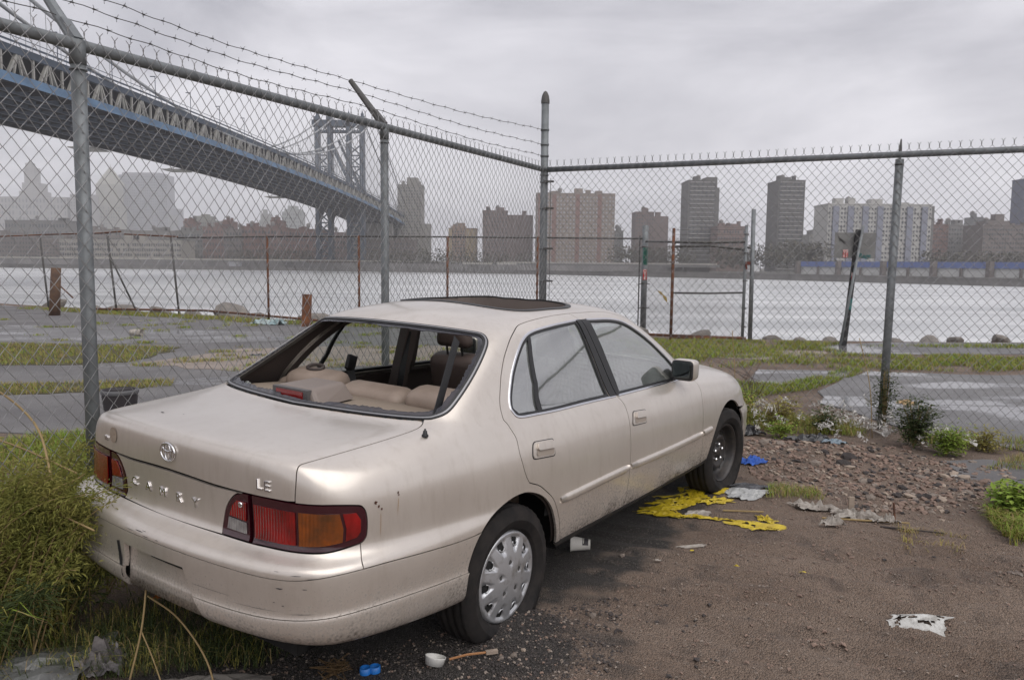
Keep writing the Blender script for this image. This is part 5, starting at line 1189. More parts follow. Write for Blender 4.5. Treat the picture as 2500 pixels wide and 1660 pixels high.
# main cables and suspenders
TY=522.
def cz(Y): return 43.6+50*((Y-276)/(TY-276))**2 if Y<=TY else 93.6-(Y-TY)*.36
for dx in(.0,-7.5,-BW+7.5,-BW):
    b=MB(); b.tube([(bx(Y)+dx,Y,cz(Y)) for Y in np.arange(60,TY+.1,11.)],.42,8); b.build('main_cable',BCABLE,br,True)
    b=MB(); b.tube([(bx(Y)+dx,Y,max(cz(Y),bz(Y)+5)) for Y in np.arange(TY,680,12.)],.42,8); b.build('main_cable',BCABLE,br,True)
    b=MB()
    for Y in np.arange(65,660,5.):
        if cz(Y)>bz(Y)+6.3: b.bar((bx(Y)+dx,Y,bz(Y)+5.8),(bx(Y)+dx,Y,cz(Y)),.10)
    tag(b.build('suspender_ropes',BCABLE,br),kind='stuff')
# lamp posts along the near edge
for Y in range(150,460,22):
    b=MB(); b.bar((0,0,6),(0,0,12),.14); b.box((-.6,0,12),(1.4,.3,.2)); b.build('deck_lamp',BGREY,br,False,(bx(Y)+1,Y,bz(Y)))
# tower: four lattice legs on a masonry pier
TX=[-127.7,-119.6,-107.4,-98.6]; ZT=93.5
tw=empty('bridge_tower',(0,TY,0),0,br)
for x in TX:
    b=MB(); b.box((x,0,(ZT-6)/2+.5),(2.5,7,ZT+4)); b.box((x,0,ZT),(3.2,8,2)); b.lathe([(1.4,0),(1.4,1.2),(.9,1.6),(1.1,2.4),(.5,3.4),(.16,4.6),(.0,6.2)],8,Matrix.Translation((x,0,ZT+.8))); b.build('tower_leg',BGREY,tw)
for a,c in((TX[0],TX[1]),(TX[2],TX[3])):
    b=MB(); zz=list(np.arange(-2,ZT-10,7.2))
    for z0,z1 in zip(zz[:-1],zz[1:]):
        if 33<z0<44: continue
        b.bar((a,-3,z0),(c,-3,z1),.8,.8); b.bar((a,-3,z1),(c,-3,z0),.8,.8); b.bar((a,-3,z0),(c,-3,z0),.6,.9)
    tag(b.build('lattice_bracing',BGREY,tw),kind='stuff')
b=MB(); b.bar((TX[1],-2,ZT-14),(TX[2]+3.6,-2,46),1.6,1.6); b.bar((TX[1]+6,-2,ZT-14),(TX[3],-2,46),1.6,1.6); b.build('cross_brace',BGREY,tw)
b=MB(); b.box(((TX[0]+TX[3])/2,0,ZT-3),(TX[3]-TX[0]+6,7,4.0)); b.box(((TX[0]+TX[3])/2,0,ZT-8),(TX[3]-TX[0],4,1.5))
for k in range(9): x=TX[0]+(TX[3]-TX[0])*k/8; b.bar((x,-2,ZT-8),(x+(3.6 if k<8 else 0),-2,ZT-4),.5); b.bar((x,-2,ZT-4),(x+(3.6 if k<8 else 0),-2,ZT-8),.5)
b.build('portal_beam',BGREY,tw)
b=MB(); b.box(((TX[0]+TX[3])/2,0,49),(TX[3]-TX[0]+3,5,2.6)); b.build('portal_strut',BGREY,tw)
for a,c in zip(TX[:-1],TX[1:]):                        # arched knee braces under the deck
    b=MB(); mid=(a+c)/2; hw=(c-a)/2-1.2; P=[]
    for k in range(13): t=math.pi*k/12; P.append((mid+hw*math.cos(t),26+8*math.sin(t)))
    poly=P+[(mid-hw,36),(mid+hw,36)]
    for k in range(12): b.add([(P[k][0],-3,P[k][1]),(P[k+1][0],-3,P[k+1][1]),(P[k+1][0],-3,37),(P[k][0],-3,37),(P[k][0],3,P[k][1]),(P[k+1][0],3,P[k+1][1]),(P[k+1][0],3,37),(P[k][0],3,37)],[(0,1,2,3),(5,4,7,6),(4,5,1,0)])
    b.build('deck_arch',BDARK,tw)
PIER=mat('brown_masonry_pier',(.10,.072,.062),.9,col2=(.07,.052,.046),scale=.4)
b=MB(); b.box((-114,0,-2.2),(44,24,6.2)); b.box((-114,0,1.4),(40,20,1.2)); b.build('masonry_pier',PIER,tw)
# approach piers behind the tower
for Y in(600,660,730):
    b=MB(); b.box((bx(Y)-BW/2,Y,(bz(Y)-6)/2-3),(BW-4,6,bz(Y)+4)); b.build('approach_pier',mat('pale_masonry',(.20,.19,.175),.9),br)
# ---------------------------------------------------------------- far shore and city
def hor(px): return 643.5+(px-1250)*math.tan(ROLL)
def wx(px,d): return (px-1250)/1922.6*d
def wz(py,px,d): return CAMH+(hor(px)-py)/1922.6*d
SH=np.array([(-1400,560),(-301,505),(-144,505),(-60,490),(9.5,456),(118,352),(171,265),(260,150),(420,60)],float)
SEAW=mat('dark_seawall',(.13,.125,.12),.9,col2=(.20,.19,.18),scale=.15)
LAND=mat('far_bank',(.07,.068,.06),.95,col2=(.10,.095,.08),scale=.03)
V=[];F=[]
for x,y in SH: V+=[(x,y,WATER_Z-1),(x,y,-1.9),(x*1.0+(0 if x<0 else 30),2150,-1.5)]
for i in range(len(SH)-1): F+=[(i*3,(i+1)*3,(i+1)*3+1,i*3+1),(i*3+1,(i+1)*3+1,(i+1)*3+2,i*3+2)]
tag(mesh('far_bank',V,F,LAND),kind='structure')
# bulkhead, in one run with a capping
b=MB()
for (a,c) in zip(SH[:-1],SH[1:]): b.bar((a[0],a[1]-.6,-3.2),(c[0],c[1]-.6,-3.2),1.2,2.8); b.bar((a[0],a[1]-.9,-1.75),(c[0],c[1]-.9,-1.75),2.2,.3)
o=b.build('bulkhead_wall',SEAW); tag(o,'dark bulkhead wall along the far shore of the river','wall')
# elevated highway
hw=empty('elevated_highway',(0,0,0)); tag(hw,'low elevated highway with pale parapet along the far shore','road')
HWP=[(-1300,575),(-301,520),(-144,520),(-60,505),(9.5,472),(75,412),(100,388)]
b=MB();c2=MB()
for a,c in zip(HWP[:-1],HWP[1:]): b.bar((a[0],a[1],2.25),(c[0],c[1],2.25),.5,.9); c2.bar((a[0],a[1]+6,1.2),(c[0],c[1]+6,1.2),12,1.3)
b.build('parapet',mat('pale_concrete',(.46,.44,.39),.9,col2=(.36,.34,.31),scale=.1),hw); c2.build('road_deck',mat('stained_concrete',(.17,.165,.165),.9),hw)
colm=mat('column_concrete',(.12,.115,.11),.9); cb=MB(); cb.box((0,0,-.2),(1.1,9,2.6)); mc=bpy.data.meshes.new('column'); mc.from_pydata(cb.v,[],cb.f); mc.materials.append(colm)
for a,c in zip(HWP[1:-1],HWP[2:]):
    n=int(math.hypot(c[0]-a[0],c[1]-a[1])/14)
    for k in range(n): link('column',mc,None,hw).location=(a[0]+(c[0]-a[0])*k/n,a[1]+(c[1]-a[1])*k/n+6,0)
b=MB(); b.bar((-500,545,-.5),(100,402,-.5),.6,3.0); b.build('shadow_backing',mat('underpass_shadow_tone',(.11,.105,.105),.95,col2=(.20,.19,.185),scale=.08),hw)  # dark sheet paints the shadow under the highway deck
# low sheds, vans and clutter under the highway
for i,(p0,p1,y0,y1,col) in enumerate(((1085,1120,648,654,(.40,.38,.34)),(1128,1200,643,654,(.46,.44,.40)),(1212,1258,643,654,(.44,.42,.39)),(560,585,641,650,(.35,.35,.37)),(1825,1850,650,663,(.55,.55,.56)))):
    d=440 if p0<1700 else 372; x0,x1=wx(p0,d),wx(p1,d); z0,z1=wz(y1,p0,d),wz(y0,p0,d)
    b=MB(); b.box(((x0+x1)/2,d+2,(max(z0,-2)+z1)/2),(x1-x0,4,z1-max(z0,-2))); b.box(((x0+x1)/2,d+2,z1+.2),(x1-x0+.6,4.6,.3))
    o=b.build('quay_shed',mat('quay_shed_%d'%i,col,.8)); tag(o,['squat cream shed at the foot of the far highway, left of a long cream one','long cream shed under the far highway','cream shed under the far highway, right of the long one','small grey hut under the far highway near the bridge tower','white hut beside the end of the blue and white pier shed'][i],'shed')
# pier shed: blue fascia over white panels
ps=empty('pier_shed',(0,0,0)); tag(ps,'long white pier shed with a blue fascia on the far right shore','shed')
A0=np.array((wx(1932,356),356.));A1=np.array((235.,176.)); L_=np.linalg.norm(A1-A0); U_=(A1-A0)/L_; an=math.atan2(U_[1],U_[0])
BLUEF=mat('blue_fascia',(.085,.125,.30),.7);WHT=mat('white_shed_panel',(.55,.55,.53),.8,col2=(.47,.47,.455),scale=.2);BRN=mat('brown_pilaster',(.145,.125,.115),.9)
def along(u,off,z): p=A0+U_*u+np.array([-U_[1],U_[0]])*off; return (p[0],p[1],z)
us=list(np.arange(0,L_,21.))
for k,u in enumerate(us[:-1]):
    v=us[k+1]
    b=MB(); b.bar(along(u+1.2,4,0),along(v-1.2,4,0),.5,3.3); b.build('wall_panel',WHT,ps)
    b=MB(); b.bar(along(u,3.4,2.75),along(v,3.4,2.75),.8,2.3); b.build('blue_fascia',BLUEF,ps)
    if k%2==1 or True:
        b=MB(); b.bar(along((u+v)/2,3.2,-1.7),along((u+v)/2,3.2,1.6),1.0,.6); b.build('mullion',BRN,ps)
for u in us: b=MB(); b.bar(along(u,3.0,-1.9),along(u,3.0,4.1),2.6,1.6); b.build('pilaster',BRN,ps)
b=MB(); b.bar(along(0,20,1.9),along(L_,20,1.9),32,3.6); b.build('roof',mat('shed_roof',(.14,.14,.15),.9),ps)
b=MB(); b.bar(along(-8,-1,-2.6),along(L_,-1,-2.6),9,1.7); b.build('pier_apron',mat('pier_apron_concrete',(.13,.125,.125),.9),ps)
for k in range(30): b=MB(); b.bar(along(k*7,-5.2,-5.4),along(k*7,-5.2,-2),.5); b.build('piling',SEAW,ps)
# buildings --------------------------------------------------------
_bm={}
def bmat(c): 
    k=tuple(round(x,2) for x in c)
    if k not in _bm: _bm[k]=mat('facade_%d'%len(_bm),c,.9,col2=tuple(x*.86 for x in c),scale=.06)
    return _bm[k]
WINM=mat('far_window_glass',(.045,.05,.06),.3); WINL=mat('far_window_pale',(.30,.30,.32),.5); BAND=mat('floor_band_pale',(.36,.35,.34),.9)
def building(name,label,cat,d,blocks,col,depth=18,win=None,bands=None,stripes=None,rot=0,group=None,wm=None):
    """blocks: (px0,px1,ytop[,ybase]) in photo pixels at distance d -> real boxes"""
    e=empty(name,(wx((blocks[0][0]+blocks[0][1])/2,d),d,-1.9),rot); tag(e,label,cat,group); ox,oy=e.location.x,e.location.y
    for k,bk in enumerate(blocks):
        x0,x1=wx(bk[0],d)-ox,wx(bk[1],d)-ox; z1=wz(bk[2],(bk[0]+bk[1])/2,d)+1.9; z0=0 if len(bk)<4 or bk[3] is None else wz(bk[3],bk[0],d)+1.9; dd=depth if k==0 else min(depth,max(4,(x1-x0)))
        b=MB(); b.box(((x0+x1)/2,dd/2+.02*k,(z0+z1)/2),(x1-x0,dd,z1-z0)); 
        if k==0: b.box(((x0+x1)/2,dd/2,z1+.3),(x1-x0+.5,dd+.5,.6))
        b.build('wall' if k==0 else 'upper_block',bmat(col),e)
        if k==0: X0,X1,Z1=x0,x1,z1
    if d<900:                       # lift houses, vents and tanks on the roof
        qr=np.random.default_rng(int(blocks[0][0]+40)); 
        for k in range(3):
            rx=X0+(X1-X0)*(.12+.76*qr.random()); rw=(X1-X0)*(.05+.08*qr.random()); rh=1.2+2.6*qr.random(); b=MB(); b.box((rx,depth*.4,Z1+rh/2+.5),(rw,5,rh)); b.build('roof_house',bmat(tuple(c*.85 for c in col)),e)
        b=MB(); rx=X0+(X1-X0)*(.2+.6*qr.random()); b.lathe([(1.5,0),(1.5,2.4),(0,3.4)],10,Matrix.Translation((rx,depth*.6,Z1+2.2))); b.bar((rx,depth*.6,Z1),(rx,depth*.6,Z1+2.4),1.2); b.build('water_tank',SEAW,e)
    if win:
        nx,nz,fw,fh,zlo=win; b=MB(); qw=np.random.default_rng(int(blocks[0][1]+99))
        for i in range(nx):
            for j in range(nz):
                if qw.random()<.10: continue
                cx=X0+(X1-X0)*(i+.5)/nx; cz_=zlo+(Z1-zlo-1)*(j+.5)/nz; w=(X1-X0)/nx*fw*(.8+.4*qw.random()); h=(Z1-zlo)/nz*fh*(.75+.35*qw.random())
                b.box((cx,-.05,cz_),(w,.3,h))
        tag(b.build('window_rows',wm or WINM,e),kind='stuff')
    if bands:
        n,fr=bands; b=MB()
        for j in range(n): z=Z1*(j+.7)/n; b.box(((X0+X1)/2,-.2,z),((X1-X0)*fr,.5,.35)); 
        tag(b.build('floor_bands',BAND,e),kind='stuff')
    if stripes:
        b=MB()
        for u0,u1 in stripes[0]: b.box((X0+(X1-X0)*(u0+u1)/2,-.06,Z1*.5),((X1-X0)*(u1-u0),.4,Z1-.6))
        b.build('brick_pilasters',bmat(stripes[1]),e)
    return e,(X0,X1,Z1)
GRY=(.20,.20,.20);BRK=(.17,.105,.09);RED=(.185,.125,.11);BEI=(.27,.25,.22)
# skyscrapers on the left, far back
e,(X0,X1,Z1)=building('domed_city_hall_tower','pale civic building with a tiered tower and thin spire at far left','building',1875,[(-30,172,484),(58,112,470),(66,105,450),(72,97,414),(76,91,403)],(.26,.25,.24),40,win=(24,6,.35,.6,60))
b=MB(); xs=wx(84,1875)-e.location.x; zt=wz(403,84,1875)+1.9; b.lathe([(5,0),(3,3),(.6,7),(.3,11),(0,14)],10,Matrix.Translation((xs,6,zt))); b.build('spire',bmat((.26,.25,.24)),e)
building('slab_tower','narrow pale slab half hidden behind the left fence post','building',1875,[(180,234,478)],(.25,.24,.23),30,win=(8,20,.4,.5,10))
e,(X0,X1,Z1)=building('pyramid_tower','pale stone skyscraper with a pointed pyramid roof','skyscraper',1950,[(239,300,505),(243,293,453)],(.27,.26,.22),34,win=(10,16,.4,.5,10))
x0,x1=wx(244,1950)-e.location.x,wx(292,1950)-e.location.x; z0=wz(453,268,1950)+1.9; z1=wz(410,268,1950)+1.9; y0,y1=1,(x1-x0)+1; xm_,ym=(x0+x1)/2,(y0+y1)/2
mesh('pyramid_roof',[(x0,y0,z0),(x1,y0,z0),(x1,y1,z0),(x0,y1,z0),(xm_-1.5,ym-1.5,z1),(xm_+1.5,ym-1.5,z1),(xm_+1.5,ym+1.5,z1),(xm_-1.5,ym+1.5,z1)],[(0,1,5,4),(1,2,6,5),(2,3,7,6),(3,0,4,7),(4,5,6,7)],bmat((.27,.26,.22)),e)
b=MB(); b.tube([(xm_,ym,z1),(xm_,ym,z1+9)],[1.2,.1],6); b.build('finial',bmat((.27,.26,.22)),e)
building('broad_office_tower','broad grey office tower with clipped shoulders beside the pointed one','skyscraper',2025,[(299,415,432),(308,400,426),(415,442,512)],(.24,.24,.26),45,win=(26,30,.45,.5,10))
building('spired_hotel_tower','pale stepped tower with a thin mast just left of the bridge tower','building',1600,[(691,738,520),(697,733,513),(705,726,505)],(.24,.25,.24),30,win=(9,12,.4,.5,10))
b=MB(); b.tube([(wx(707,1600),1605,wz(507,707,1600)),(wx(707,1600),1605,wz(492,707,1600))],.5,6); o=b.build('radio_mast',BGREY); tag(o,'thin mast rising behind the stepped tower near the bridge','mast')
building('stepped_pale_tower','slender pale stepped tower left of the bridge tower','building',1450,[(636,662,540),(639,660,524),(645,654,514)],(.24,.24,.23),24,win=(6,10,.4,.5,10))
building('pale_block','pale apartment block with a raised middle, left of the bridge','building',800,[(480,528,541),(481,514,529),(495,512,525)],(.24,.235,.215),24,win=(10,12,.4,.5,10))
building('thin_far_tower','thin pale tower left of the two skyscrapers end','building',1950,[(417,432,528)],(.24,.24,.24),20)
building('domed_brick_block','red-brown block with a low dome among the left rooftops','building',640,[(544,567,543),(548,564,538)],BRK,16,win=(5,7,.4,.5,8))
building('brick_block_left','red-brown block with stepped roof left of the pale block','building',640,[(452,476,543),(455,462,535)],BRK,16,win=(5,7,.4,.5,8))
building('gabled_brick_block','red-brown block with chimneys just left of the bridge tower','building',640,[(663,687,541),(665,672,532)],BRK,16,win=(5,7,.4,.5,8))
# long brick rows
rows=[(-20,95,575,(.17,.15,.14),560,'red-brown row at the far left edge below the civic building'),(20,172,541,(.16,.155,.15),700,'dark grey-brown block in front of the civic building'),(95,205,586,(.19,.165,.15),555,'low red-brown row behind the left fence post'),(432,498,566,(.17,.165,.155),590,'grey row house below the pale block'),(498,548,557,RED,590,'red-brown row below the domed block'),(548,592,562,(.165,.15,.14),590,'brown-grey row right of the domed block'),(592,640,556,BRK,592,'dark brick row below the slender stepped tower'),(640,700,558,RED,590,'wide brick row below the chimneyed block'),(700,792,562,BRK,588,'brick row directly left of the bridge tower legs'),(205,300,562,(.20,.18,.165),620,'dull row below the pointed skyscraper'),(300,432,566,(.20,.19,.18),620,'grey row below the broad office tower'),(800,860,570,(.20,.15,.14),640,'pinkish block seen between the bridge tower legs'),(890,1010,588,(.145,.12,.11),560,'dark brick block under the bridge approach')]
for i,(a,c,yt,col,d,lab) in enumerate(rows): building('row_building',lab,'building',d,[(a,c,yt)],col,20,win=(max(4,int((c-a)/7)),5,.42,.45,4))
# arcaded terminal
e,(X0,X1,Z1)=building('arcaded_terminal','long pale building with rows of arched windows behind the left fence','building',545,[(150,445,588),(225,235,583)],(.33,.31,.28),24,win=(52,3,.5,.5,5))
# right of the bridge
building('grey_residential_tower','grey apartment tower with raised core just right of the bridge','building',640,[(970,1028,456),(993,1019,438),(1028,1050,548)],(.23,.22,.20),22,win=(9,24,.35,.4,6))
e,_=building('tan_hotel','tan and brick mid-rise with a rooftop water tank','building',600,[(1094,1161,560),(1100,1135,553),(1115,1133,546)],(.25,.18,.14),20,win=(10,9,.45,.5,6),stripes=([(0,.12),(.62,1)],(.32,.25,.16)))
building('brown_brick_slab','dark brown brick housing slab left of the corner post','building',585,[(1176,1236,518),(1214,1228,509),(1236,1298,527),(1271,1282,517)],(.165,.125,.115),20,win=(9,13,.35,.4,6))
e,_=building('red_brick_apartment_block','large red and beige brick apartment block right of the corner post','building',560,[(1306,1495,477),(1397,1417,464),(1330,1350,473)],(.245,.205,.175),22,win=(24,18,.42,.40,4),stripes=([(.02,.04),(.2,.25),(.50,.55),(.78,.83)],(.215,.125,.105)),wm=WINL)
building('low_grey_annex','low grey stepped annex right of the red brick block','building',580,[(1495,1517,566),(1500,1510,560)],(.18,.18,.175),14,win=(4,6,.4,.4,4))
building('brown_housing_slab','brown brick housing slab behind the sticker post','building',590,[(1546,1590,521),(1561,1575,510),(1590,1625,530),(1594,1606,520)],(.175,.125,.115),20,win=(7,13,.35,.4,6))
building('banded_tower','dark grey tower with pale floor lines, left of the gate post','building',520,[(1671,1739,446),(1714,1740,437),(1739,1746,462)],(.125,.12,.115),22,win=(7,21,.5,.45,4),bands=(21,.86))
building('low_brick_school','low brick building with a jagged roofline behind the gate','building',500,[(1745,1812,556),(1748,1762,546),(1775,1795,548)],(.19,.135,.12),18,win=(10,6,.45,.45,3))
building('second_banded_tower','dark grey tower with pale floor lines standing alone','building',500,[(1888,1952,446),(1891,1917,437)],(.125,.12,.118),22,win=(6,21,.5,.45,4),bands=(21,.86))
building('sloping_grey_block','grey stepped block left of the white slab','building',620,[(1968,2012,575),(1978,2012,562),(1995,2012,548)],(.20,.195,.185),20,win=(6,8,.4,.4,4))
e,(X0,X1,Z1)=building('white_slab_block','wide white apartment slab with many balconies behind the road sign','building',430,[(2010,2260,503),(2113,2140,489),(2205,2216,500)],(.43,.42,.40),20,win=(34,14,.42,.45,3))
b=MB(); b.box((X1+.9,9,Z1/2),(1.6,17,Z1-.6)); b.build('shaded_return',bmat((.16,.155,.15)),e)  # side wall coloured dark; its shade is in the colour
b=MB()
for i in range(7): b.box((X0+(X1-X0)*(i+.5)/7,-.5,Z1/2+1),((X1-X0)*.055,.9,Z1*.9))
tag(b.build('balcony_stacks',mat('bluish_balcony',(.20,.21,.26),.8),e),kind='stuff')
building('red_brown_block','red-brown block beside the white slab','building',470,[(2266,2303,552)],(.17,.10,.09),18,win=(6,10,.4,.4,4))
building('grey_row_block','grey block with low hump, between red-brown block and thin tower','building',480,[(2303,2362,553),(2318,2336,546)],(.20,.195,.19),18,win=(9,9,.4,.4,4))
building('thin_grey_tower','thin grey tower rising above the far right rooftops','building',560,[(2363,2385,534)],(.22,.22,.22),12,win=(4,14,.4,.4,4))
building('brown_end_block','brown block with a tall square rooftop tower at far right','building',450,[(2387,2530,553),(2398,2450,541),(2415,2436,525)],(.165,.14,.13),20,win=(22,9,.42,.42,4))
building('blue_grey_edge_tower','blue-grey tower cut off by the right edge','building',520,[(2495,2560,440),(2484,2497,545)],(.11,.12,.18),20,win=(6,22,.4,.4,4))
# tree belts along the far bank
FTREE=mat('far_tree_foliage',(.052,.055,.038),.95,col2=(.10,.085,.06),scale=.25)
def leafcloud(n,c,r,size,q):
    P=q.normal(size=(n,3)); P/=np.linalg.norm(P,axis=1)[:,None]; P*= (q.random(n)**.4)[:,None]; P=P*np.array(r)+np.array(c)
    D=q.normal(size=(n,2,3)); D/=np.linalg.norm(D,axis=2)[:,:,None]; s=size*(.5+q.random(n))[:,None]
    V=np.stack([P-D[:,0]*s,P+D[:,0]*s,P+D[:,1]*s*1.3],1).reshape(-1,3); F=np.arange(n*3).reshape(-1,3); return V,F
q=np.random.default_rng(11); k=0
for p0,p1,d,n,yt in((425,480,575,4,604),(560,790,560,10,606),(900,1100,500,9,606),(1100,1300,480,8,612),(1495,1560,480,4,598),(1560,1680,440,7,600),(1740,1900,420,9,598),(1900,2010,400,8,588),(2240,2360,400,6,612),(2360,2520,380,8,612)):
    for i in range(n):
        px=p0+(p1-p0)*(i+.5+.5*(q.random()-.5))/n; x=wx(px,d); zt=wz(yt+8*(q.random()-.3),px,d); hgt=max(zt+1.9,5)
        t_=empty('shore_tree',(x,d,-1.9)); tag(t_,'small bare-leaved tree in the row along the far bank','tree','trees along the far bank')
        V,F=leafcloud(170,(0,0,hgt*.58),(hgt*.42,hgt*.4,hgt*.45),hgt*.055,q); fastmesh('crown',V,F,FTREE,t_)
        b=MB(); b.tube([(0,0,0),(.1,0,hgt*.6)],[.22,.08],6); b.build('trunk',SEAW,t_)
# ---------------------------------------------------------------- grass and weeds
def gmat(name,c1,c2,sc=3.): 
    m=mat(name,c1,.75,col2=c2,scale=sc,lo=.3,hi=.7); nodes_of(m)[1].inputs['Specular IOR Level'].default_value=.25; return m
GREEN=gmat('fresh_grass',(.15,.25,.03),(.22,.26,.045)); OLIVE=gmat('olive_grass',(.22,.215,.045),(.30,.25,.075)); STRAW=gmat('dry_straw',(.34,.25,.12),(.24,.17,.085)); DKG=gmat('dark_weed_leaf',(.035,.055,.018),(.07,.085,.028)); MUG=gmat('feathery_weed_leaf',(.12,.14,.026),(.24,.215,.06),6)
def inpoly(poly,n,q):
    P=np.array(poly); lo=P.min(0);hi=P.max(0); out=np.zeros((0,2))
    while len(out)<n:
        g=lo+(hi-lo)*q.random((n*2,2)); out=np.vstack([out,g[pip(g,P)]])
    return out[:n]
def blades(P,h,w,q,lean=.5,zlift=0.):
    n=len(P); hh=h*(.45+.8*q.random(n)); a=q.random(n)*6.283; l=lean*hh*(.2+q.random(n)); d=np.stack([np.cos(a),np.sin(a)],1); s=np.stack([-np.sin(a),np.cos(a)],1)*(w*(.6+.8*q.random(n)))[:,None]/2
    z=gz(P[:,0],P[:,1])+zlift-.01
    def p3(xy,zz): return np.concatenate([xy,zz[:,None]],1)
    v=np.stack([p3(P-s,z),p3(P+s,z),p3(P+d*l[:,None]*.45+s*.7,z+hh*.6),p3(P+d*l[:,None]*.45-s*.7,z+hh*.6),p3(P+d*l[:,None],z+hh*(.95-.3*lean))],1).reshape(-1,3)
    b=np.arange(n)[:,None]*5; F=np.concatenate([b+[0,1,2],b+[0,2,3],b+[3,2,4]],0)
    return v,F
def grass(label,poly,n,h,mats,seed,w=.006,lean=1.0,zl=.02,clump=0,patch=1.):
    h=h*.72; w=w*.55; n=int(n*1.6)
    q=np.random.default_rng(seed); P=inpoly(poly,n,q)
    if clump:
        c=inpoly(poly,clump,q); k=q.integers(0,clump,n); P=c[k]+q.normal(size=(n,2))*.10; P=P[pip(P,np.array(poly))]; n=len(P)
    if patch: k=(vnoise(P[:,0],P[:,1],1.1,seed+70)+.8*vnoise(P[:,0],P[:,1],3.1,seed+80)+.5*vnoise(P[:,0],P[:,1],8,seed+90))>-.22+patch*.1*q.normal(size=n); P=P[k]; n=len(P)
    sel=q.random(n); fr=np.cumsum([f for _,f in mats]); fr=fr/fr[-1]; lo=0
    for (m,f),hi in zip(mats,fr):
        k=(sel>=lo)&(sel<hi); lo=hi
        if k.sum()<2: continue
        v,F=blades(P[k],h,w,q,lean,zl); o=fastmesh('grass',v,F,m); tag(o,label,'grass',kind='stuff')
# left, beyond the fence
grass('olive and yellow grass strip across the left asphalt lot',[(-10.5,12.3),(-7.6,11.8),(-6.0,12.4),(-6.2,14.6),(-8.0,14.9),(-12,15)],9000,.11,[(OLIVE,.5),(GREEN,.3),(STRAW,.2)],1,.012)
grass('thin olive grass seam in the near left asphalt',[(-7.0,8.9),(-5.4,9.5),(-4.4,10.1),(-4.6,10.6),(-6.0,10.2),(-8.5,10)],4500,.10,[(OLIVE,.6),(GREEN,.2),(STRAW,.3)],2,.010)
grass('tufts in the cracks of the pinkish concrete',[(-5.9,12.0),(-4.2,11.5),(-2.0,12.2),(-.4,13.5),(-.2,15.4),(-2.5,15.4),(-5.2,14.8)],5000,.10,[(OLIVE,.5),(GREEN,.35),(STRAW,.3)],3,.012,clump=55)
grass('grass along the foot of the river fence',[(-16,25.3),(-12,23.2),(-6.6,20.3),(-3,19.3),(.5,18.8),(2.5,18.3),(2.5,19.0),(.5,19.6),(-3,20.2),(-6.5,21.4),(-12,24.4),(-16,26.4)],9000,.16,[(GREEN,.45),(OLIVE,.4),(STRAW,.25)],4,.016)
grass('scattered tufts on the left asphalt',[(-9,15),(-3,15.3),(-.5,17),(-3,19),(-9,21),(-14,21)],3500,.10,[(OLIVE,.5),(GREEN,.4)],5,.014,clump=40)
grass('bright green grass just left of the trunk, behind the fence',[(-4.3,7.1),(-3.2,7.1),(-2.2,5.9),(-1.9,5.3),(-2.3,4.2),(-3.3,4.8),(-4.6,6.4)],14000,.13,[(GREEN,.7),(OLIVE,.3),(STRAW,.12)],6,.008)
grass('tufts behind the car near the tall fence',[(-2.0,5.4),(-1.4,6.2),(-.3,8.0),(.5,9.6),(-.2,10.4),(-1.2,9.0),(-2.6,6.6)],5000,.10,[(GREEN,.4),(OLIVE,.4),(STRAW,.2)],16,.008)
# right, beyond the fence
grass('broad green grass band behind the right fence',[(2.4,12.6),(3.3,12.5),(5.6,12.6),(7.2,12.2),(9.4,13.0),(9.2,14.6),(6.4,14.4),(6.2,15.8),(7.0,16.6),(3.6,17.2),(2.2,16.8)],26000,.13,[(GREEN,.6),(OLIVE,.4),(STRAW,.12)],7,.014)
grass('diagonal grass seam between the wet slabs',[(2.2,9.2),(3.2,9.8),(4.0,10.35),(5.0,11.5),(5.6,12.2),(5.3,12.5),(4.7,11.7),(3.7,10.7),(3.0,10.9),(2.2,11.8),(1.9,10)],9000,.12,[(GREEN,.65),(OLIVE,.35)],8,.010)
grass('weedy grass between the car nose and the corner post',[(.9,8.2),(2.0,7.9),(2.6,8.6),(2.6,9.9),(2.0,12.6),(.8,12.5),(.4,10)],9000,.14,[(GREEN,.55),(OLIVE,.4),(STRAW,.15)],9,.010)
grass('green fringe on the shore edge at right',[(7,16.0),(9.4,16.6),(12,16.8),(14,16.4),(13,15.7),(10,15.9)],2500,.12,[(GREEN,.6),(OLIVE,.4)],10,.014)
grass('weeds along the foot of the right fence',[(1.9,7.9),(2.6,7.5),(3.4,7.3),(4.4,6.95),(6,6.6),(6,7.0),(4.5,7.3),(3.6,7.9),(2.6,8.6),(1.8,8.8)],9000,.14,[(GREEN,.4),(OLIVE,.45),(STRAW,.3)],11,.008)
grass('yellowed grass on the broken slab edge at right',[(3.8,6.2),(5.2,6.0),(6.5,6.1),(6.5,6.6),(4.4,6.7)],2200,.09,[(OLIVE,.5),(STRAW,.3),(GREEN,.3)],12,.007)
grass('tangled wet grass at the right edge of the dirt',[(2.95,4.5),(3.6,4.6),(3.9,5.3),(3.4,5.35),(3.1,5.0)],3200,.16,[(GREEN,.6),(OLIVE,.4),(STRAW,.2)],13,.008,lean=1.1)
grass('small grass clump by the yellow paint',[(1.75,5.3),(2.15,5.25),(2.2,5.5),(1.9,5.6)],500,.08,[(GREEN,.5),(OLIVE,.3),(STRAW,.4)],14,.006,lean=1.0)
grass('dry roots and grass clump on the right dirt',[(2.25,4.35),(2.6,4.3),(2.75,4.6),(2.4,4.75)],500,.06,[(OLIVE,.4),(STRAW,.6)],15,.006,lean=1.3)
# dark grass at bottom left, under the car's rear corner
grass('dark tangled grass under the left rear corner of the car',[(-2.7,3.0),(-1.9,2.85),(-1.0,3.0),(-.75,3.25),(-1.4,3.6),(-1.9,3.9),(-2.9,4.2)],7500,.17,[(DKG,.65),(OLIVE,.25),(STRAW,.08)],17,.006,lean=1.0)
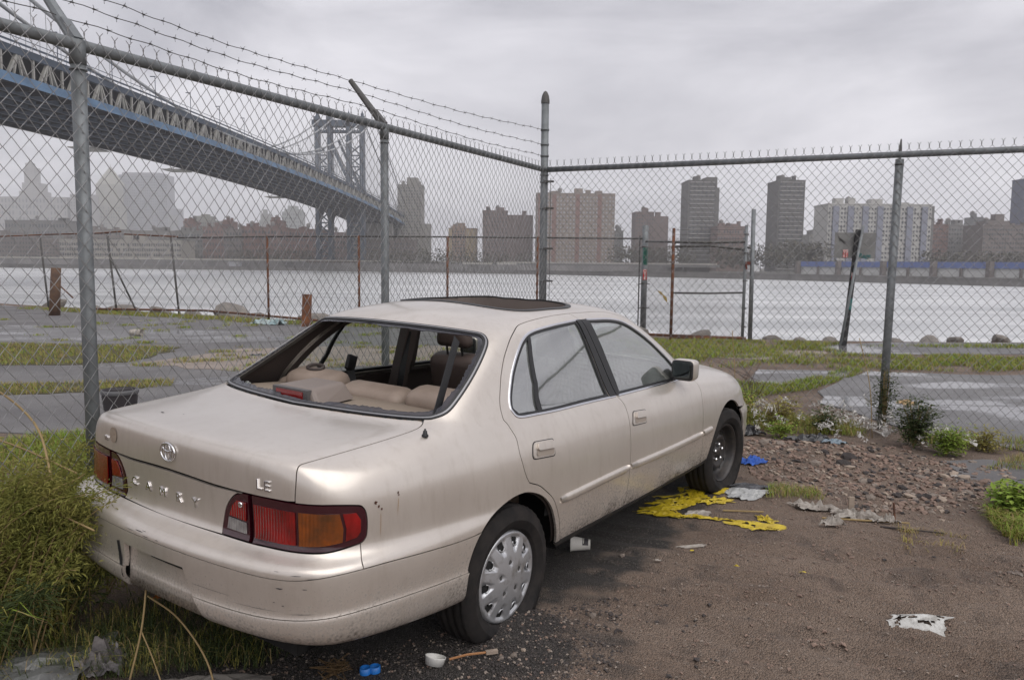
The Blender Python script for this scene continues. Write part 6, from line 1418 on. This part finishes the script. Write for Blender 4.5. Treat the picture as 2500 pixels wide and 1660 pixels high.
# feathery weed thicket leaning on the bumper: every stem bends over to the right
def weed_thicket(name,label,cat,stems,leaf,mt,smt,seed,nl=150,ll=.045,lw=.006,group=None,spread=.055):
    q=np.random.default_rng(seed); x0,y0=np.mean([s[0] for s in stems],axis=0)[:2]; e=empty(name,(x0,y0,0)); tag(e,label,cat,group); SB=MB(); LV=[];LF=[]
    for base,tip,bow in stems:
        a=np.array(base,float);c=np.array(tip,float);m=(a+c)/2+np.array([0,0,bow]); pts=[(1-t)**2*a+2*t*(1-t)*m+t*t*c for t in np.linspace(0,1,9)]; pts=[p-np.array([x0,y0,0]) for p in pts]
        SB.tube(pts,[.004*(1-.7*i/8) for i in range(9)],4)
        n=nl; t=.15+.85*q.random(n)**.8; i=np.minimum((t*8).astype(int),7); u=t*8-i; A=np.array(pts); P=A[i]*(1-u)[:,None]+A[i+1]*u[:,None]
        D=q.normal(size=(n,3)); D[:,2]=D[:,2]*.6+.15; D/=np.linalg.norm(D,axis=1)[:,None]; L_=(ll*(.4+q.random(n)*1.0))[:,None]; P=P+D*spread*q.random(n)[:,None]; W=np.cross(D,q.normal(size=(n,3))); W/=np.maximum(np.linalg.norm(W,axis=1)[:,None],1e-6)
        o=len(LV)*0; v=np.stack([P,P+D*L_*.5+W*lw,P+D*L_-np.array([0,0,1])*L_*.25,P+D*L_*.5-W*lw],1).reshape(-1,3); LV.append(v)
    V=np.concatenate(LV); n=len(V)//4; b=np.arange(n)[:,None]*4
    k=n//3; F=np.concatenate([b+[0,1,2],b+[0,2,3]],0)
    o=fastmesh('foliage',V,F,mt,e); SB.build('stems',smt,e); return e
q=np.random.default_rng(21); st=[]
for i in range(60):
    bxx=-2.95+1.05*q.random(); byy=3.30+1.1*q.random(); h=.30+.42*q.random()
    st.append(((bxx,byy,0),(bxx+.10+.5*q.random(),byy-.30*q.random()-.05,h),.10+.25*q.random()))
weed_thicket('weed_thicket','thicket of feathery olive weeds leaning against the left end of the rear bumper','weeds',st,None,MUG,STRAW,22,nl=420,ll=.030,lw=.0028,spread=.10)
st=[]
for i in range(34):
    bxx=-2.45+.55*q.random(); byy=3.0+.45*q.random(); st.append(((bxx,byy,0),(-2.0+.42*q.random()**1.5,3.02+.2*q.random(),.56+.20*q.random()),.20+.12*q.random()))
weed_thicket('weed_thicket','weed sprays drooping over the bumper below the left tail lamp','weeds',st,None,MUG,STRAW,23,nl=380,ll=.028,lw=.0026,spread=.075)
st=[]
for i in range(26):
    bxx=-2.75+.9*q.random(); byy=2.9+.5*q.random(); st.append(((bxx,byy,0),(bxx+.3*q.random(),byy-.2*q.random(),.14+.22*q.random()),.1))
weed_thicket('weed_thicket','low dark undergrowth at the foot of the thicket in the left corner','weeds',st,None,DKG,STRAW,24,nl=300,ll=.035,lw=.003,spread=.09)
leafy_spots=[((-2.62,3.75),(.28,.25,.50),41),((-2.3,3.5),(.22,.2,.42),42),((-2.85,4.3),(.3,.3,.6),43)]
grass('long yellow-green grass blades arching through the left thicket',[(-3.1,3.2),(-2.0,2.95),(-1.85,3.2),(-2.1,3.7),(-3.0,4.6),(-3.4,4.3)],1500,.62,[(OLIVE,.5),(GREEN,.35),(STRAW,.35)],18,.012,lean=1.0,patch=0)
# leafy bushes at the right fence
def leafy(name,label,c,r,n,seed,mt=DKG,size=.035,mt2=None):
    q=np.random.default_rng(seed); e=empty(name,(c[0],c[1],gz(c[0],c[1]))); tag(e,label,'plant'); b=MB(); Vs=[];h=r[2]
    for k in range(14):
        a=q.random()*6.28; t=np.array([r[0]*q.random()*math.cos(a),r[1]*q.random()*math.sin(a),h*(.6+.5*q.random())]); b.tube([(0,0,0),tuple(t*.5+np.array([0,0,.06])),tuple(t)],[.006,.004,.002],4)
        m=n//14; u=.25+.75*q.random(m); P=t[None]*u[:,None]+q.normal(size=(m,3))*np.array([.05,.05,.035]); D=q.normal(size=(m,3)); D[:,2]=abs(D[:,2])*.4; D/=np.linalg.norm(D,axis=1)[:,None]; W=np.cross(D,[0,0,1]); W/=np.maximum(np.linalg.norm(W,axis=1)[:,None],1e-6); L_=(size*(.5+q.random(m)))[:,None]
        Vs.append(np.stack([P,P+D*L_*.5+W*L_*.22,P+D*L_-np.array([0,0,1])*L_*.2,P+D*L_*.5-W*L_*.22],1).reshape(-1,3))
    V=np.concatenate(Vs); k=len(V)//4; bb=np.arange(k)[:,None]*4; fastmesh('foliage',V,np.concatenate([bb+[0,1,2],bb+[0,2,3]]),mt,e); b.build('stems',STRAW,e); return e
leafy('leafy_bush','dark leafy bush at the foot of the right fence post',(3.62,6.95),(.24,.16,.42),2600,31)
leafy('leafy_bush','bushy green weed right beside the dark bush',(3.80,6.75),(.18,.12,.26),1500,32,GREEN)
leafy('climbing_weed','green weed clinging to the right fence post',(3.66,7.62),(.07,.06,.62),1100,33,DKG)
leafy('leafy_weed','small green weed on the spoil heap near the black plastic',(2.55,7.30),(.13,.10,.16),500,34,GREEN)
leafy('leafy_weed','green weed left of the fence post among the white fluff',(3.05,7.55),(.16,.12,.22),800,35,DKG)
leafy('leafy_weed','thin olive weed where slab and fence meet at right',(4.25,6.95),(.2,.1,.2),700,36,OLIVE)
leafy('leafy_weed','broad-leaved weed at the far right of the dirt',(3.35,5.05),(.16,.14,.20),900,37,GREEN,.06)
for i,(x,y,a) in enumerate(((1.95,8.1,.3),(2.3,7.9,.34),(2.15,8.5,.3),(2.7,7.75,.3),(2.45,8.3,.28))): leafy('fluffy_weed','leafy weed with white fluff, %s between car and right post'%(('leftmost in front','second','leftmost at the back','rightmost','middle at the back')[i]),(x,y),(.24,.2,a),800,140+i,(GREEN,OLIVE)[i%2],.04)
leafy('leafy_weed','weed clump beyond the car nose',(1.75,8.6),(.25,.2,.25),1300,38,GREEN)
for (c_,r_,sd),lab in zip(leafy_spots,('broad-leaved green weed in the middle of the left thicket','broad-leaved weed near the bumper in the left thicket','tall broad-leaved weed at the back of the left thicket')): leafy('leafy_weed',lab,c_,r_,1100,sd,GREEN if sd==41 else OLIVE,.038)
# white plastic fluff caught in the weeds
q=np.random.default_rng(41); FL=mat('white_plastic_fluff',(.55,.53,.50),.8)
spots=[(1.75+1.9*q.random(),0) for _ in range(60)]
for i in range(90):
    x=1.75+2.3*q.random(); y=9.2-.5*x+1.1*(q.random()-.6)
    n=34; P=q.normal(size=(n,3))*np.array([.034,.030,.030]); V=[];F=[]
    P=np.cumsum(P*.5,0)*.8
    for k in range(n): d=q.normal(size=(2,3))*.014; d[0]=(P[(k+1)%n]-P[k]); o=len(V); V+=[P[k],P[k]+d[0],P[k]+d[1]]; F.append((o,o+1,o+2))
    o=mesh('plastic_fluff',V,F,FL,None,loc=(x,y,float(gz(x,y))+.05+.16*q.random())); tag(o,'torn scrap of white plastic fluff caught in the weeds by the right fence','litter','white fluff in the weeds')
# dead stalks
def stalk(label,pts,r=.0035,mt=STRAW,name='dry_stalk',group=None):
    b=MB(); b.tube(crom(pts,n=6),r,5); o=b.build(name,mt,None,True); tag(o,label,'stalk',group); return o
stalk('long dry stalk sweeping from the left edge to the tail lamp',[(-3.4,4.6,.98),(-2.9,4.3,.93),(-2.4,3.9,.80),(-2.05,3.45,.62)],.006)
stalk('straight dry stalk leaning left to right above the weeds',[(-3.3,4.4,.70),(-2.6,4.0,.67),(-2.0,3.55,.64)],.005)
stalk('short dry stalk lying across the bumper ledge',[(-2.15,3.38,.66),(-1.95,3.2,.60),(-1.62,2.98,.57)],.004)
stalk('upright forked stalk in front of the bumper',[(-1.45,2.86,.0),(-1.42,2.92,.20),(-1.42,2.98,.38)],.004)
stalk('thin side branch of the forked stalk',[(-1.42,2.92,.19),(-1.36,2.88,.10),(-1.28,2.80,.0)],.003)
stalk('bowed dry stalk in front of the bumper',[(-1.43,3.0,.30),(-1.28,2.93,.24),(-1.14,2.84,.12),(-1.05,2.72,.0)],.004)
stalk('thin dead stem standing before the right fence',[(2.35,8.1,0),(2.33,8.15,.5),(2.30,8.2,.95)],.004)
stalk('thin dead stem right of the fence post',[(3.45,7.4,0),(3.40,7.4,.5),(3.30,7.45,.95)],.004)
for i,(x,y) in enumerate(((2.75,8.9),)):
    b=MB(); qq=np.random.default_rng(5)
    for k in range(16): b.tube([(x,y,0),(x+.1*qq.normal(),y+.1*qq.normal(),.3),(x+.28*qq.normal(),y+.15*qq.normal(),.35+.3*qq.random())],[.004,.003,.0015],4)
    o=b.build('dead_shrub',mat('dead_twigs',(.10,.065,.055),.9)); tag(o,'leafless reddish twiggy shrub beyond the right fence','shrub')
# ---------------------------------------------------------------- stones and litter
STN=[mat('stone_brown',(.26,.18,.14),.9,col2=(.15,.105,.085),scale=20,bump=.004,bscale=60),mat('stone_grey',(.28,.235,.20),.9,col2=(.18,.145,.12),scale=20,bump=.004,bscale=60),mat('stone_dark',(.05,.042,.04),.9,bump=.004,bscale=60),mat('stone_tan',(.36,.29,.23),.9,col2=(.25,.20,.16),scale=20)]
sm=[]
for i in range(8):
    me=rock_mesh(100+i,1,.55); me.materials.append(STN[i%4]); sm.append(me)
q=np.random.default_rng(51)
def stone(x,y,s,k,label,group,flat=1):
    o=link('stone',sm[k],None); o.location=(x,y,float(gz(x,y))+s*.18); o.scale=(s,s,s*flat); o.rotation_euler=((q.random()-.5)*.5,(q.random()-.5)*.5,q.random()*6.28); tag(o,label,'stone',group)
for i in range(210):
    if i<150: x=2.05+1.9*q.random(); y=5.35+1.75*q.random()
    else: x=1.7+2.0*q.random(); y=4.9+1.2*q.random()
    if x<2.0+.9*(y<5.7): 
        x=2.1+1.4*q.random()
    stone(x,y,.014+.042*q.random()**2.2,int(q.integers(0,8)),'loose stone lying in the rubble patch by the front wheel','rubble stones',.8)
for x,y,s,k,l in ((2.72,6.30,.075,2,'dark rounded lump in the middle of the rubble'),(2.86,6.52,.085,2,'largest dark lump at the back of the rubble'),(2.25,6.9,.07,1,'grey stone beside the black plastic'),(2.05,6.75,.06,3,'tan stone behind the front tyre'),(1.95,5.85,.06,0,'brown stone in front of the front tyre'),(.02,3.10,.022,1,'pale pebble against the flat rear tyre'),(.06,3.14,.018,3,'tan pebble against the flat rear tyre'),(-.03,3.08,.016,1,'small grey pebble before the flat rear tyre'),(.38,3.46,.026,1,'grey pebble near the rear wheel on the dark gravel'),(.62,4.22,.024,1,'grey pebble below the paper cup'),(2.48,6.28,.07,1,'flat grey slab of stone in the rubble'),(3.15,5.95,.05,1,'grey stone at the right of the rubble')): stone(x,y,s,k,l,None,.9)
def gravel(label,poly,n,s0,s1,mt,seed,dens=None):
    q=np.random.default_rng(seed); P=inpoly(poly,n,q); s=s0+(s1-s0)*q.random(n)**2.5
    base=np.array([(1,0,-.3),(-.5,.87,-.3),(-.5,-.87,-.3),(.5,.6,.45),(-.7,.1,.5),(.4,-.6,.5)]); fc=np.array([(3,4,5),(0,1,3),(1,4,3),(1,2,4),(2,5,4),(2,0,5),(0,3,5)])
    a=q.random(n)*6.28; c,sn=np.cos(a),np.sin(a); J=base[None]*(1+.5*(q.random((n,6,3))-.5)); X=J[...,0]*c[:,None]-J[...,1]*sn[:,None]; Y=J[...,0]*sn[:,None]+J[...,1]*c[:,None]; Z=J[...,2]*.75
    z=gz(P[:,0],P[:,1]); V=np.stack([X*s[:,None]+P[:,0:1],Y*s[:,None]+P[:,1:2],Z*s[:,None]+z[:,None]+s[:,None]*.15],-1).reshape(-1,3); F=(np.arange(n)[:,None,None]*6+fc[None]).reshape(-1,3)
    o=fastmesh('gravel',V,F,mt); tag(o,label,'gravel',kind='stuff')
NEAR=[(-1.3,2.6),(2.2,2.6),(3.8,4.6),(3.9,6.6),(2.0,7.2),(1.6,5.2),(.4,3.6),(-.5,3.2),(-1.3,2.95)]
gravel('brown grit scattered over the dirt lot',NEAR,7000,.0018,.010,STN[0],61); gravel('grey grit scattered over the dirt lot',NEAR,3500,.0018,.009,STN[1],62); gravel('dark cinders scattered over the dirt lot',NEAR,700,.0018,.007,STN[2],63); gravel('pale grit scattered over the dirt lot',NEAR,1600,.002,.007,STN[3],64)
RB=[(1.9,5.9),(2.4,5.0),(3.6,5.2),(4.0,6.2),(3.4,6.9),(2.2,7.2),(1.9,6.6)]
gravel('brown crushed rubble by the right fence',RB,1700,.003,.034,STN[0],65); gravel('grey crushed rubble by the right fence',RB,500,.003,.030,STN[1],66); gravel('tan crushed rubble by the right fence',RB,350,.003,.026,STN[3],67); gravel('dark crushed rubble by the right fence',RB,700,.003,.030,STN[2],68)
CIN=[(-1.2,2.75),(-.2,2.65),(.45,3.0),(.55,3.7),(.1,3.5),(-.4,3.15),(-1.2,3.2)]
gravel('black cinders around the rear wheel',CIN,4200,.0025,.010,STN[2],69); gravel('pale pebbles among the black cinders',CIN,600,.0025,.010,STN[1],70)
for k_,(cx_,cy_,rx_,ry_) in enumerate(((1.1,2.9,.28,.12),(.75,3.55,.22,.1),(1.45,3.75,.12,.06),(2.35,4.2,.2,.08),(1.9,4.3,.1,.05),(.9,3.0,.3,.1),(1.35,3.3,.1,.06))): gravel('dark clods loose on the open dirt, %s'%('nearest the camera','below the cup','beside the yellow scrap','at right near the roots','small patch in the middle','left of the bottom edge','behind the nearest ones')[k_],[(cx_+rx_*1.7*math.cos(t)*(.35+.9*np.random.default_rng(int(t*50)+k_).random()),cy_+ry_*1.9*math.sin(t)*(.35+.9*np.random.default_rng(int(t*70)+k_).random())) for t in np.linspace(0,6.28,17)[:-1]],34,.002,.017,STN[2] if k_%2 else STN[0],300+k_)
# crumpled sheets
def crumple(name,label,cat,c,size,mt,seed,hgt=.05,n=16,rot=0,ragged=.25,fold=5.,group=None,solid=0.,base=0.,holes=0.,smooth=False):
    q=np.random.default_rng(seed); V=[];F=[];idx={}
    for i in range(n+1):
        for j in range(n+1):
            u=(i/n-.5)*2;v=(j/n-.5)*2
            rr=1-ragged*abs(vnoise(math.atan2(v,u)*1.7+9,seed,1.,seed))*2; x=u*size[0]/2*rr;y=v*size[1]/2*rr
            nzv=abs(vnoise(u*fold*.5+3,v*fold*.5,1.,seed+1))*1.3+abs(vnoise(u*fold+1,v*fold,1.,seed+2))*.8+.35*abs(vnoise(u*fold*2.3,v*fold*2.3,1.,seed+3))
            z=hgt*nzv*(1-.75*max(abs(u),abs(v))**3)
            cr,sr=math.cos(rot),math.sin(rot); X=c[0]+x*cr-y*sr;Y=c[1]+x*sr+y*cr
            V.append((X-c[0],Y-c[1],float(gz(X,Y))-float(gz(c[0],c[1]))+z+.006+base)); 
    for i in range(n):
        for j in range(n):
            u=((i+.5)/n-.5)*2;v=((j+.5)/n-.5)*2
            if u*u+v*v>1.05+.5*vnoise(u*3+5,v*3,1.,seed+5): continue
            if holes and vnoise(u*4+7,v*4,1.,seed+6)+.6*vnoise(u*9,v*9+3,1.,seed+7)>holes: continue
            a=i*(n+1)+j; F.append((a,a+n+1,a+n+2,a+1))
    o=mesh(name,V,F,mt,None,smooth,None,(c[0],c[1],float(gz(c[0],c[1])))); tag(o,label,cat,group); return o
YEL=mat('yellow_paint',(.55,.42,.015),.45,col2=(.40,.29,.02),scale=14,bump=.002,bscale=60)
WPL=mat('white_plastic',(.42,.39,.35),.5,col2=(.20,.17,.145),scale=16); GPL=mat('grey_plastic_bag',(.15,.155,.15),.28,col2=(.075,.075,.072),scale=6,spec=.6,bump=.006,bscale=25)
BPL=mat('black_plastic_bag',(.012,.012,.014),.25,spec=.7); BLUP=mat('blue_cloth',(.03,.12,.50),.7,col2=(.02,.07,.30),scale=20)
# dried yellow paint: several flat flakes on the dirt
PF=[(1.02,5.05,.36,.16,.2),(1.22,5.28,.40,.20,.5),(1.10,5.16,.28,.14,.1),(1.38,5.42,.30,.20,.4),(1.50,5.60,.26,.10,.7),(1.42,5.22,.24,.12,.0),(1.16,4.93,.20,.10,.3),(1.34,4.90,.34,.10,-.2),(1.54,4.76,.34,.10,-.35),(1.66,4.88,.12,.16,.1),(1.58,4.66,.16,.07,.2),(1.60,5.70,.14,.12,.3)]
for i,(x,y,a,c,r) in enumerate(PF):
    crumple('yellow_paint_flake','cracked flake of spilled yellow paint on the dirt beside the car','paint flake',(x-.03,y),(a*1.3,c*1.45),YEL,200+i,.016,26,r,.6,7,'spilled yellow paint',holes=.27)
for i,(x,y,a) in enumerate(((1.56,4.04,.07),(1.21,4.06,.04),(1.02,4.28,.03))): crumple('yellow_paint_flake',['small yellow paint scrap out on the open dirt','tiny yellow scrap nearest the camera','tiny yellow crumb below the cup'][i],'paint flake',(x,y),(a,a*.6),YEL,230+i,.012,6,.2,.4,4)
crumple('plastic_sheet','clear grey plastic sheet beside the yellow paint','plastic',(1.66,5.36),(.42,.22),mat('clear_grey_plastic',(.33,.335,.33),.25,spec=.7),240,.03,16,.3,.4,6)
crumple('dark_sheet','dark wet plastic sheet behind the clear one','plastic',(1.72,5.55),(.5,.18),BPL,241,.018,14,.3,.4,5)
crumple('paper_scrap','pale crumpled paper on the yellow paint','paper',(1.22,5.0),(.2,.1),WPL,242,.02,10,.2,.3,4)
crumple('blue_cloth','bright blue crumpled cloth right of the front tyre','cloth',(1.98,6.33),(.26,.17),BLUP,243,.07,18,.4,.35,7)
crumple('black_plastic','crumpled black plastic just behind the front tyre','plastic',(2.22,7.42),(.45,.20),BPL,244,.12,18,-.2,.4,7)
crumple('black_plastic','crumpled black plastic with blue-grey underside by the weeds','plastic',(2.75,7.15),(.50,.20),BPL,245,.10,18,-.1,.4,7)
crumple('blue_grey_plastic','blue-grey plastic flap beside the black plastic','plastic',(2.92,7.0),(.26,.12),mat('blue_grey_plastic',(.16,.21,.25),.3),246,.06,12,-.2,.35,5)
for i,(x,y,a,c,r) in enumerate(((2.02,5.12,.34,.12,-.2),(2.22,4.95,.32,.13,-.35),(2.36,4.83,.2,.1,-.2),(1.98,4.72,.2,.07,-.1))): crumple('wet_rag',['long white muddy rag on the dirt, left part','white muddy rag around the splinter of wood','white muddy rag end furthest right','small pale rag scrap in front of the stick'][i],'rag',(x,y),(a,c),WPL,250+i,.075,20,r,.45,7)
crumple('paper_scrap','white paper scrap at the slab edge right of the bush','paper',(3.50,6.0),(.2,.07),WPL,256,.02,8,.1,.2,3)
crumple('white_splash','flat patch of dried white paint on the open dirt','paint patch',(1.86,3.42),(.30,.15),mat('chalky_white_paint',(.52,.52,.50),.8,col2=(.30,.29,.27),scale=26,lo=.45,hi=.62),257,.006,34,-.25,.5,8,holes=.30)
crumple('paper_scrap','small white scrap on the dirt right of the cup','paper',(.81,4.17),(.05,.025),WPL,258,.012,6,0,.2,3); crumple('paper_scrap','thin pale plastic strip on the dirt','paper',(1.05,4.42),(.2,.025),WPL,259,.006,8,-.1,.3,3)
crumple('paper_scrap','pale orange paper bit lying on the wet slab','paper',(4.75,9.35),(.25,.18),mat('peach_paper',(.45,.30,.16),.8),260,.06,8,0,.2,3)
crumple('pale_tape','pale strip of tape at the bottom edge','tape',(.62,2.55),(.16,.03),WPL,261,.004,8,.55,.2,2); crumple('muddy_clump','muddy clump of fur-like debris at the right','debris',(2.68,4.05),(.13,.08),mat('muddy_fur',(.09,.06,.05),.9,col2=(.3,.27,.24),scale=30),262,.05,10,0,.4,5)
crumple('litter_pile','pale green and white litter at the foot of the river fence','litter',(-6.2,20.1),(1.1,.35),mat('pale_litter',(.42,.47,.46),.7,col2=(.2,.3,.32),scale=6),263,.2,12,-.3,.4,6)
# bag and cloth at bottom left
crumple('plastic_bag','dirty translucent grey plastic bag in the bottom left corner','bag',(-1.80,3.0),(.52,.40),GPL,270,.25,11,.3,.15,1.25)
crumple('plastic_bag','torn dark-and-pale plastic wrapper right of the grey bag','bag',(-1.60,2.98),(.24,.16),mat('torn_wrapper',(.17,.155,.15),.35,col2=(.06,.055,.06),scale=10,bump=.006,bscale=30),271,.16,18,.1,.35,6)
crumple('grey_cardboard','flattened wet grey cardboard at the bottom edge','cardboard',(-1.22,2.80),(.75,.26),mat('wet_grey_cardboard',(.17,.155,.14),.8,col2=(.10,.09,.08),scale=9,bump=.004,bscale=50),272,.05,20,.12,.3,7)
for i,(x,y,a,mt_) in enumerate(((-2.0,3.15,.05,'o'),(-1.55,3.35,.06,'o'),(-2.25,3.5,.05,'r'),(-2.4,3.3,.04,'r'))): crumple('fallen_leaf',['orange leaf above the grey bag','orange leaf in the grass before the bumper','red leaf in the weeds at left','red scrap low in the weeds at left'][i],'leaf',(x,y),(a,a*.6),mat('orange_leaf',(.38,.12,.02),.7) if mt_=='o' else mat('red_leaf',(.35,.03,.02),.7),280+i,.03,6,i,.3,2,base=.14)
# cup lying on its side below the sill
cu=empty('paper_cup',(.40,4.33,.045)); tag(cu,'white paper cup with a dark label lying under the door sill','cup')
PW=mat('cup_paper',(.62,.60,.56),.6,col2=(.50,.48,.45),scale=10)
M4=Matrix.Rotation(R(90),4,'Y')@Matrix.Rotation(0,4,'Z')
b=MB(); b.lathe([(.029,-.055),(.042,.05),(.045,.052),(.045,.056),(.040,.056),(.028,-.052),(0,-.052)],28,M4); o=b.build('cup_wall',PW,cu,True)
b=MB(); b.lathe([(.0312,-.045),(.0352,-.012)],12,M4,R(100),R(200)); b.build('dark_label',mat('cup_label',(.04,.035,.04),.6),cu,True)
b=MB(); b.lathe([(.0318,-.040),(.0322,-.036)],8,M4,R(115),R(185)); b.lathe([(.0348,-.020),(.0352,-.016)],8,M4,R(115),R(185)); b.build('label_print',PW,cu)
cu.rotation_euler=(0,0,R(172))
# bottle cap halves, lid with stick
b=MB(); b.lathe([(.040,.032),(.034,.004),(.0,.004)],26); b.lathe([(.040,.032),(.043,.034),(.042,.030),(.036,0),(0,0)],26); o=b.build('white_plastic_dish',mat('white_lid_plastic',(.62,.61,.58),.4),None,True,(-.30,3.03,.012)); o.rotation_euler=(R(-14),R(10),0); tag(o,'small white plastic lid in front of the rear tyre','lid')
b=MB(); b.tube([(-.24,3.04,.03),(-.17,3.07,.035),(-.09,3.10,.03)],.005,6); o=b.build('wooden_stick',mat('orange_stick',(.32,.15,.06),.7)); tag(o,'short orange stick beside the white lid','stick')
b=MB(); b.box((-.07,3.105,.03),(.05,.018,.014),.3); o=b.build('wood_chip',STN[3]); tag(o,'tan wood chip at the tip of the orange stick','wood')
cp=empty('blue_bottle_tops',(-.565,2.965,.0)); tag(cp,'pair of bright blue plastic caps on the dark cinders','caps')
for dx,dy in((0,0),(.036,.012)):
    b=MB(); b.lathe([(.022,.0),(.022,.024),(.018,.026),(.017,.010),(0,.010)],20,Matrix.Translation((dx,dy,.008))); b.build('cap',mat('blue_cap_plastic',(.02,.17,.55),.35),cp,True)
b=MB()
for k in range(26): a=np.random.default_rng(k).normal(size=(3,3))*np.array([.035,.035,.018]); a[:,2]=abs(a[:,2]); b.tube([tuple(x) for x in a],.0022,4)
o=b.build('root_tangle',mat('brown_roots',(.10,.06,.025),.9),None,False,(-.68,2.97,.01)); tag(o,'tangled brown root ball left of the blue caps','roots')
for i,(p,l) in enumerate((([(2.0,4.92,.02),(2.5,4.80,.03)],'long pale reed lying on the dirt right of the yellow paint'),([(1.40,5.05,.02),(1.66,5.03,.02)],'short yellow reed beside the yellow paint'),([(2.3,4.76,.02),(2.62,4.62,.03)],'dark broken twig at the end of the rag'))):
    b=MB(); b.tube(p,.006,6); o=b.build('reed',STRAW if i<2 else STN[2]); tag(o,l,'reed')
b=MB(); b.box((2.22,5.0,.07),(.035,.012,.13)); o=b.build('wood_splinter',STN[3]); tag(o,'upright pale wood splinter stuck in the rag','wood')
b=MB(); b.tube([(2.44,4.86,0),(2.43,4.87,.14)],.007,6); o=b.build('iron_pin',RUSTM,None); tag(o,'thin dark upright pin right of the rag','pin')
# behind the left fence: plastic pot, fallen cup
po=empty('plastic_pot',(-4.0,7.95,0)); tag(po,'black ribbed plastic pot behind the left fence post','pot')
prof=[(.13,0)]+[(.14+.006*(k%2)+.0015*k,.03+.012*k) for k in range(18)]+[(.165,.25),(.175,.26),(.175,.30),(.165,.30),(.155,.27),(.14,.05),(0,.05)]
b=MB(); b.lathe(prof,30); b.build('ribbed_wall',mat('dark_pot_plastic',(.035,.03,.033),.6),po,True)
b=MB(); b.lathe([(.176,.262),(.180,.28),(.178,.302),(.164,.303)],30); b.build('rim',mat('grey_pot_rim',(.10,.10,.105),.6),po,True)
b=MB(); b.lathe([(.06,-.13),(.075,.13),(.07,.13),(.055,-.12),(0,-.12)],20,Matrix.Rotation(R(90),4,'Y')@Matrix.Rotation(R(10),4,'X')); o=b.build('white_tub',WPL,None,True,(-8.0,16.7,.08)); tag(o,'white tub lying on the left asphalt lot','tub')
crumple('dirt_rag','small dark rag on the pinkish concrete','rag',(-4.4,13.5),(.35,.2),BPL,291,.06,8,.3,.3,4)
# ---------------------------------------------------------------- damp air
hz=MB(); hz.box((0,925,131),(2960,2560,278))
o=hz.build('haze'); tag(o,'thin grey haze in the damp air over the river','haze',kind='stuff')
m=bpy.data.materials.new('haze_air'); m.use_nodes=True; t=m.node_tree; t.nodes.clear(); a=t.nodes.new('ShaderNodeOutputMaterial'); v=t.nodes.new('ShaderNodeVolumePrincipled')
v.inputs['Color'].default_value=(.98,.98,1,1); v.inputs['Density'].default_value=.00030; v.inputs['Anisotropy'].default_value=.3
t.links.new(v.outputs[0],a.inputs['Volume']); o.data.materials.append(m)
